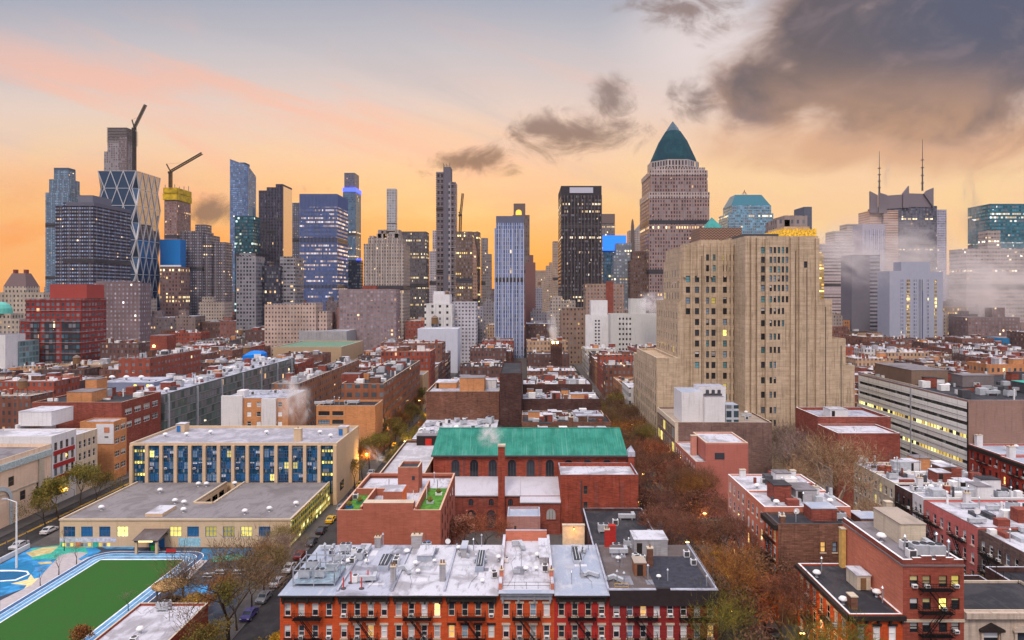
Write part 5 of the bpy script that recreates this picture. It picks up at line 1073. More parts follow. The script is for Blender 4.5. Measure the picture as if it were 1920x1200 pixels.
    RB = fac((.05, .05, .055), (.03, .04, .045), 1.55, 3.57, .8, 1., .05, .30, litc=(1., .78, .16), lst=1.5, met=.2, blind=.15)
    for a, b, c, d in rc: MB().box(x0+.3, x0+.5, y0+.5, y1-.5, c, d).build('window_band', RB, t); MB().box(x0-.06, x0-.003, y0, y1, c-1.25, c-1.16).build('shadow_joint', DKM, t)
    MB().box(x0-.16, x0-.003, y0+28, y0+28.7, 0, Z).build('service_riser', GREYM, t); MB().box(x0-.1, x0-.003, y0-.1, y0+.4, 0, Z-.003).build('corner_trim', DARKST, t)
    MB().box(x0+.3, 204.7, y0+.3, y1-.3, Z-.5, Z-.1, skip='b').build('roof', RF_DARK, t); mb = MB(); ring(mb, x0, 205, y0, y1, Z, Z+.6, .35); mb.build('parapet', [BRW, RF_WHITE2], t)
    bulkhead(t, 127, 139, 228, 252, Z, 4.6, masonry('penthouse_brown', (.24, .16, .12), .1, .3), RF_GREY, False, 'penthouse'); bulkhead(t, 140, 150, 222, 228, Z, 3.6, masonry('penthouse_grey', (.2, .17, .17), .1, .3), RF_GREY, False, 'penthouse'); bulkhead(t, 150, 156, 206, 214, Z, 3., DKM, plain('teal_canopy', (.05, .35, .28), .6), False)
    plant(t, 124, 185, 194, 250, Z, 60)
    for i in range(10): rooftop(R.choice(('hvac_unit', 'duct', 'condenser', 'roof_vent')), 128+i*3.2, 196+R.random()*28, Z, 'the office slab roof', None, 1.3)
    mb = MB(); mb.box(x0+1, x0+1.2, y0+26, y1-2, Z+.6, Z+1.0); mb.build('roof_rail', CREAM, t)
second_row()

# ------------------------------------------------------------------ stepped beige tower
def beige_tower():
    t = thing('stepped_tower', 'massive stepped beige tower with blank ribbed walls and a gold crown', 'tower', (78, 245, 0)); T = LIME
    gridL = lambda L, n, z0, z1, w, h, p: grid(L, n, [z0+i*p for i in range(int((z1-z0)/p))], w, h, .5, .5)
    PK = [(P_DARK, 6), (P_SKY, 3), (pane_mat('pane_teal', (.10, .24, .27)), 2), (P_BLIND, .8), (P_YEL, .5)]
    kw = dict(frame=DARKST, panes=PK, bars='dh')
    DP = {'F': .35, 'L': .07}
    def blk(x0, x1, y0, y1, z0, z1, faces, nm, lim=100):
        mb = MB(); mb.box(x0, x1, y0, y1, z0, z1, 0, skip='b'+''.join(faces))
        for sd, rc in faces.items():
            g = face_geo(sd, x0, x1, y0, y1); mb.holed(g[0], g[1], g[2], z0, z1, rc, DP[sd]); place_windows(t, sd, g, rc, limit=lim, depth=DP[sd], **kw)
        o = mb.build(nm, [T, RF_TAN], t); mb = MB(); ring(mb, x0, x1, y0, y1, z1, z1+.9, .5); mb.build('parapet', [T, STONE], o); return o
    # left front: pairs of windows
    fr = []; X0 = W(1272, 234)
    for i in range(16):
        z = H(529, 234)-i*3.63+3.63*2
        for a, b in ((1286, 1294), (1303, 1311), (1322, 1329.5), (1334, 1341.7), (1355.5, 1363), (1368, 1375.6)):
            if i < 2 and a < 1320: continue
            if i > 5 and a < 1300: continue
            if i > 10 and a < 1320: continue
            if z > 17: fr.append((round(W(a, 234)-W(1280, 234), 3), round(W(b, 234)-W(1280, 234), 3), round(z, 3), round(z+2.1, 3)))
    blk(W(1280, 234), W(1384, 234), 234, 262, 0, H(466, 234), {'F': fr, 'L': gridL(28, 6, 56, 69, .9, 2., 3.63)}, 'left_shaft')
    blk(W(1312, 236), W(1384, 234)-.1, 238, 258, H(466, 234)+.92, H(455, 236), {}, 'mechanical_floor')
    for a, b, y, q in ((1280, 1292, 459, 3), (1300, 1309, 461, 3), (1316, 1350, 449, 8), (1356, 1362, 450, 5), (1370, 1383, 446, 9)): MB().box(W(a, 236), W(b, 236), 237.6, 237.6+q, H(466, 234)+.3, H(y, 236), skip='b').build('turret', [T, RF_TAN], t)
    for i in range(8): MB().box(W(1283+i*12.6, 234)-.35, W(1283+i*12.6, 234)+.35, 233.2, 233.997, 14 if i % 2 else H(520, 234), H(466, 234)+1.6).build('buttress', T, t)
    blk(51.2, W(1280, 234)-.01, 232.5, 271, 0, H(569, 232.5), {'L': gridL(38.5, 9, 22, 54, .9, 2.3, 3.9), 'F': []}, 'left_setback', 45)
    blk(52.6, W(1280, 234)-.011, 236, 264, H(569, 232.5)+.92, H(490, 236), {'L': gridL(28, 6, 56, 68, .9, 2.3, 3.9)}, 'left_setback', 20)
    blk(44., 51.19, 232, 274, 0, H(676, 232), {'L': gridL(42, 10, 2, 35, 1.0, 2.6, 3.9)}, 'left_wing', 60)
    blk(44.3, 51.19, 274.02, 284, 0, H(690, 232), {'L': gridL(10, 2, 2, 27, 1., 2.6, 3.9)}, 'left_wing', 12)
    # right shaft, nearer
    D = 222.; xa = W(1397, D); fr = []
    rows = [(470, 6), (488, 6), (506, 5), (523, 5), (541, 5), (562, 5), (584, 4), (607, 4), (632, 3), (657, 3), (685, 2), (714, 2), (741, 2), (770, 2), (794, 2)]
    for yy, n in rows:
        z = H(yy+5, D)
        for k in range(n): fr.append((round(W(1443+k*7.6, D)-xa, 3), round(W(1447.6+k*7.6, D)-xa, 3), round(z, 3), round(z+2.0, 3)))
        fr.append((round(W(1427, D)-xa, 3), round(W(1436, D)-xa, 3), round(z, 3), round(z+2.0, 3)))
    MB().box(W(1384, 234)+.01, xa-.01, 246, 262, 0, H(462, 234)).build('recess_wall', T, t)
    fr.append((round(W(1507.5, D)-xa, 3), round(W(1514, D)-xa, 3), round(H(502, D), 3), round(H(490, D), 3)))
    blk(xa, W(1534, D), D, 262, 0, H(448, D), {'F': fr}, 'right_shaft')
    blk(W(1534, D)+.01, W(1563, D), D+1, 260, 0, H(567, D), {}, 'right_setback'); blk(W(1563, D)+.01, W(1591, D), D+2, 258, 0, H(641, D), {}, 'right_setback'); blk(W(1591, D)+.01, W(1611, D), D+3, 256, 0, H(692, D), {}, 'right_setback')
    for p, top in ((1399, 446), (1410, 443), (1421, 446), (1437, 448), (1484, 446), (1500, 444), (1531, 447)): MB().box(W(p, D)-.55, W(p, D)+.55, D-.95, D-.003, 0, H(top, D)).build('pilaster', T, t)
    GV = plain('groove_dark', (.09, .07, .05), .9)
    for p, top, yy in ((1492, 470, D), (1513, 505, D), (1534, 570, D), (1548, 575, D+1), (1577, 648, D+2)): MB().box(W(p, yy)-.14, W(p, yy)+.14, yy-.02, yy-.003, 15, H(top, yy)).build('groove', GV, t)
    for p, top in ((1316, 480), (1348, 480), (1382, 480)): MB().box(W(p, 234)-.14, W(p, 234)+.14, 233.98, 233.997, 15, H(top, 234)).build('groove', GV, t)
    # top structures and the crown, its lit gold painted as emission
    b = MB().box(W(1400, D), W(1470, D), D+3, 256, H(448, D)+.1, H(444, D)+1.2).build('machine_room', [DKM, RF_TAN], t)
    GOLD = emit('lit_crown_gold', (1., .55, .05), 1.05, .6); mb = MB(); x0, x1 = W(1468, D), W(1531, D); z0, z1 = H(448, D)+.92, H(430, D)
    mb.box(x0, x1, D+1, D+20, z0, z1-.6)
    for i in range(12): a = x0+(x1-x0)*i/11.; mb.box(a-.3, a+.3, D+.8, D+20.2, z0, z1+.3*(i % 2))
    mb.build('lit_crown', GOLD, t); MB().box(x0+1.5, x1-1, D+3, D+18, z1-.59, z1+1.2).build('upper_house', [T, RF_GREY], t)
    c = thing('patterned_tower', 'brown tower top with zigzag brickwork and a little green pyramid roof', 'tower', (88, 300, 0)); D2 = 300.
    def zz(g, b, o):
        u, v, _ = g.sep(uvn(g)); k = g.m('ABSOLUTE', g.m('SUBTRACT', g.m('FRACT', g.m('DIVIDE', u, 1.5)), .5)); s = g.m('FRACT', g.m('ADD', g.m('DIVIDE', v, 1.1), g.m('MULTIPLY', k, 1.6)))
        g.put(b.inputs['Base Color'], g.mix(g.m('LESS_THAN', s, .38), (.13, .07, .05), (.36, .22, .15))); b.inputs['Roughness'].default_value = .9
    MB().box(W(1312, D2), W(1391, D2), D2, D2+16, 0, H(427, D2), skip='b').build('shaft', [base_mat('zigzag_brick', zz), RF_GREY], c)
    p = [(W(a, D2), y) for a, y in ((1324, D2+1), (1357, D2+1), (1357, D2+8.5), (1324, D2+8.5))]; ap = (W(1340, D2), D2+4.7, H(405, D2)); mb = MB()
    for i in range(4): mb.face([(*p[i], H(427, D2)+.05), (*p[(i+1) % 4], H(427, D2)+.05), ap])
    mb.build('pyramid_roof', plain('copper_teal', (.05, .27, .25), .5, 0, .2, .4), c)
    k = thing('prewar_tower', 'grey-brown prewar tower top with a dark slab, behind the gold crown', 'tower', (112, 292, 0)); D3 = 290.; MM = fac((.30, .24, .22), (.1, .1, .12), 2.4, 3.2, .4, .5, .03, .0)
    for a, b, y, nm in ((1457, 1481, 412, 'wing'), (1471, 1514, 404, 'shaft'), (1513, 1528, 386, 'slab')): MB().box(W(a, D3), W(b, D3)-.02, D3+(3 if nm == 'slab' else 0), D3+14, 0, H(y, D3), skip='b').build(nm, [MM if nm != 'slab' else plain('slab_blue_grey', (.12, .13, .17)), RF_GREY], k)
beige_tower()

# ------------------------------------------------------------------ middle distance: buildings on both sides of the streets
OCC = [(-36, 28, 98, 214), (44, 64, 94, 232), (44, 112, 200, 285), (80, 106, 90, 215), (122, 206, 150, 256), (-129.5, -100, 0, 0), (-113, -51, 96, 216)]
def occ(*q): OCC.append(q)
def middle():
    kB = dict(frame=WHITE, sill=STONE, panes=[(P_DARK, 3), (P_CURT, 3), (P_BLIND, 2), (P_LIT, .5)])
    # peach hall along the street
    t = building('assembly_hall', 'peach stucco hall with a pale blue cornice band and a blind arch', 'hall', -165, -129, 128, 188.6, 16.2, PEACH, RF_GREY, {'R': [(36, 38, 9, 11.4), (45, 47, 9.6, 12), (49, 51, 5, 7.4), (20, 22, 9, 11.4), (55, 56, 5, 8)]}, par=.9, cop=STONE, wk={'R': dict(frame=WOOD, panes=[(P_DARK, 1)])}); occ(-190, -129, 100, 209)
    MB().box(-128.997, -128.5, 128, 188.6, 14.2, 15.8).build('cornice', plain('cornice_pale_blue', (.42, .50, .50), .8, 0, .25, 2.), t); MB().box(-128.997, -128.8, 128, 188.6, 8.1, 8.4).build('string_course', STONE, t)
    y = 38*0+170; mb = MB()
    for i in range(12):
        a0, a1 = math.pi*i/12, math.pi*(i+1)/12; f = lambda a, r: (y+r*math.cos(a), 6.2+r*math.sin(a))
        q = [f(a0, 4.2), f(a1, 4.2), f(a1, 3.2), f(a0, 3.2)]; mb.face([(-128.7, u, v) for u, v in q][::-1]); mb.face([(-128.7, *q[0]), (-128.7, *q[1]), (-129, *q[1]), (-129, *q[0])])
    for s in (-1, 1): mb.box(-128.99, -128.7, min(y+s*3.2, y+s*4.2), max(y+s*3.2, y+s*4.2), .2, 6.2)
    mb.build('blind_arch', plain('arch_pale_blue', (.50, .56, .58), .8), t); MB().box(-128.997, -128.85, y-3.15, y+3.15, .2, 6.2).build('arch_panel', PEACH, t)
    MB().box(-128.997, -128.6, 183.5, 185.5, .2, 14.1).build('quoin_strip', STONE, t)
    for k in range(6): rooftop(('condenser', 'hvac_unit', 'duct')[k % 3], -134-k*4, 150+k*6, 16.2, 'the peach hall roof', None, 1.2)
    for y0, y1, z, m, nm, fr, pn in ((188.8, 199.2, 18.6, WHITEW, 'white walled apartment house with maroon spandrels between its windows', WOOD, [(P_DARK, 3), (P_SKY, 2)]), (199.4, 209, 16.8, CREAM, 'cream walk-up with rows of small dark windows at the street corner', WHITE, [(P_DARK, 1)])):
        L = y1-y0; rc = grid(L, 4, [z-3.8-i*3.5 for i in range(4)], 1.2, 2.2, .5, .5); t = building('apartment_house', nm, 'apartment house', -150, -129, y0, y1, z, m, RF_WHITE, {'R': rc}, par=.5, cop=WHITE, wk={'R': dict(frame=fr, panes=pn)})
        if 'maroon' in nm:
            for i in range(3): MB().box(-128.997, -128.93, y0+.7, y1-.7, z-5.1-i*3.5, z-3.9-i*3.5).build('spandrel', plain('spandrel_maroon', (.36, .03, .03), .7), t)
    b = building('white_loft', 'white painted loft block with a square roof house beyond the peach hall', 'building', W(28, 205), -150.2, 205, 225, H(800, 205), WHITEW, RF_WHITE, par=.5, cop=WHITE); bulkhead(b, W(30, 205), W(92, 205), 206, 216, H(800, 205), 4.2, WHITEW, RF_WHITE, False)
    # orange brick factory with a white billboard wall
    t = building('brick_factory', 'long red-orange brick building with ribbon windows and a stepped white billboard end', 'building', W(60, 222), -129.3, 222, 246, H(757, 222), BR_MAR, RF_DARK, {'R': [(2+i*5.4, 6+i*5.4, z, z+1.9) for i in range(4) for z in (18.6, 14.4)]}, par=.5, cop=STONE, wk={'R': dict(frame=WHITE, panes=[(P_LIT, 2), (P_BLIND, 3), (P_DARK, 2)], bars='grid')}); occ(-190, -129, 214, 247)
    plant(t, W(62, 222)+1, -130, 226, 245, H(757, 222)+.02, 26)
    bulkhead(t, W(125, 224), W(172, 224), 224, 232, H(757, 222), 3.4, BR_LORG, RF_GREY, False); bulkhead(t, W(152, 230), W(174, 230), 232.2, 238, H(757, 222), 6.4, BR_LORG, RF_GREY, False)
    t2 = building('brick_factory', 'lower orange brick wing with big windows behind the white billboard wall', 'building', W(150, 215), -127.6, 215, 221.9, H(793, 215), BR_LORG, RF_WHITE2, {'R': [(.5, 3.1, z, z+1.8) for z in (3, 7, 11, 15)]+[(3.8, 6.4, z, z+1.8) for z in (3, 7, 11, 15)]}, par=.4, wk={'R': dict(frame=WHITE, panes=[(P_BLIND, 3), (P_DARK, 2)], bars='grid')})
    MB().box(W(181, 215), -127.62, 214.8, 214.997, H(832, 215), H(795, 215)).build('billboard_panel', plain('billboard_white', (.66, .66, .70), .7, 0, .05), t2); MB().box(W(196, 215), W(206, 215), 214.7, 214.797, H(811, 215), H(801, 215)).build('billboard_print', plain('print_orange', (.5, .2, .12), .7), t2); MB().box(W(197, 215), W(204, 215), 214.7, 214.797, H(820, 215), H(818, 215)).build('billboard_print', DARKST, t2)
    # glazed apartment row
    GL = fac((.13, .14, .135), (.09, .14, .13), 2.3, 3.1, .84, .76, .03, .02, met=.3, blind=.45); t = building('glass_apartments', 'long glass-fronted apartment row along the street, roof full of machines', 'apartment house', -150, -129., 247.5, 388, 21.6, GL, RF_WHITE2, par=.4, cop=STEEL); occ(-190, -129, 247, 389)
    for i in range(7): MB().box(-128.997, -128.55, 250+i*22, 250.9+i*22, 0, 21.6).build('wall_fin', GREYM, t)
    for i in range(6): MB().box(-128.996, -128.8, 247.6, 387.9, 2.9+i*3.1, 3.2+i*3.1).build('floor_edge', plain('floor_edge_grey', (.22, .23, .22)), t)
    plant(t, -149, -130, 249, 386, 21.62, 90)
    for i in range(16): rooftop(R.choice(('hvac_unit', 'condenser', 'duct', 'roof_vent')), -131-R.random()*12, 254+i*8, 21.6, 'the glass apartment roof', None, 1.7)
    t = building('blue_grey_hall', 'plain blue-grey clad hall with yellow-lit doorways on its roof terrace', 'building', W(186, 262), -151, 262, 290, H(742, 262), masonry('clad_blue_grey', (.20, .22, .30), .05, .15), RF_WHITE2, par=.4, cop=STEEL); occ(-200, -150, 250, 292)
    b = MB().box(W(186, 270), W(288, 270), 270, 288, H(742, 262), H(717, 270), skip='b').build('upper_hall', [masonry('clad_blue_grey', (.20, .22, .30), .05, .15), RF_WHITE2], t)
    for p in (253, 277): MB().box(W(p-2, 270), W(p+3, 270), 269.9, 269.997, H(734, 270), H(721, 270)).build('lit_doorway', emit('doorway_yellow', (1., .7, .12), 1.8), b)
    for p in (210, 237, 265): rooftop('roof_vent', W(p, 276), 276, H(717, 270), 'the blue-grey hall roof', None, 1.8)
    # white and orange house behind the school
    D = 238.; t = thing('apartment_house', 'orange brick house with white rendered bays behind the school', 'apartment house', (W(478, D), D+8, 0)); Z = H(747, D)
    MB().box(W(418, D), W(540, D), D, D+20, 0, Z, 0, skip='btF').build('wall', BR_LORG, t); fz = [(round(W(p, D)-W(418, D), 2), round(W(p+8, D)-W(418, D), 2), round(H(yy+9, D), 2), round(H(yy, D), 2)) for p in (463, 481, 521) for yy in (754, 772, 790)]
    mb = MB(); mb.holed((W(418, D), D), (1, 0), W(540, D)-W(418, D), 0, Z, fz); mb.build('front_wall', BR_LORG, t); place_windows(t, 'F', ((W(418, D), D), (1, 0), 0), fz, frame=WHITE, panes=[(P_DARK, 2), (P_CURT, 2)])
    MB().box(W(417, D), W(456, D), D-1, D-.003, 0, Z+1).build('rendered_bay', WHITEW, t); MB().box(W(492, D), W(519, D), D-1, D-.003, 0, Z).build('rendered_bay', WHITEW, t); MB().box(W(418, D)+.1, W(540, D)-.1, D+.1, D+19.9, Z, Z+.2).build('roof', RF_WHITE2, t); MB().box(W(442, D), W(456, D), D+1, D+5, Z+.2, Z+2.5).build('stair_bulkhead', WHITEW, t); occ(-113, -80, 232, 262)
    for k in range(4): rooftop(('condenser', 'duct')[k % 2], W(462+k*18, D), D+6+k*2, Z+.2, 'the orange and white house', None, 1.2)
    # orange block and higher brown apartment slab down the left street
    D = 241.; t = building('brick_block', 'orange brick corner block with two rows of dark triple windows', 'apartment house', W(593, D), -52.2, D, 254, H(764, D), BR_LORG, RF_DARK, {'F': [(round(W(p, D)-W(593, D), 2), round(W(p+21, D)-W(593, D), 2), round(H(yy+8, D), 2), round(H(yy, D), 2)) for p in (597, 623) for yy in (771, 787)]}, par=.7, cop=STONE, wk={'F': dict(frame=DARKST, panes=[(P_DARK, 2), (P_SKY, 1)], bars='grid', sill=STONE)}); occ(-82, -52, 236, 365)
    for k in range(6): rooftop(R.choice(('condenser', 'duct', 'vent_pipe')), W(600+k*12, 246), 246+k % 3, H(764, D)+.02, 'the orange corner block', None, 1.2)
    SD = fac((.26, .10, .055), (.07, .08, .09), 3.0, 3.2, .62, .52, .05, .0, blind=.45); t = building('brown_apartments', 'tall brown brick apartment slab running back along the left street', 'apartment house', W(640, 254), -52., 254.2, 342, H(722, 254), SD, RF_DARK, par=.6, cop=CREAM)
    plant(t, W(640, 254)+.6, -52.6, 255, 341, H(722, 254)+.02, 60)
    MB().box(W(641, 262), W(676, 262), 261, 267, H(722, 254), H(703, 258), skip='b').build('stair_tower', [BR_MAR, RF_GREY], t); MB().box(W(678, 270), W(692, 270), 270, 276, H(722, 254), H(700, 270), skip='b').build('stair_tower', [BR_LORG, RF_GREY], t)
    t = building('brown_apartments', 'narrow tan tower house at the far end of the brown slab', 'apartment house', -60, -50.5, 343, 362, H(705, 343), BR_TAN, RF_GREY, par=.5, cop=CREAM)
    t = brow = building('brick_row', 'long orange-brown brick row with pale window strips behind the white bays', 'apartment house', -104, -93., 284, 388, 20.6, fac((.30, .135, .07), (.10, .10, .11), 3.4, 3.1, .55, .5, .04, .0, blind=.5), RF_GREY, par=.4, cop=CREAM); occ(-113, -82, 264, 390)
    plant(brow, -103.5, -93.5, 285, 387, 20.62, 46)
    # red tower left
    RT = fac((.24, .040, .034), (.06, .11, .14), 3.1, 3.3, .58, .55, .05, .01, blind=.3); D = 430.; t = thing('red_tower', 'broad red brick apartment tower with dark glass bays and white floor lines', 'tower', (W(100, D), D+12, 0)); occ(W(30, D), W(160, D)+5, D-2, D+30)
    for a, b, y, nm in ((48, 152, 560, 'shaft'), (38, 47.9, 602, 'side_wing')): MB().box(W(a, D), W(b, D), D, D+26, 0, H(y, D), skip='b').build(nm, [RT, RF_GREY], t)
    for a, b in ((58, 74), (84, 104), (116, 151)): MB().box(W(a, D), W(b, D), D-.4, D-.003, 2, H(602, D)).build('glass_bay', fac((.06, .03, .03), (.04, .09, .12), 2.4, 3.3, .8, .7, .03, .0, blind=.2), t)
    for i in range(19): MB().box(W(48, D)-.1, W(152, D)+.12, D-.45, D+26, H(562, D)-i*3.3*1.0-.2, H(562, D)-i*3.3).build('floor_line', plain('floor_line_pink', (.5, .25, .22)), t) if i % 2 == 0 else None
    MB().box(W(85, D), W(164, D)-3, D+4, D+22, H(560, D), H(533, D), skip='b').build('penthouse', [masonry('brick_penthouse', (.36, .07, .06), .05, .1), RF_GREY], t); MB().box(W(40, D-12), W(140, D-12), D-12, D-.5, 0, H(690, D-12)).build('podium', [fac((.14, .04, .035), (.06, .09, .11), 3.4, 4., .6, .6, .04, 0.), RF_DARK], t)
    # smaller landmarks of the middle distance
    def low(name, label, cat, a, b, yt, D, dep, wall, roof, **k):
        t = building(name, label, cat, W(a, D), W(b, D), D, D+dep, H(yt, D), wall, roof, **k); occ(W(a, D)-2, W(b, D)+2, D-3, D+dep+2); return t
    BRf = fac((.30, .085, .06), (.10, .10, .11), 3.3, 3.2, .4, .42, .03, 0., blind=.5)
    low('brick_apartments', 'long red brick apartment house with pale air conditioners dotting its side', 'apartment house', 222, 281, 673, 330, 52, BRf, RF_GREY, par=.5, cop=STONE); plant([o for o in COL.objects if o.get('label', '').startswith('long red brick apartment house')][0], W(222, 330)+1, W(281, 330)-1, 331, 381, H(673, 330)+.02, 40)
    t = thing('stair_tower', 'square red brick stair tower with two glaring orange lamps', 'tower', (W(296, 392), 395, 0)); MB().box(W(281, 392), W(313, 392), 392, 402, 0, H(629, 392), skip='b').build('shaft', [BR_MAR, RF_GREY], t)
    for p, y in ((289, 649), (283, 660)): MB().box(W(p, 392)-.5, W(p, 392)+.5, 391.5, 391.99, H(y, 392)-.5, H(y, 392)+.5).build('lamp', GLOW, t)
    t = thing('tented_scaffold', 'bright blue tarpaulin tent over a rooftop', 'tent', (W(473, 420), 424, 0)); x0, x1 = W(455, 420), W(489, 420); MB().loft([[(x0, 420, 0), (x1, 420, 0), (x1, 430, 0), (x0, 430, 0)], [(x0, 420, H(667, 420)), (x1, 420, H(664, 420)), (x1, 430, H(664, 420)), (x0, 430, H(667, 420))], [(x0+4, 422, H(659, 420)), (x1-1, 422, H(660, 420)), (x1-1, 428, H(660, 420)), (x0+4, 428, H(659, 420))]]).build('tarpaulin', plain('tarp_blue', (.01, .22, .75), .5, 0, .1), t); MB().box(x1-4, x1+.1, 419.7, 419.99, H(672, 420), H(664, 420)).build('white_flap', WHITE, t); occ(x0, x1, 418, 432)
    low('market_shed', 'broad low shed with a flat green roof and tan walls', 'shed', 512, 640, 652, 470, 62, masonry('tan_shed', (.45, .32, .2), .06, .2), roofing('roof_green', (.13, .22, .15), .4, (.2, .28, .22)), par=.6, cop=WHITE)
    low('grey_loft', 'white and grey low loft with a long pale roof behind the green shed', 'building', 560, 650, 622, 545, 30, GREYW, RF_WHITE2, par=.5, cop=WHITE)
    t = low('white_apartments', 'white stepped apartment house with a dark water tank on its shoulder', 'apartment house', 796, 848, 571, 560, 25, fac((.62, .60, .58), (.06, .06, .07), 6., 5., .3, .4, .02, 0., blind=.1), RF_WHITE, par=.6, cop=WHITE)
    MB().box(W(812, 562), W(843, 562), 562, 578, H(571, 560), H(552, 562), skip='b').build('setback', [WHITEW, RF_WHITE], t); MB().box(W(813, 564), W(832, 564), 564, 574, H(552, 562), H(546, 562), skip='b').build('penthouse', [WHITEW, RF_WHITE], t); rooftop('water_tank', W(815, 556), 556.5, 29, 'the white stepped apartment house', 'dark water tank', 1.5)
    low('white_warehouse', 'blank pale blue-white warehouse wall below the stepped white house', 'warehouse', 783, 858, 618, 505, 22, masonry('warehouse_white', (.56, .58, .66), .04, .2), RF_WHITE, par=.6, cop=WHITE)
    low('white_apartments', 'pale lilac apartment block with many small windows right of the water tank', 'apartment house', 848, 893, 567, 575, 20, fac((.48, .46, .50), (.10, .10, .12), 2.8, 3., .5, .45, .05, 0.), RF_WHITE, par=.5)
    t = low('white_tower_house', 'slim bright white tower house with two columns of tiny windows', 'building', 1098, 1143, 592, 560, 16, WHITEW, RF_WHITE, par=.6, cop=WHITE); MB().box(W(1108, 563), W(1139, 563), 563, 574, H(592, 560), H(563, 563), skip='b').build('upper_house', [WHITEW, RF_WHITE], t)
    mb = MB()
    for p in (1117, 1123):
        for k in range(12): mb.box(W(p, 560)-.7, W(p, 560)+.7, 559.9, 559.99, H(600+k*6.2, 560)-1.3, H(600+k*6.2, 560))
    mb.build('window', P_DARK, t)
    t = low('pale_apartments', 'pale grey apartment slab with a column of dark windows and stepped roofline', 'apartment house', 1145, 1236, 590, 545, 18, masonry('slab_pale', (.52, .51, .48), .05, .25), RF_WHITE, par=.6, cop=WHITE); MB().box(W(1182, 548), W(1211, 548), 548, 560, H(590, 545), H(560, 548), skip='b').build('upper_house', [masonry('slab_pale', (.52, .51, .48), .05, .25), RF_WHITE], t); MB().box(W(1158, 545), W(1184, 545), 544.8, 544.997, 2, H(592, 545)).build('window_strip', fac((.52, .51, .48), (.04, .04, .05), 2.7, 4., .5, .42, .0, .0, blind=0.), t)
    t = low('chimney_house', 'square dark brick chimney stack with orange roof lamps', 'chimney', 1033, 1054, 645, 420, 8, BR_DKBR, RF_DARK, par=.3)
    for p in (1037, 1045): MB().box(W(p, 420)-.6, W(p, 420)+.6, 419.3, 419.99, H(643, 420)-.3, H(643, 420)+.9).build('lamp', GLOW, t)
    # church block, behind the church
    t = building('brick_block', 'wide weathered brown block with white clutter on its lower roof behind the church', 'apartment house', -35.6, -9.4, 249, 275, H(738, 249), BR_BROWN, RF_WHITE2, par=.8, cop=CREAM)
    MB().box(-35.4, -9.6, 216, 248.9, 0, 12.6, skip='b').build('rear_wing', [BR_BROWN, RF_WHITE], t); bulkhead(t, -24, -15, 253, 262, H(738, 249), 5., BR_LORG, RF_GREY, False); bulkhead(t, -18, -11, 263, 270, H(738, 249), 3., WHITEW, RF_WHITE, False); bulkhead(t, -34, -26, 262, 272, H(738, 249), 2.2, BR_LORG, RF_WHITE, True)
    for i in range(26): rooftop(R.choice(('condenser', 'hvac_unit', 'duct', 'roof_vent')), -34+R.random()*23, 219+R.random()*27, 12.6, 'the cluttered white roof behind the church', None, R.uniform(.9, 1.6), R.random()*3)
    building('brick_block', 'tall narrow dark brown slab beside the weathered block behind the church', 'apartment house', -9.2, -1.4, 247, 290, H(703, 247), BR_DKBR, RF_DARK, par=.6)
    for i, (y0, y1, z, w) in enumerate(((216, 226, 13.2, BR_MAR), (226.2, 240, 15.4, BR_BROWN), (240.2, 256, 14.2, BR_BROWN), (256.2, 272, 18.4, BR_DKBR), (272.2, 290, 15.6, BR_BROWN), (290.2, 308, 19.4, BR_DKBR))):
        t = building('tenement', '%s tenement back from the church in the stack of roofs by the tree street' % ORDS[i], 'tenement', -1.2, 28, y0, y1, z, w, (RF_WHITE2, RF_DARK, RF_WHITE, RF_WHITE2, RF_GREY, RF_WHITE)[i], par=.6, cop=CREAM if i % 2 == 0 else None, wk={}, faces={})
        bulkhead(t, 4+i*2, 7+i*2, y0+3, y0+6.5, z, 2.4, BR_MAR, RF_WHITE); chimney(t, 15, y0+1, z, 2, .7, .5, BR_BROWN, 1); bulkhead(t, 17, 26, y0+5, y0+9, z, 1.6, (BR_LORG, BR_BROWN, GREYW)[i % 3], RF_WHITE2, False)
        plant(t, 0, 27, y0+.8, y1-.8, z+.02, 26)
        for k in range(5): rooftop(R.choice(('condenser', 'duct', 'roof_vent')), 2+R.random()*23, y0+1.5+R.random()*(y1-y0-4), z, 'the stack of tenements behind the church', None, 1.2, R.random()*3)
    occ(-36, 28, 214, 310)
middle()

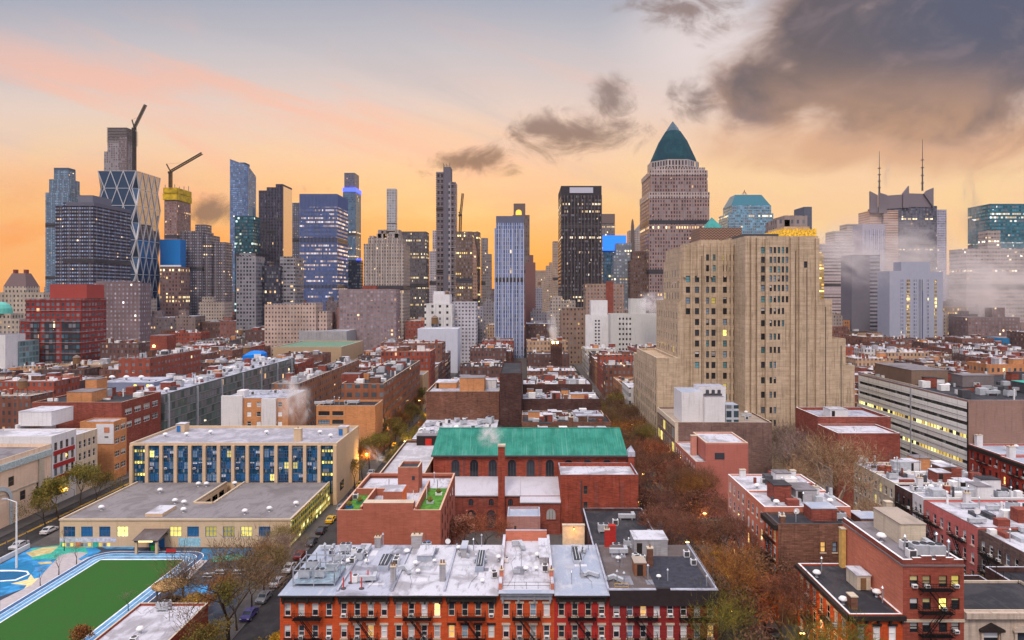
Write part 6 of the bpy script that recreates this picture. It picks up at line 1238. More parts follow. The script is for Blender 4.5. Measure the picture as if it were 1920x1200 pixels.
# ------------------------------------------------------------------ low houses filling the blocks
def fill():
    wl = [((.20, .085, .06), 'brown brick'), ((.30, .075, .05), 'red brick'), ((.13, .07, .06), 'dark brown'), ((.42, .27, .17), 'tan brick'), ((.50, .44, .36), 'cream'), ((.30, .27, .27), 'grey'), ((.45, .20, .09), 'orange brick'), ((.55, .52, .50), 'off-white')]
    wm = [(fac(c, (.07, .075, .085), 2.4, 3.3, .42, .5, .05, .0, blind=.35), n) for c, n in wl]
    rm = [(RF_WHITE, 'white'), (RF_WHITE2, 'silver'), (RF_WHITE, 'white'), (RF_GREY, 'grey'), (RF_DARK, 'black'), (RF_TAN, 'tan')]
    names = {(-36, 28): 'behind the church', (44, 106): 'behind the stepped tower', (122, 184): 'behind the office slab', (200, 262): 'one block past the slab', (278, 340): 'two blocks past the slab', (356, 418): 'three blocks past the slab', (434, 496): 'four blocks past the slab',
             (-113, -52): 'behind the school', (-190, -129): 'behind the glass apartments', (-267, -206): 'one block past the glass apartments', (-344, -283): 'two blocks past the glass apartments', (-421, -360): 'three blocks past the glass apartments', (-498, -437): 'four blocks past the glass apartments'}
    for (a, b), ph in names.items():
        kk = [0, 0]
        for s, (c, d) in enumerate(BY):
            for side in (0, 1):
                x0, x1 = (a, a+27) if side == 0 else (b-27, b)
                y = c+.5+R.random()*3
                while y < d-8:
                    L = R.uniform(13, 21) if y < 470 else R.uniform(22, 36) if s < 2 else R.uniform(36, 60); L = min(L, d-y); xm = (x0+x1)/2; p = PX(xm, y)
                    yy = y; y += L+.15
                    if p < -60 or p > 1985 or L < 7: continue
                    if s == 0 and y < 215: continue
                    if any(x0 < q[1] and x1 > q[0] and yy < q[3] and yy+L > q[2] for q in OCC): continue
                    kk[side] += 1; k = kk[side]; w, wn = R.choices(wm, (4, 3, 4, 1.2, .8, .9, 1.3, .5))[0]; rf, rn = R.choice(rm); z = R.uniform(12.5, 19) if s < 2 else R.uniform(15, 34)
                    if R.random() < .08: z += 8
                    hw = 'tall' if z > 24 else 'low'
                    xx0, xx1 = x0+.0, x1-R.uniform(0, 4)*(side == 0)
                    t = building('town_house', '%s %s house, %s roof, %s back, %s row %s' % (hw, wn, rn, ordw(k-1), ('left', 'right')[side], ph), 'house', xx0, xx1, yy, yy+L, z, w, rf, par=.7, cop=R.choice((STONE, WHITE, None)), group='low houses filling the blocks')
                    for q in range(R.choice((1, 2, 2, 3))):
                        bx = x0+2+R.random()*19; by = yy+1.5+R.random()*(L-7); bulkhead(t, bx, bx+R.uniform(2.5, 5), by, by+R.uniform(2.5, 4.5), z, R.uniform(1.4, 3.2), R.choice((WHITEW, BR_MAR, BR_BROWN, GREYW, BR_LORG)), R.choice((RF_WHITE, RF_WHITE2)), False)
                    if s < 2:
                        for q in range(R.choice((1, 2, 3))): chimney(t, x0+1+R.random()*24, yy+.8+R.random()*(L-2), z, R.uniform(1.5, 3.5), .5, .5, R.choice((BR_MAR, WHITEW, BR_BROWN)), 0)
                        mb = MB()
                        for q in range(R.choice((9, 13, 17))):
                            bx = x0+1+R.random()*23; by = yy+1+R.random()*(L-4); mb.box(bx, bx+R.uniform(.4, 2.2), by, by+R.uniform(.4, 2.0), z+.02, z+R.uniform(.5, 2.1), R.choice((0, 0, 1, 2)), skip='b')
                        mb.build('roof_plant', [R.choice((GREYM, WHITE, WHITE)), DKM, R.choice((BR_MAR, BR_BROWN, WHITE))], t, kind='stuff')
                    if R.random() < .055: rooftop('water_tank', xm+R.uniform(-6, 6), yy+L/2, z, 'the low roofs '+ph, 'wooden water tank', R.uniform(.9, 1.3))
fill()

# ------------------------------------------------------------------ skyline towers
LMK = []        # (pixel, phrase) of the landmark towers, for telling the plain blocks apart
LOUV = fac((.07, .065, .075), (.03, .03, .035), 90., .9, 1., .5, 0., 0., met=0., blind=0.)
def tower(name, label, D, boxes, mat, dep=30., cat='tower', roof=None, mark=None, group=None):
    a = min(q[0] for q in boxes); b = max(q[1] for q in boxes)
    t = thing(name, label, cat, (W((a+b)/2, D), D, 0), group); LMK.append(((a+b)/2, D, mark or label))
    for q in boxes:
        px0, px1, y = q[:3]; nm = q[3] if len(q) > 3 and q[3] else 'shaft'; dd = q[4] if len(q) > 4 and q[4] is not None else 0.; dp = q[5] if len(q) > 5 and q[5] else dep; m = q[6] if len(q) > 6 and q[6] else mat; y0 = q[7] if len(q) > 7 else None
        d = D+dd; MB().box(W(px0, d), W(px1, d), d, d+dp, 0 if y0 is None else H(y0, d), H(y, d), skip='b').build(nm, [m, roof or RF_GREY], t)
        if y0 is None and H(y, d) > 105 and nm == 'shaft' and cat == 'tower':
            for k in ([.42, .74] if H(y, d) > 150 else [.58]): zb = H(y, d)*(k+R.uniform(-.08, .08)); MB().box(W(px0, d)-.06, W(px1, d)+.06, d-.06, d+dp, zb, zb+R.uniform(4, 6.5)).build('plant_floor', LOUV, t)
    return t
def lattice(mb, p, q, w, n, r=.18):
    p = Vector(p); q = Vector(q); d = (q-p).normalized(); u = Vector((0, 1, 0)) if abs(d.y) < .5 else Vector((1, 0, 0)); v = d.cross(u).normalized(); u = v.cross(d).normalized()
    cs = [(u*a+v*b)*w/2 for a, b in ((1, 1), (1, -1), (-1, -1), (-1, 1))]
    for c in cs: mb.tube(p+c, q+c, r, n=4)
    L = (q-p)/n
    for i in range(n):
        for k in range(4): mb.tube(p+cs[k]+L*i, p+cs[(k+1) % 4]+L*(i+1), r*.7, n=3)
def crane(label, D, base, top, tip, back, col):
    t = thing('tower_crane', label, 'crane', (W(base[0], D), D, 0)); P = lambda q: (W(q[0], D), D-2, H(q[1], D)); k = D/1000
    mb = MB(); lattice(mb, P(base), P(top), 3.2*k, 14, .55*k); mb.build('mast', col, t)
    mb = MB(); lattice(mb, P(top), P(tip), 2.6*k, 18, .48*k); mb.build('jib', col, t)
    mb = MB(); mb.tube(P(top), P(back), .9*k, n=5); mb.tube(P(back), P(((tip[0]+top[0]*1.)/2, (tip[1]+top[1])/2)), .12*k, n=3); mb.build('back_stay', col, t)
    x, y, z = P(top); MB().box(x-3.2*k, x+2.*k, y-1.5*k, y+1.5*k, z-3*k, z-.2*k).build('cab', col, t)
def skyline():
    F_ = fac; AMB = (1., .62, .2); YL = (1., .72, .25)
    tower('silver_tower', 'slate-blue stepped apartment tower at the far left of the skyline', 900, [(85, 130, 361), (92, 131, 336, 'setback', 2, 20), (101, 128, 319, 'crown', 4, 15), (101, 128, 314.5, 'crown_cap', 4.2, 14.6, plain('crown_slate', (.07, .11, .16)))], F_((.10, .15, .21), (.22, .31, .40), 2.6, 3.2, .62, .5, .03, .0, AMB, met=.5, blind=.35, vst=7.), 23, mark='slate-blue stepped tower')
    t = tower('dark_apartments', 'huge dark brown-blue apartment tower with bright window strips', 600, [(118, 176, 380), (104, 117.9, 386, 'side_wing', 3, 30), (147, 174, 366, 'penthouse', 16, 28, masonry('penthouse_slate', (.17, .17, .21), .05, .2))], F_((.045, .035, .05), (.22, .30, .42), 2.1, 3.1, .66, .42, .035, .03, AMB, met=.3, blind=.38, vst=9.), 56, mark='dark apartment tower')
    MB().box(W(120, 600)+2, W(176, 600)+.2, 599.6, 656, H(386, 600), H(380, 600)+.4, skip='').build('cornice_band', plain('cornice_slate', (.13, .13, .17)), t)
    CC = F_((.30, .26, .27), (.05, .045, .055), 4.6, 4.4, .52, .62, .0, .0, met=0., blind=.5)
    t = tower('concrete_tower', 'very tall concrete tower under construction with open top floors', 1400, [(203, 237, 262), (195, 203, 284, 'shoulder'), (201.5, 236.5, 239, 'open_floors', 1, 34, F_((.16, .13, .14), (.06, .05, .06), 5., 4.4, .7, .7, .0, .0, met=0., blind=.3)), (223, 238, 256, 'hoist_side', -4, 3, F_((.22, .17, .17), (.05, .04, .05), 2., 4.4, .6, .6, 0., 0., met=0.))], CC, 36, mark='concrete tower under construction')
    mb = MB()
    for i in range(10): mb.box(W(200.5, 1400), W(238, 1400), 1399, 1440, H(266-i*2.9, 1400), H(266-i*2.9, 1400)+.8)
    mb.build('floor_slab', plain('raw_concrete', (.33, .29, .29)), t)
    crane('dark luffing crane on the tall concrete tower, jib steep', 1405, (253, 322), (253, 240), (274, 197), (248.5, 225), plain('crane_black', (.02, .016, .016), .8))
    # faceted tower with diagonal grid
    D = 700.; t = thing('diagrid_tower', 'faceted glass tower wrapped in a white triangular steel grid', 'tower', (W(220, D), D, 0)); LMK.append((220, D, 'triangle-grid glass tower'))
    X0, X1, Y0, Y1 = W(183, D), W(256, D), D, D+46; zt = H(320.5, D); st = 17.4; n = int(zt/st); HG = glassy('tower_glass_blue', (.06, .11, .18), .10, .7)
    def ringp(k):
        c = 4.6 if k % 2 else .4; z = zt-k*st
        return [(X0+c, Y0, z), (X1-c, Y0, z), (X1, Y0+c, z), (X1, Y1-c, z), (X1-c, Y1, z), (X0+c, Y1, z), (X0, Y1-c, z), (X0, Y0+c, z)]
    rg = [ringp(k) for k in range(n, -1, -1)]; o = MB().loft(rg).build('glass_shell', [HG, glassy('side_reflection_pale', (.44, .41, .40), .06, .95)], t)
    for q in o.data.polygons: q.material_index = 1 if q.normal.x > .9 and q.center.z > zt-5*st else 0  # paler mirror tone on upper right faces paints the reflected dawn sky
    mb = MB(); MB().box(X0+1, X1-1, Y0+1, Y1-1, 0, zt-n*st).build('base', plain('base_stone', (.3, .25, .22)), t); SW = plain('grid_steel', (.62, .60, .60), .4, .2, .03)
    def node(face, k, i):
        z = zt-k*st; u = (i+(.5 if k % 2 else 0.))/(3. if face == 0 else 4.); u = min(1., u)
        return (X0+.4+(X1-X0-.8)*u, Y0-.25, z) if face == 0 else (X1+.25, Y0+.4+(Y1-Y0-.8)*u, z)
    for fc in (0, 1):
        for k in range(n):
            m = (4 if k % 2 == 0 else 3)+fc
            for i in range(m):
                for j in ((i-1, i) if k % 2 == 0 else (i, i+1)):
                    mm = (3 if k % 2 == 0 else 4)+fc
                    if 0 <= j < mm: mb.tube(node(fc, k, i), node(fc, k+1, j), .42, n=4)
            A, B = (node(fc, k, 0), node(fc, k, m-1)); mb.tube(A, B, .32, n=4)
            if k % 2 == 0:
                r0, r1 = ringp(k), ringp(k+1); c0 = (1, 2) if fc == 0 else (2, 1)
                mb.tube(r0[c0[0]], r1[1], .5, n=4); mb.tube(r0[c0[0]], r1[2], .5, n=4); mb.tube(r1[0], r0[0], .5, n=4)
                if k+2 <= n: mb.tube(ringp(k+2)[c0[0]], r1[1], .5, n=4); mb.tube(ringp(k+2)[c0[0]], r1[2], .5, n=4); mb.tube(r1[1], r1[2], .4, n=4)
    mb.build('diagonal_grid', SW, t)
    RC = F_((.26, .15, .13), (.10, .08, .09), 3.4, 3.8, .5, .55, .06, .05, AMB, met=0., blind=.3)
    t = tower('construction_tower', 'half-built brown tower with yellow safety screens round its top', 1000, [(308, 332, 376)], RC, 41, mark='half-built tower')
    YS = plain('screen_yellow', (.55, .36, .02), .6, 0, .35, .15)
    for a, b, y0, y1 in ((306, 333, 375, 363), (307, 332.5, 362, 352)): MB().box(W(a, 1000), W(b, 1000), 998.5, 1043, H(y0, 1000), H(y1, 1000), skip='b').build('safety_screen', YS, t)
    for i in range(6): MB().tube((W(309+i*5, 1000), 1001+i*6, H(352, 1000)), (W(309+i*5, 1000), 1001+i*6, H(346-(i % 3)*1.5, 1000)), .6, n=4).build('column_stub', plain('raw_concrete', (.33, .29, .29)), t)
    crane('brown luffing crane above the half-built tower, jib low to the right', 1000, (321, 352), (321, 322), (380, 288), (313.5, 308), plain('crane_dark', (.055, .032, .02), .7))
    tower('glass_block', 'bright blue glass block showing beside the triangle-grid tower', 740, [(300, 338, 449)], glassy('glass_bright_blue', (.01, .22, .62), .12, .3), 12, cat='building', mark='bright blue glass block')
    tower('stone_base_tower', 'brown stone building with rows of lit windows under the blue glass block', 715, [(300, 338, 500), (300, 338, 497, 'white_band', -.5, 2, WHITE, 500)], F_((.22, .13, .12), (.1, .08, .08), 3.2, 4., .5, .55, .15, .15, YL), 20, cat='building', mark='lit brown stone building')
    GB = F_((.10, .08, .09), (.26, .29, .34), 2.5, 3.1, .55, .45, .06, .04, AMB, blind=.42, vst=8.)
    tower('grey_apartments', 'grey-brown slab tower with a square roof house left of the curved blue tower', 760, [(338, 379, 433), (366, 386, 421, 'penthouse', 6, 14), (380, 396, 441, 'setback', 4, 22), (398, 423, 454, 'side_wing', 8, 18)], GB, 28, mark='grey-brown slab tower')
    # curved-top blue tower
    D = 1274.; t = thing('curved_tower', 'slender blue glass tower with a curved sloping top', 'tower', (W(450, D), D, 0)); LMK.append((452, D, 'curved-top blue tower'))
    pl = [(W(431, D), D), (W(458, D), D), (W(463, D), D+6), (W(463.5, D), D+42), (W(431, D), D+42)]; zz = [H(298, D), H(308, D), H(311, D+6), H(331, D+42), H(312, D+42)]
    mb = MB()
    for i in range(5): j = (i+1) % 5; mb.face([(*pl[i], 0), (*pl[j], 0), (*pl[j], zz[j]), (*pl[i], zz[i])], 0)
    mb.face([(*pl[i], zz[i]) for i in range(5)], 1); mb.build('glass_shaft', [F_((.09, .15, .28), (.22, .32, .50), 3.4, 3.6, .7, .6, .03, .0, YL, met=.65, blind=.4), RF_BLUE], t)
    MB().box(W(436, D), W(456, D), D+8, D+30, H(308, D), H(303, D)).build('roof_screen', plain('screen_blue', (.07, .1, .17)), t)
    tower('teal_tower', 'dark teal glass office tower with greenish lit floors', 850, [(440, 475, 405), (466, 474, 389, 'roof_drum', 6, 8, plain('drum_slate', (.12, .16, .2)), 405)], F_((.03, .07, .09), (.05, .16, .20), 2.4, 3.9, .9, .6, .06, .16, (.75, .85, .5), 1.2, met=.5, blind=.15), 22, mark='dark teal tower')
    tower('twin_step_tower', 'tall dark navy tower with stepped top and sky-reflecting side', 900, [(485, 500, 357), (500, 517, 351), (517, 530, 345)], F_((.055, .048, .065), (.05, .06, .10), 1.9, 3.9, .5, .7, .015, .0, AMB, met=.6, blind=.1, vst=3.8), 36, mark='stepped navy tower')
    t2 = [o for o in COL.objects if o.name == 'twin_step_tower'][0]; MB().box(W(530, 900)+.003, W(530, 900)+.25, 902, 935, H(500, 900), H(349, 900)).build('side_reflection', glassy('side_reflection_warm', (.75, .62, .52), .12, .9), t2)  # added glossy slab, tinted warm to paint the orange sky reflection
    tower('dark_tower', 'small dark tower between the navy tower and the blue-lit office tower', 1000, [(548, 562, 380)], F_((.10, .10, .13), (.25, .28, .34), 3., 3.4, .5, .45, .04, .0), 12, mark='small dark tower')
    tower('grey_office', 'grey stone office block with dark square windows below the teal tower', 640, [(443, 480, 480), (449, 470, 474, 'setback', 5, 12)], F_((.24, .23, .25), (.05, .055, .07), 2.9, 3.5, .58, .55, .06, .0, AMB), 22, mark='grey stone office')
    tower('grey_office', 'grey banded office block with dark ribbon windows below the navy tower', 660, [(525, 553, 481)], F_((.28, .27, .29), (.05, .05, .06), 3.2, 3.5, .8, .5, .05, .0, AMB), 26, mark='grey banded office')
    tower('dark_block', 'dark glass block between the two grey offices', 655, [(480, 525, 498), (484, 505, 490, 'setback', 6, 12)], F_((.06, .055, .075), (.05, .06, .09), 2.2, 3.6, .7, .6, .08, .05, AMB), 22, mark='dark glass block')
    t = tower('blue_office', 'large periwinkle-blue office tower with glowing floor bands', 830, [(562, 632, 388), (562, 632, 363.5, 'top_band', .02, 50, masonry('band_blue', (.10, .14, .30), .05, .1), 388)], F_((.10, .14, .30), (.11, .17, .36), 2.1, 4.7, .92, .45, .10, .62, (1., .70, .34), 1.05, met=.5, blind=.5), 50, mark='periwinkle office tower')
    for i in range(28): MB().box(W(562+i*2.6, 830)-.22, W(562+i*2.6, 830)+.22, 829.3, 829.997, 10, H(364, 830)).build('fin', plain('fin_blue', (.13, .17, .32), .5), t)
    BLU = emit('blue_light_band', (.06, .10, 1.), 2.4)
    t = tower('slim_blue_tower', 'slim dark blue tower with a ring of blue light near its top', 1300, [(643, 667, 360), (645.5, 665, 324, 'upper_shaft', 3, 34, F_((.12, .11, .15), (.12, .14, .2), 2.4, 4., .8, .5, .02, .02, met=.5))], F_((.08, .12, .18), (.10, .20, .30), 2.6, 3.8, .8, .6, .04, .06, AMB, met=.6), 42, mark='blue-ringed tower')
    MB().box(W(642.6, 1300), W(667.5, 1300), 1299, 1343, H(359, 1300), H(352, 1300)).build('light_ring', BLU, t)
    t = tower('glass_block', 'dark blue block with a blue light strip at its roof corner', 900, [(653, 676, 488)], F_((.03, .04, .06), (.03, .06, .1), 2.4, 3.6, .7, .6, .05, .0), 14, cat='building', mark='dark block with blue strip'); MB().box(W(668, 900), W(678, 900), 898.5, 899.9, H(488, 900), H(485.5, 900)).build('light_strip', BLU, t)
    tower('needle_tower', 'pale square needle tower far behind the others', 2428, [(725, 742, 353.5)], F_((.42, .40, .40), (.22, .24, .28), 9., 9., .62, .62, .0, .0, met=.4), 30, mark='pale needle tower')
    DECO = F_((.32, .265, .23), (.12, .11, .12), 2.6, 3.4, .42, .6, .03, .0, AMB, vst=5.2)
    t = tower('deco_tower', 'grey-beige stepped deco apartment tower with open crown frames', 700, [(682, 757, 457), (690, 752, 446, 'setback', 3, 32), (706, 747, 438, 'setback', 6, 24)], DECO, 38, mark='stepped deco tower')
    for a, b in ((690, 700), (706, 714), (716, 724), (738, 748)): MB().box(W(a, 700), W(b, 700)-.8, 706, 720, H(446, 700), H(441 if a < 700 else 429.5, 700)).build('crown_pier', [DECO, RF_GREY], t)
    MB().box(W(706, 700), W(747, 700), 707, 719, H(432, 700), H(429.5, 700)).build('crown_beam', plain('deco_stone', (.36, .29, .24)), t)
    tower('dark_office', 'plain dark grey office slab with yellow lit floors', 800, [(748, 799, 434)], F_((.11, .095, .10), (.10, .10, .11), 1.7, 3.9, .55, .5, .05, .2, YL, 1.4, met=.4), 24, mark='plain dark office slab')
    tower('light_tower', 'thin lilac-grey tower behind the slab right of the deco tower', 1000, [(805, 823, 471), (811, 819, 432, 'upper_shaft', 5, 10)], F_((.40, .36, .38), (.15, .15, .2), 2.8, 3.4, .45, .5, .04, .05), 16, mark='thin lilac tower')
    WB = F_((.36, .34, .37), (.025, .03, .045), 4.6, 7.4, .58, .52, .01, .0, AMB, met=.2, blind=.1); 
    t = tower('balcony_tower', 'tall slim tower under construction with ragged balcony slabs', 900, [(818, 831, 322), (831.2, 845, 313, 'core', -1, 20, plain('core_slate', (.14, .13, .16))), (841, 854, 341, 'side_shaft', -2, 22)], WB, 24, mark='ragged balcony tower')
    mb = MB()
    for i in range(60): mb.box(W(817.0, 900), W(831, 900), 898.6, 925, H(324+i*4.2, 900)-.35, H(324+i*4.2, 900)) ; mb.box(W(845.2, 900), W(854.6, 900), 896.6, 921, H(343+i*4.2, 900)-.35, H(343+i*4.2, 900))
    mb.build('balcony_slab', plain('slab_brown', (.26, .17, .15)), t, kind='stuff')
    for p in (831.6, 834, 837, 840, 843.5): MB().tube((W(p, 900), 899, H(313, 900)), (W(p, 900), 899, H(309-(p % 2)*1.5, 900)), .5, n=4).build('column_stub', DKM, t)
    crane('thin brown crane standing right of the ragged balcony tower, jib nearly upright', 1000, (863, 434), (864, 402), (868, 363), (860.5, 398), plain('crane_dark', (.055, .032, .02), .7))
    t = tower('angled_office', 'dark brown office tower with bright yellow lower floors', 780, [(855, 886, 434), (886, 899, 434, 'rear_slab', 30, 20)], F_((.16, .105, .085), (.11, .09, .09), 2.4, 3.9, .55, .5, .05, .25, (1., .76, .2), 1.9, met=.25), 28, mark='yellow-floored brown office')
    MB().loft([[(W(886.2, 780), 780, H(560, 780)), (W(894, 780), 784, H(560, 780)), (W(894, 780), 800, H(560, 780)), (W(886.2, 780), 800, H(560, 780))], [(W(886.2, 780), 780, H(452, 780)), (W(892, 780), 784, H(470, 780)), (W(892, 780), 800, H(470, 780)), (W(886.2, 780), 800, H(440, 780))]]).build('sloping_side', F_((.42, .25, .18), (.3, .2, .15), 3., 3.9, .6, .5, .1, .0), t)
    tower('grey_tower', 'grey rounded tower stepping down left of the striped blue tower', 900, [(902, 914, 446), (910, 921, 476, 'setback', -6, 20)], F_((.22, .19, .19), (.14, .12, .13), 2.4, 3.6, .6, .45, .05, .0), 16, mark='grey stepping tower')
    ST = F_((.24, .28, .42), (.08, .12, .24), 2.0, 3.6, .5, .8, .015, .0, YL, met=.5, blind=.3, vst=4.)
    t = tower('striped_tower', 'pale blue tower with vertical white stripes in the centre of the skyline', 620, [(927, 983, 428), (930, 982, 418, 'upper_floors', .4, 25), (930, 982, 405, 'top_band', .5, 24.6, masonry('band_slate', (.13, .14, .20), .08, .1), 418)], ST, 26, mark='striped pale blue tower')
    for i in range(9): MB().box(W(928+i*6.7, 620)-.35, W(928+i*6.7, 620)+.35, 619.4, 619.997, 2, H(429, 620)).build('stripe', plain('stripe_white', (.46, .48, .58), .5), t)
    t = tower('arched_tower', 'dark brown tower whose roof house holds a glowing arch', 800, [(961, 993, 403), (963, 985, 381.5, 'roof_house', 4, 12, plain('roof_house_brown', (.16, .12, .11)))], F_((.17, .125, .11), (.12, .11, .12), 2.3, 3.6, .5, .5, .03, .0), 20, mark='brown arched-top tower')
    mb = MB(); D = 803.8; mb.face([(W(967, D), D, H(403, D)), (W(978, D), D, H(403, D))]+[(W(972.5+5.5*math.cos(k*.5236), D), D, H(398-5.*math.sin(k*.5236), D)) for k in range(7)]); mb.build('lit_arch', emit('arch_gold', (1., .50, .06), 1.6), t)
    tower('plain_tower', 'plain maroon-brown shaft right of the striped tower', 700, [(985, 1004, 492), (992, 1000, 478, 'roof_house', 4, 8)], masonry('shaft_maroon', (.19, .10, .095), .05, .1), 14, mark='plain maroon shaft')
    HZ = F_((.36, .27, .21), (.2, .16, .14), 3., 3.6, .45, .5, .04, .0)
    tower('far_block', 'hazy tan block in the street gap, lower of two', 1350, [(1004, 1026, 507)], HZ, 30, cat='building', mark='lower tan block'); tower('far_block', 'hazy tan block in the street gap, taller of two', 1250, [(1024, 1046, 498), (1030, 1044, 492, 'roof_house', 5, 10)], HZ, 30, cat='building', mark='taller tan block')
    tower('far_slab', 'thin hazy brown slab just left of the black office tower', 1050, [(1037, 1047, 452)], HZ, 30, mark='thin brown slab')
    BK = F_((.035, .032, .04), (.045, .045, .055), 1.5, 3.75, .72, .55, .04, .16, (1., .74, .34), 1.5, met=.35, blind=.2)
    t = tower('black_office', 'black steel office tower with a blank pale panel at its top', 700, [(1052, 1128, 366), (1052, 1128, 348.5, 'top_band', .01, 60, plain('band_black', (.045, .042, .05)), 366)], BK, 60, mark='black office tower')
    MB().box(W(1068, 700), W(1112, 700), 699.2, 699.98, H(362, 700), H(351.5, 700)).build('blank_panel', plain('panel_lilac', (.50, .50, .58), .6, 0, .04), t)
    for i in range(13): MB().box(W(1052+i*6.33, 700)-.3, W(1052+i*6.33, 700)+.3, 699.2, 699.997, 4, H(366, 700)).build('mullion', plain('mullion_brown', (.13, .10, .09), .5), t)
    tower('brown_block', 'brown office block with small square windows at the black tower foot', 565, [(1052, 1098, 582), (1056, 1094, 577, 'attic', 1, 12)], F_((.24, .16, .12), (.06, .05, .05), 3., 3.9, .4, .42, .04, .0, YL), 18, cat='building', mark='brown block at the black tower foot')
    tower('grey_tower', 'grey tower with a lit top band right of the black office tower', 1000, [(1128, 1153, 420), (1128, 1153, 401, 'top_band', .1, 25, plain('band_brown_grey', (.17, .13, .12)), 419)], F_((.2, .17, .16), (.16, .15, .17), 2.3, 3.8, .6, .5, .05, .3, YL), 26, mark='lit-band grey tower')
    t = tower('billboard_building', 'building carrying a huge glowing blue billboard', 800, [(1130, 1166, 470)], F_((.08, .14, .20), (.06, .18, .28), 2.4, 3.8, .8, .6, .08, .1, YL, met=.5), 24, cat='building', mark='blue billboard'); MB().box(W(1130, 799), W(1174, 799), 798, 799.9, H(470, 799), H(441.5, 799)).build('billboard', emit('billboard_blue', (.02, .22, 1.), 1.25), t)
    tower('blue_grey_tower', 'blue-grey stepped office with white window squares right of the billboard', 780, [(1150, 1192, 497), (1151, 1188, 478, 'setback', 3, 20), (1155, 1184, 456, 'upper_shaft', 6, 16)], F_((.22, .25, .32), (.38, .44, .52), 3.2, 3.6, .55, .5, .05, .1, YL, met=.3), 24, mark='blue-grey stepped office')
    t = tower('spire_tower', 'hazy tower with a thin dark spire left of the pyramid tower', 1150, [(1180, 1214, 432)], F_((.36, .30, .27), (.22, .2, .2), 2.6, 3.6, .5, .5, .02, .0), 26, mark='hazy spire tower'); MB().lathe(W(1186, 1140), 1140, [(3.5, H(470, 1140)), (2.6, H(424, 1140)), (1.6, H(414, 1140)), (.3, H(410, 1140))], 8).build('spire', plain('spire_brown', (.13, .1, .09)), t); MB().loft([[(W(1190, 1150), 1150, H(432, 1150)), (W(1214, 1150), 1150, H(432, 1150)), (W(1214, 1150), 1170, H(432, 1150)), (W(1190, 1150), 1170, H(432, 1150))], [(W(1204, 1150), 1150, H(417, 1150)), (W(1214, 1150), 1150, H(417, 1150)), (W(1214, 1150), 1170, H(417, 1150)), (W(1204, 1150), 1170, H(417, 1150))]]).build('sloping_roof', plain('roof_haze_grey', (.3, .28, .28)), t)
    tower('brown_tower', 'dark brown apartment tower against the pyramid tower left side', 740, [(1182, 1215, 488), (1186, 1210, 471, 'setback', 3, 14)], F_((.15, .09, .075), (.1, .08, .08), 2.4, 3.4, .45, .5, .06, .0, AMB), 20, mark='dark brown apartment tower')
    tower('brick_towers', 'brown brick pair of blocks with red centre panels below the billboard', 620, [(1098, 1170, 532), (1136, 1150, 527, 'centre_panel', -.5, 2, BR_MAR)], F_((.32, .21, .16), (.12, .11, .11), 2.9, 3.3, .48, .5, .07, .0, AMB, blind=.4), 24, cat='building', mark='brown brick pair')
    # pyramid-topped tower
    D = 723.; PM = F_((.30, .205, .185), (.05, .045, .055), 2.75, 3.9, .5, .62, .02, .08, (1., .66, .22), 1.9, met=.2, blind=.3); PS = F_((.44, .35, .32), (.07, .06, .07), 2.75, 3.9, .5, .55, .03, .0, AMB)
    t = tower('pyramid_tower', 'big brown masonry tower with a green copper pyramid top', D, [(1217, 1330, 361), (1220, 1327, 320, 'setback', 1.5, 55), (1225, 1322, 314, 'cornice_floor', 3, 52, PS)], PM, 58, mark='green pyramid tower')
    for a, b, y0, y1, dd in ((1216.5, 1330.5, 372, 360, -.4), (1219.5, 1327.5, 328, 319, 1.1)): MB().box(W(a, D), W(b, D), D+dd, D+58-dd, H(y0, D), H(y1, D)).build('stone_band', [PS, RF_GREY], t)
    cx, cy = (W(1229, D)+W(1314, D))/2+.5, D+29; rr = (W(1318, D)-W(1226, D))/2
    oc = lambda r, z: [(cx+r*math.cos(math.pi/8+k*math.pi/4)/math.cos(math.pi/8), cy+r*math.sin(math.pi/8+k*math.pi/4)/math.cos(math.pi/8), z) for k in range(8)]
    Q = D+29.
    MB().loft([oc(rr, H(314.5, D)), oc(rr, H(307, Q))]).build('colonnade', [F_((.42, .36, .34), (.05, .04, .05), 3.4, 6., .5, .8, .12, .0, YL), RF_GREY], t)
    CT = roofing('copper_blue_green', (.008, .046, .066), .5, (.02, .08, .095), .7, 3.2); MB().loft([oc(rr*.93, H(307, Q)), oc(rr*.88, H(300, Q)), oc(rr*.56, H(266, Q)), oc(rr*.30, H(247, Q))]).build('pyramid_roof', CT, t); MB().loft([oc(rr*.28, H(247, Q)), oc(rr*.20, H(240, Q)), oc(.4, H(228, Q))]).build('glass_apex', glassy('apex_glass', (.05, .09, .12), .25, .3), t)
    # crystal top office
    D = 1000.; CG = F_((.20, .30, .38), (.16, .34, .44), 2.8, 3.9, .85, .6, .03, .06, YL, met=.6, blind=.25)
    t = tower('crystal_office', 'teal glass office tower with a chamfered top and small roof mast', D, [(1365, 1450, 400), (1372, 1446, 385, 'upper_floors', 2, 44)], CG, 48, mark='chamfered teal tower')
    r = lambda a, b, y, d0, d1: [(W(a, D), D+d0, H(y, D)), (W(b, D), D+d0, H(y, D)), (W(b, D), D+d1, H(y, D)), (W(a, D), D+d1, H(y, D))]
    MB().loft([r(1372, 1446, 385, 2, 46), r(1383, 1433, 363, 12, 38)]).build('chamfered_top', glassy('glass_teal', (.035, .15, .19), .18, .5), t)
    mb = MB()
    for a in (1398, 1402, 1406, 1410): mb.tube((W(a, D), D+20, H(363, D)), (W(1404, D), D+20, H(351+abs(a-1404)*.6, D)), .35, n=4)
    mb.build('roof_mast', DKM, t)
    # towers in the mist
    BN = F_((.42, .34, .33), (.26, .22, .24), 60., 4.2, 1., .42, .0, .0, YL, blind=.0)
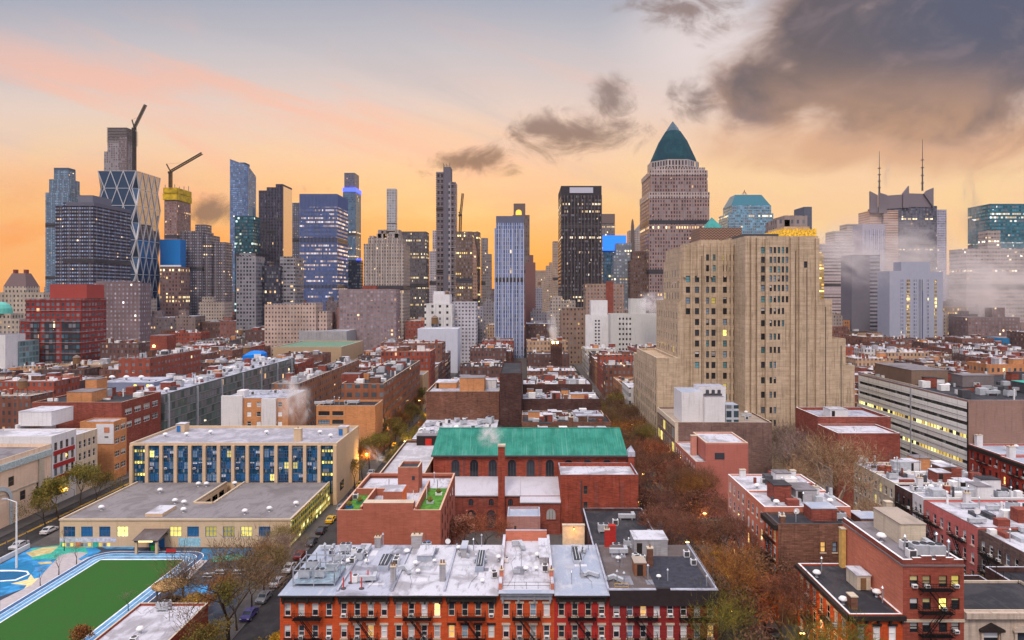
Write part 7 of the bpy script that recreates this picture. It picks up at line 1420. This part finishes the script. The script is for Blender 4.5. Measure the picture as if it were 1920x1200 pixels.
    t = tower('banded_tower', 'pale banded office tower half lost in steam with a glowing left edge', 900, [(1541, 1602, 457)], BN, 34, mark='pale banded tower'); MB().box(W(1535, 899), W(1545, 899), 899, 920, 10, H(473, 899)).build('lit_edge', F_((.4, .25, .1), (.5, .35, .1), 6., 4.2, 1., .5, .6, .5, (1., .62, .12), 1.8), t)
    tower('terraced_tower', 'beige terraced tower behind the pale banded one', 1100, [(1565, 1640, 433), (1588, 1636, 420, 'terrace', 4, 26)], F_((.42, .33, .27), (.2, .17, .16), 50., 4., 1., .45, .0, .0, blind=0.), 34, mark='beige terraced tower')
    tower('lilac_tower', 'lilac striped slab right of the beige terraced tower', 950, [(1617, 1660, 430), (1617, 1660, 420, 'top_band', .1, 28, plain('band_lilac', (.33, .30, .38)), 430)], F_((.38, .36, .46), (.2, .2, .28), 2.6, 3.9, .5, .9, .0, .0, met=.4, vst=5.2), 30, mark='lilac striped slab')
    D = 1150.; t = tower('antenna_tower', 'dark glass tower with slanted roof fins and two tall antenna masts', D, [(1655, 1757, 386), (1631, 1654.9, 395, 'side_wing', 4, 40, F_((.55, .34, .24), (.3, .2, .16), 40., 4., 1., .4, .0, .0)), (1657, 1684, 394, 'bay', -3, 3, F_((.50, .32, .24), (.26, .18, .16), 40., 4., 1., .4, .0, .0)), (1757, 1775, 393, 'side_wing', 6, 40, F_((.38, .36, .44), (.2, .22, .3), 3., 4., .7, .5, .1, .05))], F_((.10, .095, .12), (.09, .10, .14), 2.6, 3.9, .85, .6, .03, .07, YL, met=.5), 50, mark='antenna tower')  # orange light on the left wing is put into its wall colour
    FN = plain('fin_mauve', (.20, .17, .19), .6)
    def fin(pts, d0, d1): MB().loft([[(W(a, D), D+d0, H(b, D)) for a, b in pts], [(W(a, D), D+d1, H(b, D)) for a, b in pts]]).build('roof_fin', FN, t)
    fin([(1632, 399), (1646, 399), (1646, 366), (1632, 358.5)], 0, 4); fin([(1646, 400), (1661, 400), (1661, 366), (1646, 361.5)], -4, -1); fin([(1661, 392), (1690, 390), (1690, 365), (1675, 366), (1661, 367)], -2, 2); fin([(1691, 390), (1702, 390), (1702, 349), (1691, 363)], -4, 0); fin([(1702, 388), (1748, 388), (1748, 364), (1702, 362.5)], -1, 3); fin([(1730, 364), (1748, 389), (1748, 352.5), (1735, 358)], -4, -1)
    for p, y0, y1 in ((1654.5, 362, 281), (1736, 356, 259)):
        mb = MB(); mb.tube((W(p, D), D+10, H(y0, D)), (W(p, D), D+10, H(y0+(y1-y0)*.45, D)), 1.5, .9, n=6); mb.tube((W(p, D), D+10, H(y0+(y1-y0)*.45, D)), (W(p, D), D+10, H(y1, D)), .75, .35, n=5)
        for k in (.15, .3, .45, .6): z = H(y0+(y1-y0)*k, D); mb.box(W(p, D)-1.8, W(p, D)+1.8, D+8.2, D+11.8, z-.6, z+.6)
        mb.build('antenna_mast', DKM, t)
    tower('dusk_slab', 'flat slate-grey slab in front of the lilac striped slab', 700, [(1597, 1631, 478), (1631.2, 1650, 478, 'banded_side', 1, 22, F_((.3, .29, .33), (.1, .1, .13), 30., 3.8, 1., .5, .0, .0))], masonry('slab_slate', (.17, .16, .19), .05, .15), 24, mark='slate-grey slab')
    D = 640.; HW = masonry('hotel_lilac', (.36, .37, .45), .05, .15); HS = F_((.36, .37, .45), (.10, .12, .20), 1.8, 3.4, .5, .62, .12, .0, (1., .72, .2), 1.8, met=.2)
    t = tower('white_hotel', 'pale lilac hotel tower with vertical strips of lit windows', D, [(1668, 1702, 508), (1702, 1768, 510), (1690, 1744, 491, 'roof_house', 6, 14)], HW, 22, mark='pale lilac hotel')
    for a, b, m in ((1689, 1694, HS), (1700, 1706, F_((.46, .4, .3), (.3, .2, .1), 3., 3.4, .9, .62, .8, .0, (1., .68, .14), 1.9)), (1713, 1718, HS), (1722, 1732, F_((.36, .37, .45), (.08, .10, .18), 2.2, 60., .5, 1., .0, .0)), (1738, 1741, HS), (1752, 1756, F_((.46, .4, .3), (.3, .2, .1), 3., 3.4, .9, .62, .85, .0, (1., .68, .14), 1.9))): MB().box(W(a, D), W(b, D), D-.3, D-.003, 6, H(524, D)).build('window_strip', m, t)
    tower('teal_office', 'rounded dark teal office tower with lit floors at the far right', 800, [(1856, 1935, 382), (1856, 1935, 455, 'lower_block', -3, 30)], F_((.05, .14, .18), (.06, .22, .28), 2.6, 4.1, .9, .5, .06, .22, (1., .85, .45), 1.3, met=.5), 40, mark='dark teal corner tower')
    tower('beige_office', 'misty beige banded office below the dark teal corner tower', 740, [(1812, 1935, 466), (1852, 1876, 432, 'roof_house', 6, 16)], F_((.40, .33, .30), (.2, .18, .18), 3., 4., .8, .42, .05, .12, (1., .8, .4)), 30, mark='misty beige office')
    tower('lit_office', 'low office with rows of yellow windows right of the lilac hotel', 690, [(1770, 1813, 575)], F_((.32, .22, .16), (.2, .15, .1), 2.4, 4., .6, .5, .4, .5, (1., .66, .16), 1.7), 20, cat='building', mark='low yellow-windowed office')
    tower('brown_block', 'square brown apartment block with a roof house at the far right', 620, [(1815, 1912, 595), (1860, 1884, 577, 'roof_house', 6, 10)], F_((.22, .14, .13), (.2, .2, .22), 3., 3.3, .5, .5, .08, .0, blind=.4), 24, cat='building', mark='square brown block')
    tower('wrapped_building', 'building wrapped in bright blue sheeting low at the far right', 560, [(1881, 1935, 634)], plain('sheeting_blue', (.03, .22, .45), .6, 0, .25, .3), 20, cat='building', mark='blue-wrapped building')
    # prewar blocks left
    PW = F_((.42, .35, .28), (.08, .08, .09), 2.7, 3.4, .4, .5, .04, .0, blind=.2)
    t = tower('prewar_hotel', 'tan prewar block with a steep mansard tower and two chimneys', 500, [(-40, 82, 548), (6, 49, 537, 'tower_base', 3, 14)], PW, 24, cat='building', mark='mansard tower block'); D = 503.
    MB().loft([[(W(6, D), D, H(537, D)), (W(49, D), D, H(537, D)), (W(49, D), D+14, H(537, D)), (W(6, D), D+14, H(537, D))], [(W(15, D), D+4, H(512, D)), (W(40, D), D+4, H(512, D)), (W(40, D), D+10, H(512, D)), (W(15, D), D+10, H(512, D))]]).build('mansard_roof', plain('slate_mauve', (.16, .11, .11)), t)
    for p in (17, 37): MB().box(W(p-2, D), W(p+2.5, D), D+5, D+8, H(516, D), H(505, D)).build('chimney', BR_MAR, t)
    t = tower('domed_house', 'cream house with a small turquoise dome at the picture edge', 455, [(-30, 36, 598), (-14, 20, 588, 'drum', 3, 12)], PW, 20, cat='building', mark='turquoise domed house'); cx = W(3, 462); r0 = W(21, 462)-cx; MB().lathe(cx, 462, [(r0, H(588, 462)), (r0*.93, H(578, 462)), (r0*.7, H(571, 462)), (r0*.3, H(567, 462)), (.2, H(566, 462))], 16).build('dome', plain('dome_turquoise', (.12, .45, .38), .5), t)
    tower('white_slab', 'narrow plain white slab below the turquoise dome', 400, [(-40, 10, 628)], WHITEW, 16, cat='building', mark='plain white slab'); tower('infill_building', 'glass-fronted infill beside the plain white slab', 410, [(10.2, 38, 640)], F_((.2, .28, .28), (.15, .26, .28), 2.8, 3.3, .85, .7, .1, .0, met=.4), 16, cat='building', mark='glass infill')
    tower('lilac_block', 'brown-lilac apartment block with white lit dots right of the red tower', 520, [(175, 262, 530), (180, 250, 527, 'attic', 2, 12)], F_((.19, .135, .14), (.3, .3, .34), 3., 3.3, .4, .45, .03, .0, (1., .9, .8), blind=.4), 16, cat='building', mark='brown-lilac block')
    tower('tan_prewar', 'tan prewar apartment block with many dark windows in two wings', 560, [(496, 566, 570), (566, 592, 568, 'wing', -2, 20), (592, 613, 584, 'low_wing', 2, 16)], F_((.46, .34, .28), (.08, .07, .08), 2.6, 3.4, .42, .45, .03, .0), 22, cat='building', mark='tan prewar block')
    tower('grid_block', 'broad mauve-brown apartment slab with a dense window grid', 575, [(635, 743, 542), (680, 705, 536, 'roof_house', 6, 8, BR_MAR)], F_((.27, .19, .19), (.22, .21, .24), 2.8, 3.2, .6, .5, .04, .0, AMB, blind=.4), 18, cat='building', mark='mauve grid slab')
    # plain blocks and hazy far towers that close the gaps
    pal = [((.24, .17, .15), 'brown'), ((.33, .26, .21), 'tan'), ((.25, .23, .25), 'grey'), ((.17, .13, .14), 'dark'), ((.40, .33, .28), 'beige'), ((.26, .11, .09), 'brick-red'), ((.28, .27, .33), 'lilac-grey')]
    fm = [(F_(c, (.10, .10, .11), 2.7, 3.4, .45, .5, .07, .02, AMB, blind=.3), n) for c, n in pal]; cnt = {}
    def auto(px0, px1, y, D, dep):
        m, cn = R.choice(fm); c = (px0+px1)/2; lm = min(LM0, key=lambda q: abs(q[0]-c)); sd = 'left' if c < lm[0] else 'right'; k = cnt[(lm[2], sd)] = cnt.get((lm[2], sd), 0)+1
        t = tower('city_block', '%s block %s %s of the %s' % (cn, ('just', 'second', 'third', 'fourth', 'fifth', 'sixth', 'seventh', 'eighth')[min(k-1, 7)], sd, lm[2]), D, [(px0, px1, y)], m, dep, 'building', R.choice((RF_GREY, RF_WHITE2, RF_TAN)), group='plain blocks between the towers')
        MB().box(W(px0, D)+2, W(px0, D)+2+R.uniform(.3, .5)*(px1-px0)*D/F, D+3, D+9, H(y, D), H(y, D)+R.uniform(2.5, 6), skip='b').build('roof_house', [m, RF_GREY], t)
        if R.random() < .3: rooftop('water_tank', W(px1-5, D), D+6, H(y, D), 'the plain blocks between the towers', 'small water tank', 1.3)
    LM0 = list(LMK)
    x = -50.
    while x < 1980:
        w = R.uniform(22, 52); auto(x, x+w, R.uniform(560, 604), R.uniform(640, 760), 20); x += w*R.uniform(.75, 1.2)
    x = -40.
    while x < 1980:
        w = R.uniform(26, 60); auto(x, x+w, R.uniform(535, 572), R.uniform(880, 1150), 24); x += w*R.uniform(.9, 1.5)
    x = 330.
    while x < 1980:
        w = R.uniform(18, 40); auto(x, x+w, R.uniform(512, 545), R.uniform(1400, 2300), 30); x += w*R.uniform(1.2, 2.6)
skyline()

# ------------------------------------------------------------------ street life: trees, cars, lamps
def streets():
    k = 0
    sides = ('left', 'right')
    for s, xs in enumerate((31.0, 41.5)):                     # tree-lined street right of the row houses
        y = 92.+s*3; i = 0
        while y < 335:
            kd = R.choice(('full', 'twiggy', 'twiggy_wide', 'sparse', 'twiggy')); lf = R.choices((L_RED, L_PLUM, L_ORANGE, L_BROWN, L_GREEN), (4, 4, 1.2, 4, .6))[0] if y < 215 else R.choices((L_BROWN, L_ORANGE, L_OLIVE), (4, .7, 1.5))[0]
            if y < 97 and s == 1: lf = L_GREEN
            cn = {L_RED: 'russet', L_PLUM: 'plum', L_ORANGE: 'orange', L_BROWN: 'brown', L_OLIVE: 'olive', L_GREEN: 'yellow-green'}[lf]
            tree(kd, xs+R.uniform(-.8, .8), y, '%s street tree, %s back on the %s pavement of the tree-lined street' % (cn, ordw(i), sides[s]), 'trees of the tree-lined street', R.uniform(.92, 1.2), leaf=lf); y += R.uniform(6.5, 9.5); i += 1
    for s, xs in enumerate((-50.5, -38.3)):                   # left street
        y = 205.+s*6 if s == 0 else 212; i = 0
        while y < 345:
            lf = R.choice((L_OLIVE, L_GREEN, L_ORANGE, L_OLIVE)); tree(R.choice(('full', 'sparse')), xs, y, '%s autumn tree, %s back on the %s side of the left street beyond the hall' % ({L_OLIVE: 'olive', L_GREEN: 'yellow-green', L_ORANGE: 'orange'}[lf], ordw(i), sides[s]), 'trees of the left street', R.uniform(.75, 1.), leaf=lf); y += R.uniform(9, 14); i += 1
    for i, (px, y, s, lf, kd) in enumerate(((110, 178, 1.05, L_GREEN, 'full_wide'), (150, 190, 1.0, L_GREEN, 'full'), (178, 186, .9, L_OLIVE, 'sparse'), (215, 224, .9, L_GREEN, 'full'), (85, 170, .8, L_OLIVE, 'sparse'), (232, 236, .9, L_OLIVE, 'full'))): tree(kd, W(px, y), y, '%s yellow-green tree from the left beside the school, by the peach hall' % ORDS[(1, 2, 3, 4, 0, 5)[i]], 'trees between school and peach hall', s, leaf=lf)
    tree('twiggy', -47.6, 111, 'big bare dark tree at the play yard corner with a few orange leaves', None, 1.5, 1.0, leaf=leafmat('twigs_brown', (.12, .08, .05), (.2, .13, .07), (.3, .18, .07)))
    for i, (x, y, q, lf, cn) in enumerate(((-50.6, 134, .75, L_OLIVE, 'olive-brown'), (-50.4, 144, .7, L_GREY, 'leafless grey'), (-50.5, 128, .6, L_TAN, 'tan'), (-53.5, 138, .7, L_ORANGE, 'rusty orange'), (-53, 148, .7, L_OLIVE, 'dull olive'))): tree('twiggy' if i != 3 else 'sparse', x, y, '%s kerb tree between the play yard and the parked cars' % cn, 'kerb trees by the play yard', q, leaf=lf)
    tree('full', -53.5, 124, 'slender orange-yellow tree behind the big bare tree', None, .62, leaf=L_ORANGE); tree('sparse', -49.5, 119, 'thin yellow-leaved tree by the kerb beside the big bare tree', None, .8, leaf=L_GREEN)
    for i, (x, y, k, q, lf, cn) in enumerate(((-43, 100, 'bush', 1.5, L_GREEN, 'yellow-green'), (-41, 107, 'bush', 1.6, L_OLIVE, 'olive'), (-45.5, 103, 'bush', 1.2, L_TAN, 'tan'), (-39, 118, 'bush', 1.3, L_OLIVE, 'dark olive'), (-52.6, 106, 'bush', 1.6, L_GREEN, 'pale yellow-green'), (-52.8, 113, 'bush', 1.3, L_ORANGE, 'rusty'))): tree(k, x, y, '%s bush along the fence by the corner row house' % cn, 'bushes by the corner row house', q, leaf=lf)
    tree('sparse', -46, 105, 'olive tree against the corner row house end wall', None, .75, leaf=L_OLIVE); tree('bush', -39.5, 104, 'yellow bush at the corner row house wall', None, 1.5, leaf=L_YEL); tree('bush', -39, 112, 'golden bush between the parked cars and the row house', None, 1.3, leaf=L_YEL); tree('bush', W(140, 113), 113, 'orange bush at the near edge of the green turf', None, 1.3, leaf=L_ORANGE); tree('bush', W(360, 124), 124, 'golden shrub beside the leafy pavilion', None, 1.5, leaf=L_YEL)
    tree('full_wide', -12.8, 151, 'reddish tree with fine twigs in the yard before the church aisle', None, 1.02, leaf=leafmat('leaves_rose_brown', (.26, .11, .075), (.34, .15, .10), (.40, .2, .13))); tree('twiggy', -9.5, 147, 'twiggy red-brown tree beside the yard tree at the church aisle', None, .85, leaf=L_RED)
    for i, (x, y, s) in enumerate(((72, 160, 1.62), (74, 149, 1.0), (70, 172, 1.15))): tree('twiggy_wide', x, y, '%s of the tan bare garden trees behind the pink house' % ('largest', 'nearest', 'farthest')[i], 'tan bare garden trees', s*1.15, leaf=L_TAN, bark=BARKL)
    for i, (x, y) in enumerate(((77, 203), (81, 214), (72, 192))): tree('twiggy', x, y, '%s grey leafless tree at the foot of the loft building' % ORDS[i], 'grey leafless trees by the loft', 1.4, leaf=L_GREY)
    for i, (x, y) in enumerate(((72, 128), (77, 120), (73, 114))): tree('sparse', x, y, 'olive garden tree in the yard behind the tall salmon house, %s from the pink row' % ORDS[i], 'olive garden trees', .8, leaf=L_OLIVE)
    for i in range(7): tree('twiggy', W(1150+i*13, 480), 480+i*3, '%s grey tree of the little park before the pale apartment slab' % ORDS[i], 'grey trees of the little park', 1.1, leaf=L_GREY)
    cols = [((.03, .03, .035), 'black'), ((.55, .55, .56), 'silver'), ((.65, .65, .65), 'white'), ((.05, .06, .16), 'navy'), ((.22, .02, .02), 'dark red'), ((.20, .21, .22), 'grey'), ((.70, .42, .02), 'yellow')]
    for nm, xs, ys, ph in (('left', -49.4, (124, 131, 138, 145, 152, 160, 168, 176, 186, 197, 208, 222, 240, 262, 290), 'school side of the left street'), ('left', -39.6, (104, 128, 166, 174, 190, 206, 230, 255, 285), 'house side of the left street'), ('right', 30.4, (99, 106, 112, 118, 124, 131, 140, 148, 156, 166, 176, 190), 'row-house side of the tree-lined street'), ('right', 41.6, (100, 107, 116, 125, 133, 142, 151, 162, 172), 'far side of the tree-lined street'), ('side', -115.4, (108, 115, 122, 131, 140, 148, 158, 168, 178, 190), 'kerb along the play yard fence')):
        for i, y in enumerate(ys):
            c, cn = R.choice(cols)
            if xs == -49.4 and i == 0: c, cn = (.06, .05, .20), 'purple-blue'
            if xs == -39.6 and i == 0: c, cn = (.70, .42, .02), 'yellow'
            kd = 'van' if R.random() < .12 and i > 1 else 'car'
            car(xs, y, c, cn.replace(' ', '_').replace('-', '_'), '%s %s, %s back along the %s' % (cn, 'van' if kd == 'van' else 'car', ordw(i), ph), 0 if R.random() < .7 else math.pi, kind=kd)
    for i, (x, y, sx, e) in enumerate(((-38, 172, -1, 900), (-51.2, 214, 1, 2600), (-38, 232, -1, 3200), (-51.2, 262, 1, 2600), (-38, 285, -1, 2600), (-51.2, 320, 1, 0), (30, 108, 1, 900), (42.6, 101, -1, 2600), (30, 138, 1, 900), (42.6, 156, -1, 900), (30, 190, 1, 1500), (42.6, 212, -1, 2400), (30, 240, 1, 1800), (42.6, 262, -1, 0), (30, 300, 1, 1500), (42.6, 330, -1, 0), (-114.5, 176, -1, 500), (-114.5, 214, -1, 700))):
        street_lamp(x, y, sx, 'glowing street lamp, %s back along the %s' % (ORDS[i if i < 6 else i-6 if i < 16 else i-16], ('left street', 'tree-lined street', 'street by the peach hall')[0 if i < 6 else 1 if i < 16 else 2]), e)
streets()

# ------------------------------------------------------------------ steam and haze
def mists():
    WS = volmat('steam_white', (.98, .96, .94), 1.3, .43, 2.0, .28); PK = volmat('steam_thin', (.97, .90, .86), .030, .41, 2.6, .25); SM = volmat('steam_smoke', (.75, .62, .55), .07, .42, 2.6, .25); ST = volmat('steam_street', (.98, .94, .90), .75, .45, 1.9, .3)
    steam(W(553, 218), 218, H(752, 218), 6.5, 5., 9.8, -.2, ST, 'peach steam plume rising from the school chimney')
    steam(W(920, 169), 168.8, H(816, 169), 4., 3., 3.6, -.4, WS, 'white steam puff at the church chimney'); steam(W(703, 200), 200, H(852, 200), 2.2, 2.2, 5., -.75, ST, 'slanting steam jet above the left street')
    steam(W(1036, 415), 415, H(615, 415), 4., 4., 13., -.12, volmat('steam_stack', (.98, .94, .9), .6, .38, 2., .3), 'tall steam column above the dark brick chimney stack')
    steam(W(1225, 520), 525, H(570, 520), 16., 10., 11., 0., volmat('steam_tower_side', (.98, .94, .92), .25, .38, 2., .3), 'steam cloud behind the stepped beige tower')
    steam(W(1720, 705), 705, H(530, 705), 112., 40., 56., .25, PK, 'wide drifting mist before the lilac hotel'); steam(W(1600, 620), 625, H(478, 620), 55., 40., 30., .5, PK, 'upper mist bank before the pale banded tower'); steam(W(1880, 640), 640, H(545, 640), 70., 45., 55., 0., volmat('steam_bank', (.96, .88, .83), .040, .40, 2.4, .25), 'thick mist at the far right'); steam(W(1700, 700), 712, H(470, 700), 110., 40., 46., .2, PK, 'thin mist across the antenna tower')
    steam(W(1664, 1120), 1120, H(325, 1120), 9., 9., 34., .12, SM, 'smoke wisp beside the first antenna mast'); steam(W(1822, 760), 760, H(400, 760), 16., 14., 66., -.1, volmat('steam_wisp', (.72, .58, .50), .05, .42, 2.8, .25), 'tall smoke wisp left of the teal corner tower')
    for p, y, lb in ((570, 352, 'first'), (617, 356, 'second')): steam(W(p, 850), 850, H(y, 850), 4., 4., 9., -.4, volmat('steam_roof_%s' % lb, (.6, .42, .32), .08, .42, 2.6, .25), '%s small smoke wisp above the periwinkle office tower' % lb)
    steam(W(972, 812), 812, H(374, 812), 3.2, 3.2, 5., .3, volmat('steam_arch', (.6, .45, .36), .10, .4, 2.4, .25), 'small smoke puff above the arched-top tower')
    m = bpy.data.materials.new('haze_air'); m.use_nodes = True; g = NT(m.node_tree); g.n.clear(); v = g.new('ShaderNodeVolumePrincipled'); v.inputs['Color'].default_value = (.96, .86, .80, 1); v.inputs['Density'].default_value = HAZE; v.inputs['Anisotropy'].default_value = .3
    o = g.new('ShaderNodeOutputMaterial'); g.l.new(v.outputs[0], o.inputs['Volume'])
    h = MB().box(-2600, 2600, -120, 3200, -1., 480).build('haze', m); h['kind'] = 'stuff'
HAZE = .00003
mists()

# ------------------------------------------------------------------ labels for everything standing on roofs
def label_clutter():
    for (where, desc), lst in CL.items():
        lst.sort(key=lambda q: q[1]/max(q[2], 1))
        for i, (o, x, y) in enumerate(lst):
            o['label'] = ('%s on %s' % (desc, where)) if len(lst) == 1 else '%s, %s from left on %s' % (desc, ordw(i), where)
            o['group'] = desc+'s on roofs'
label_clutter()
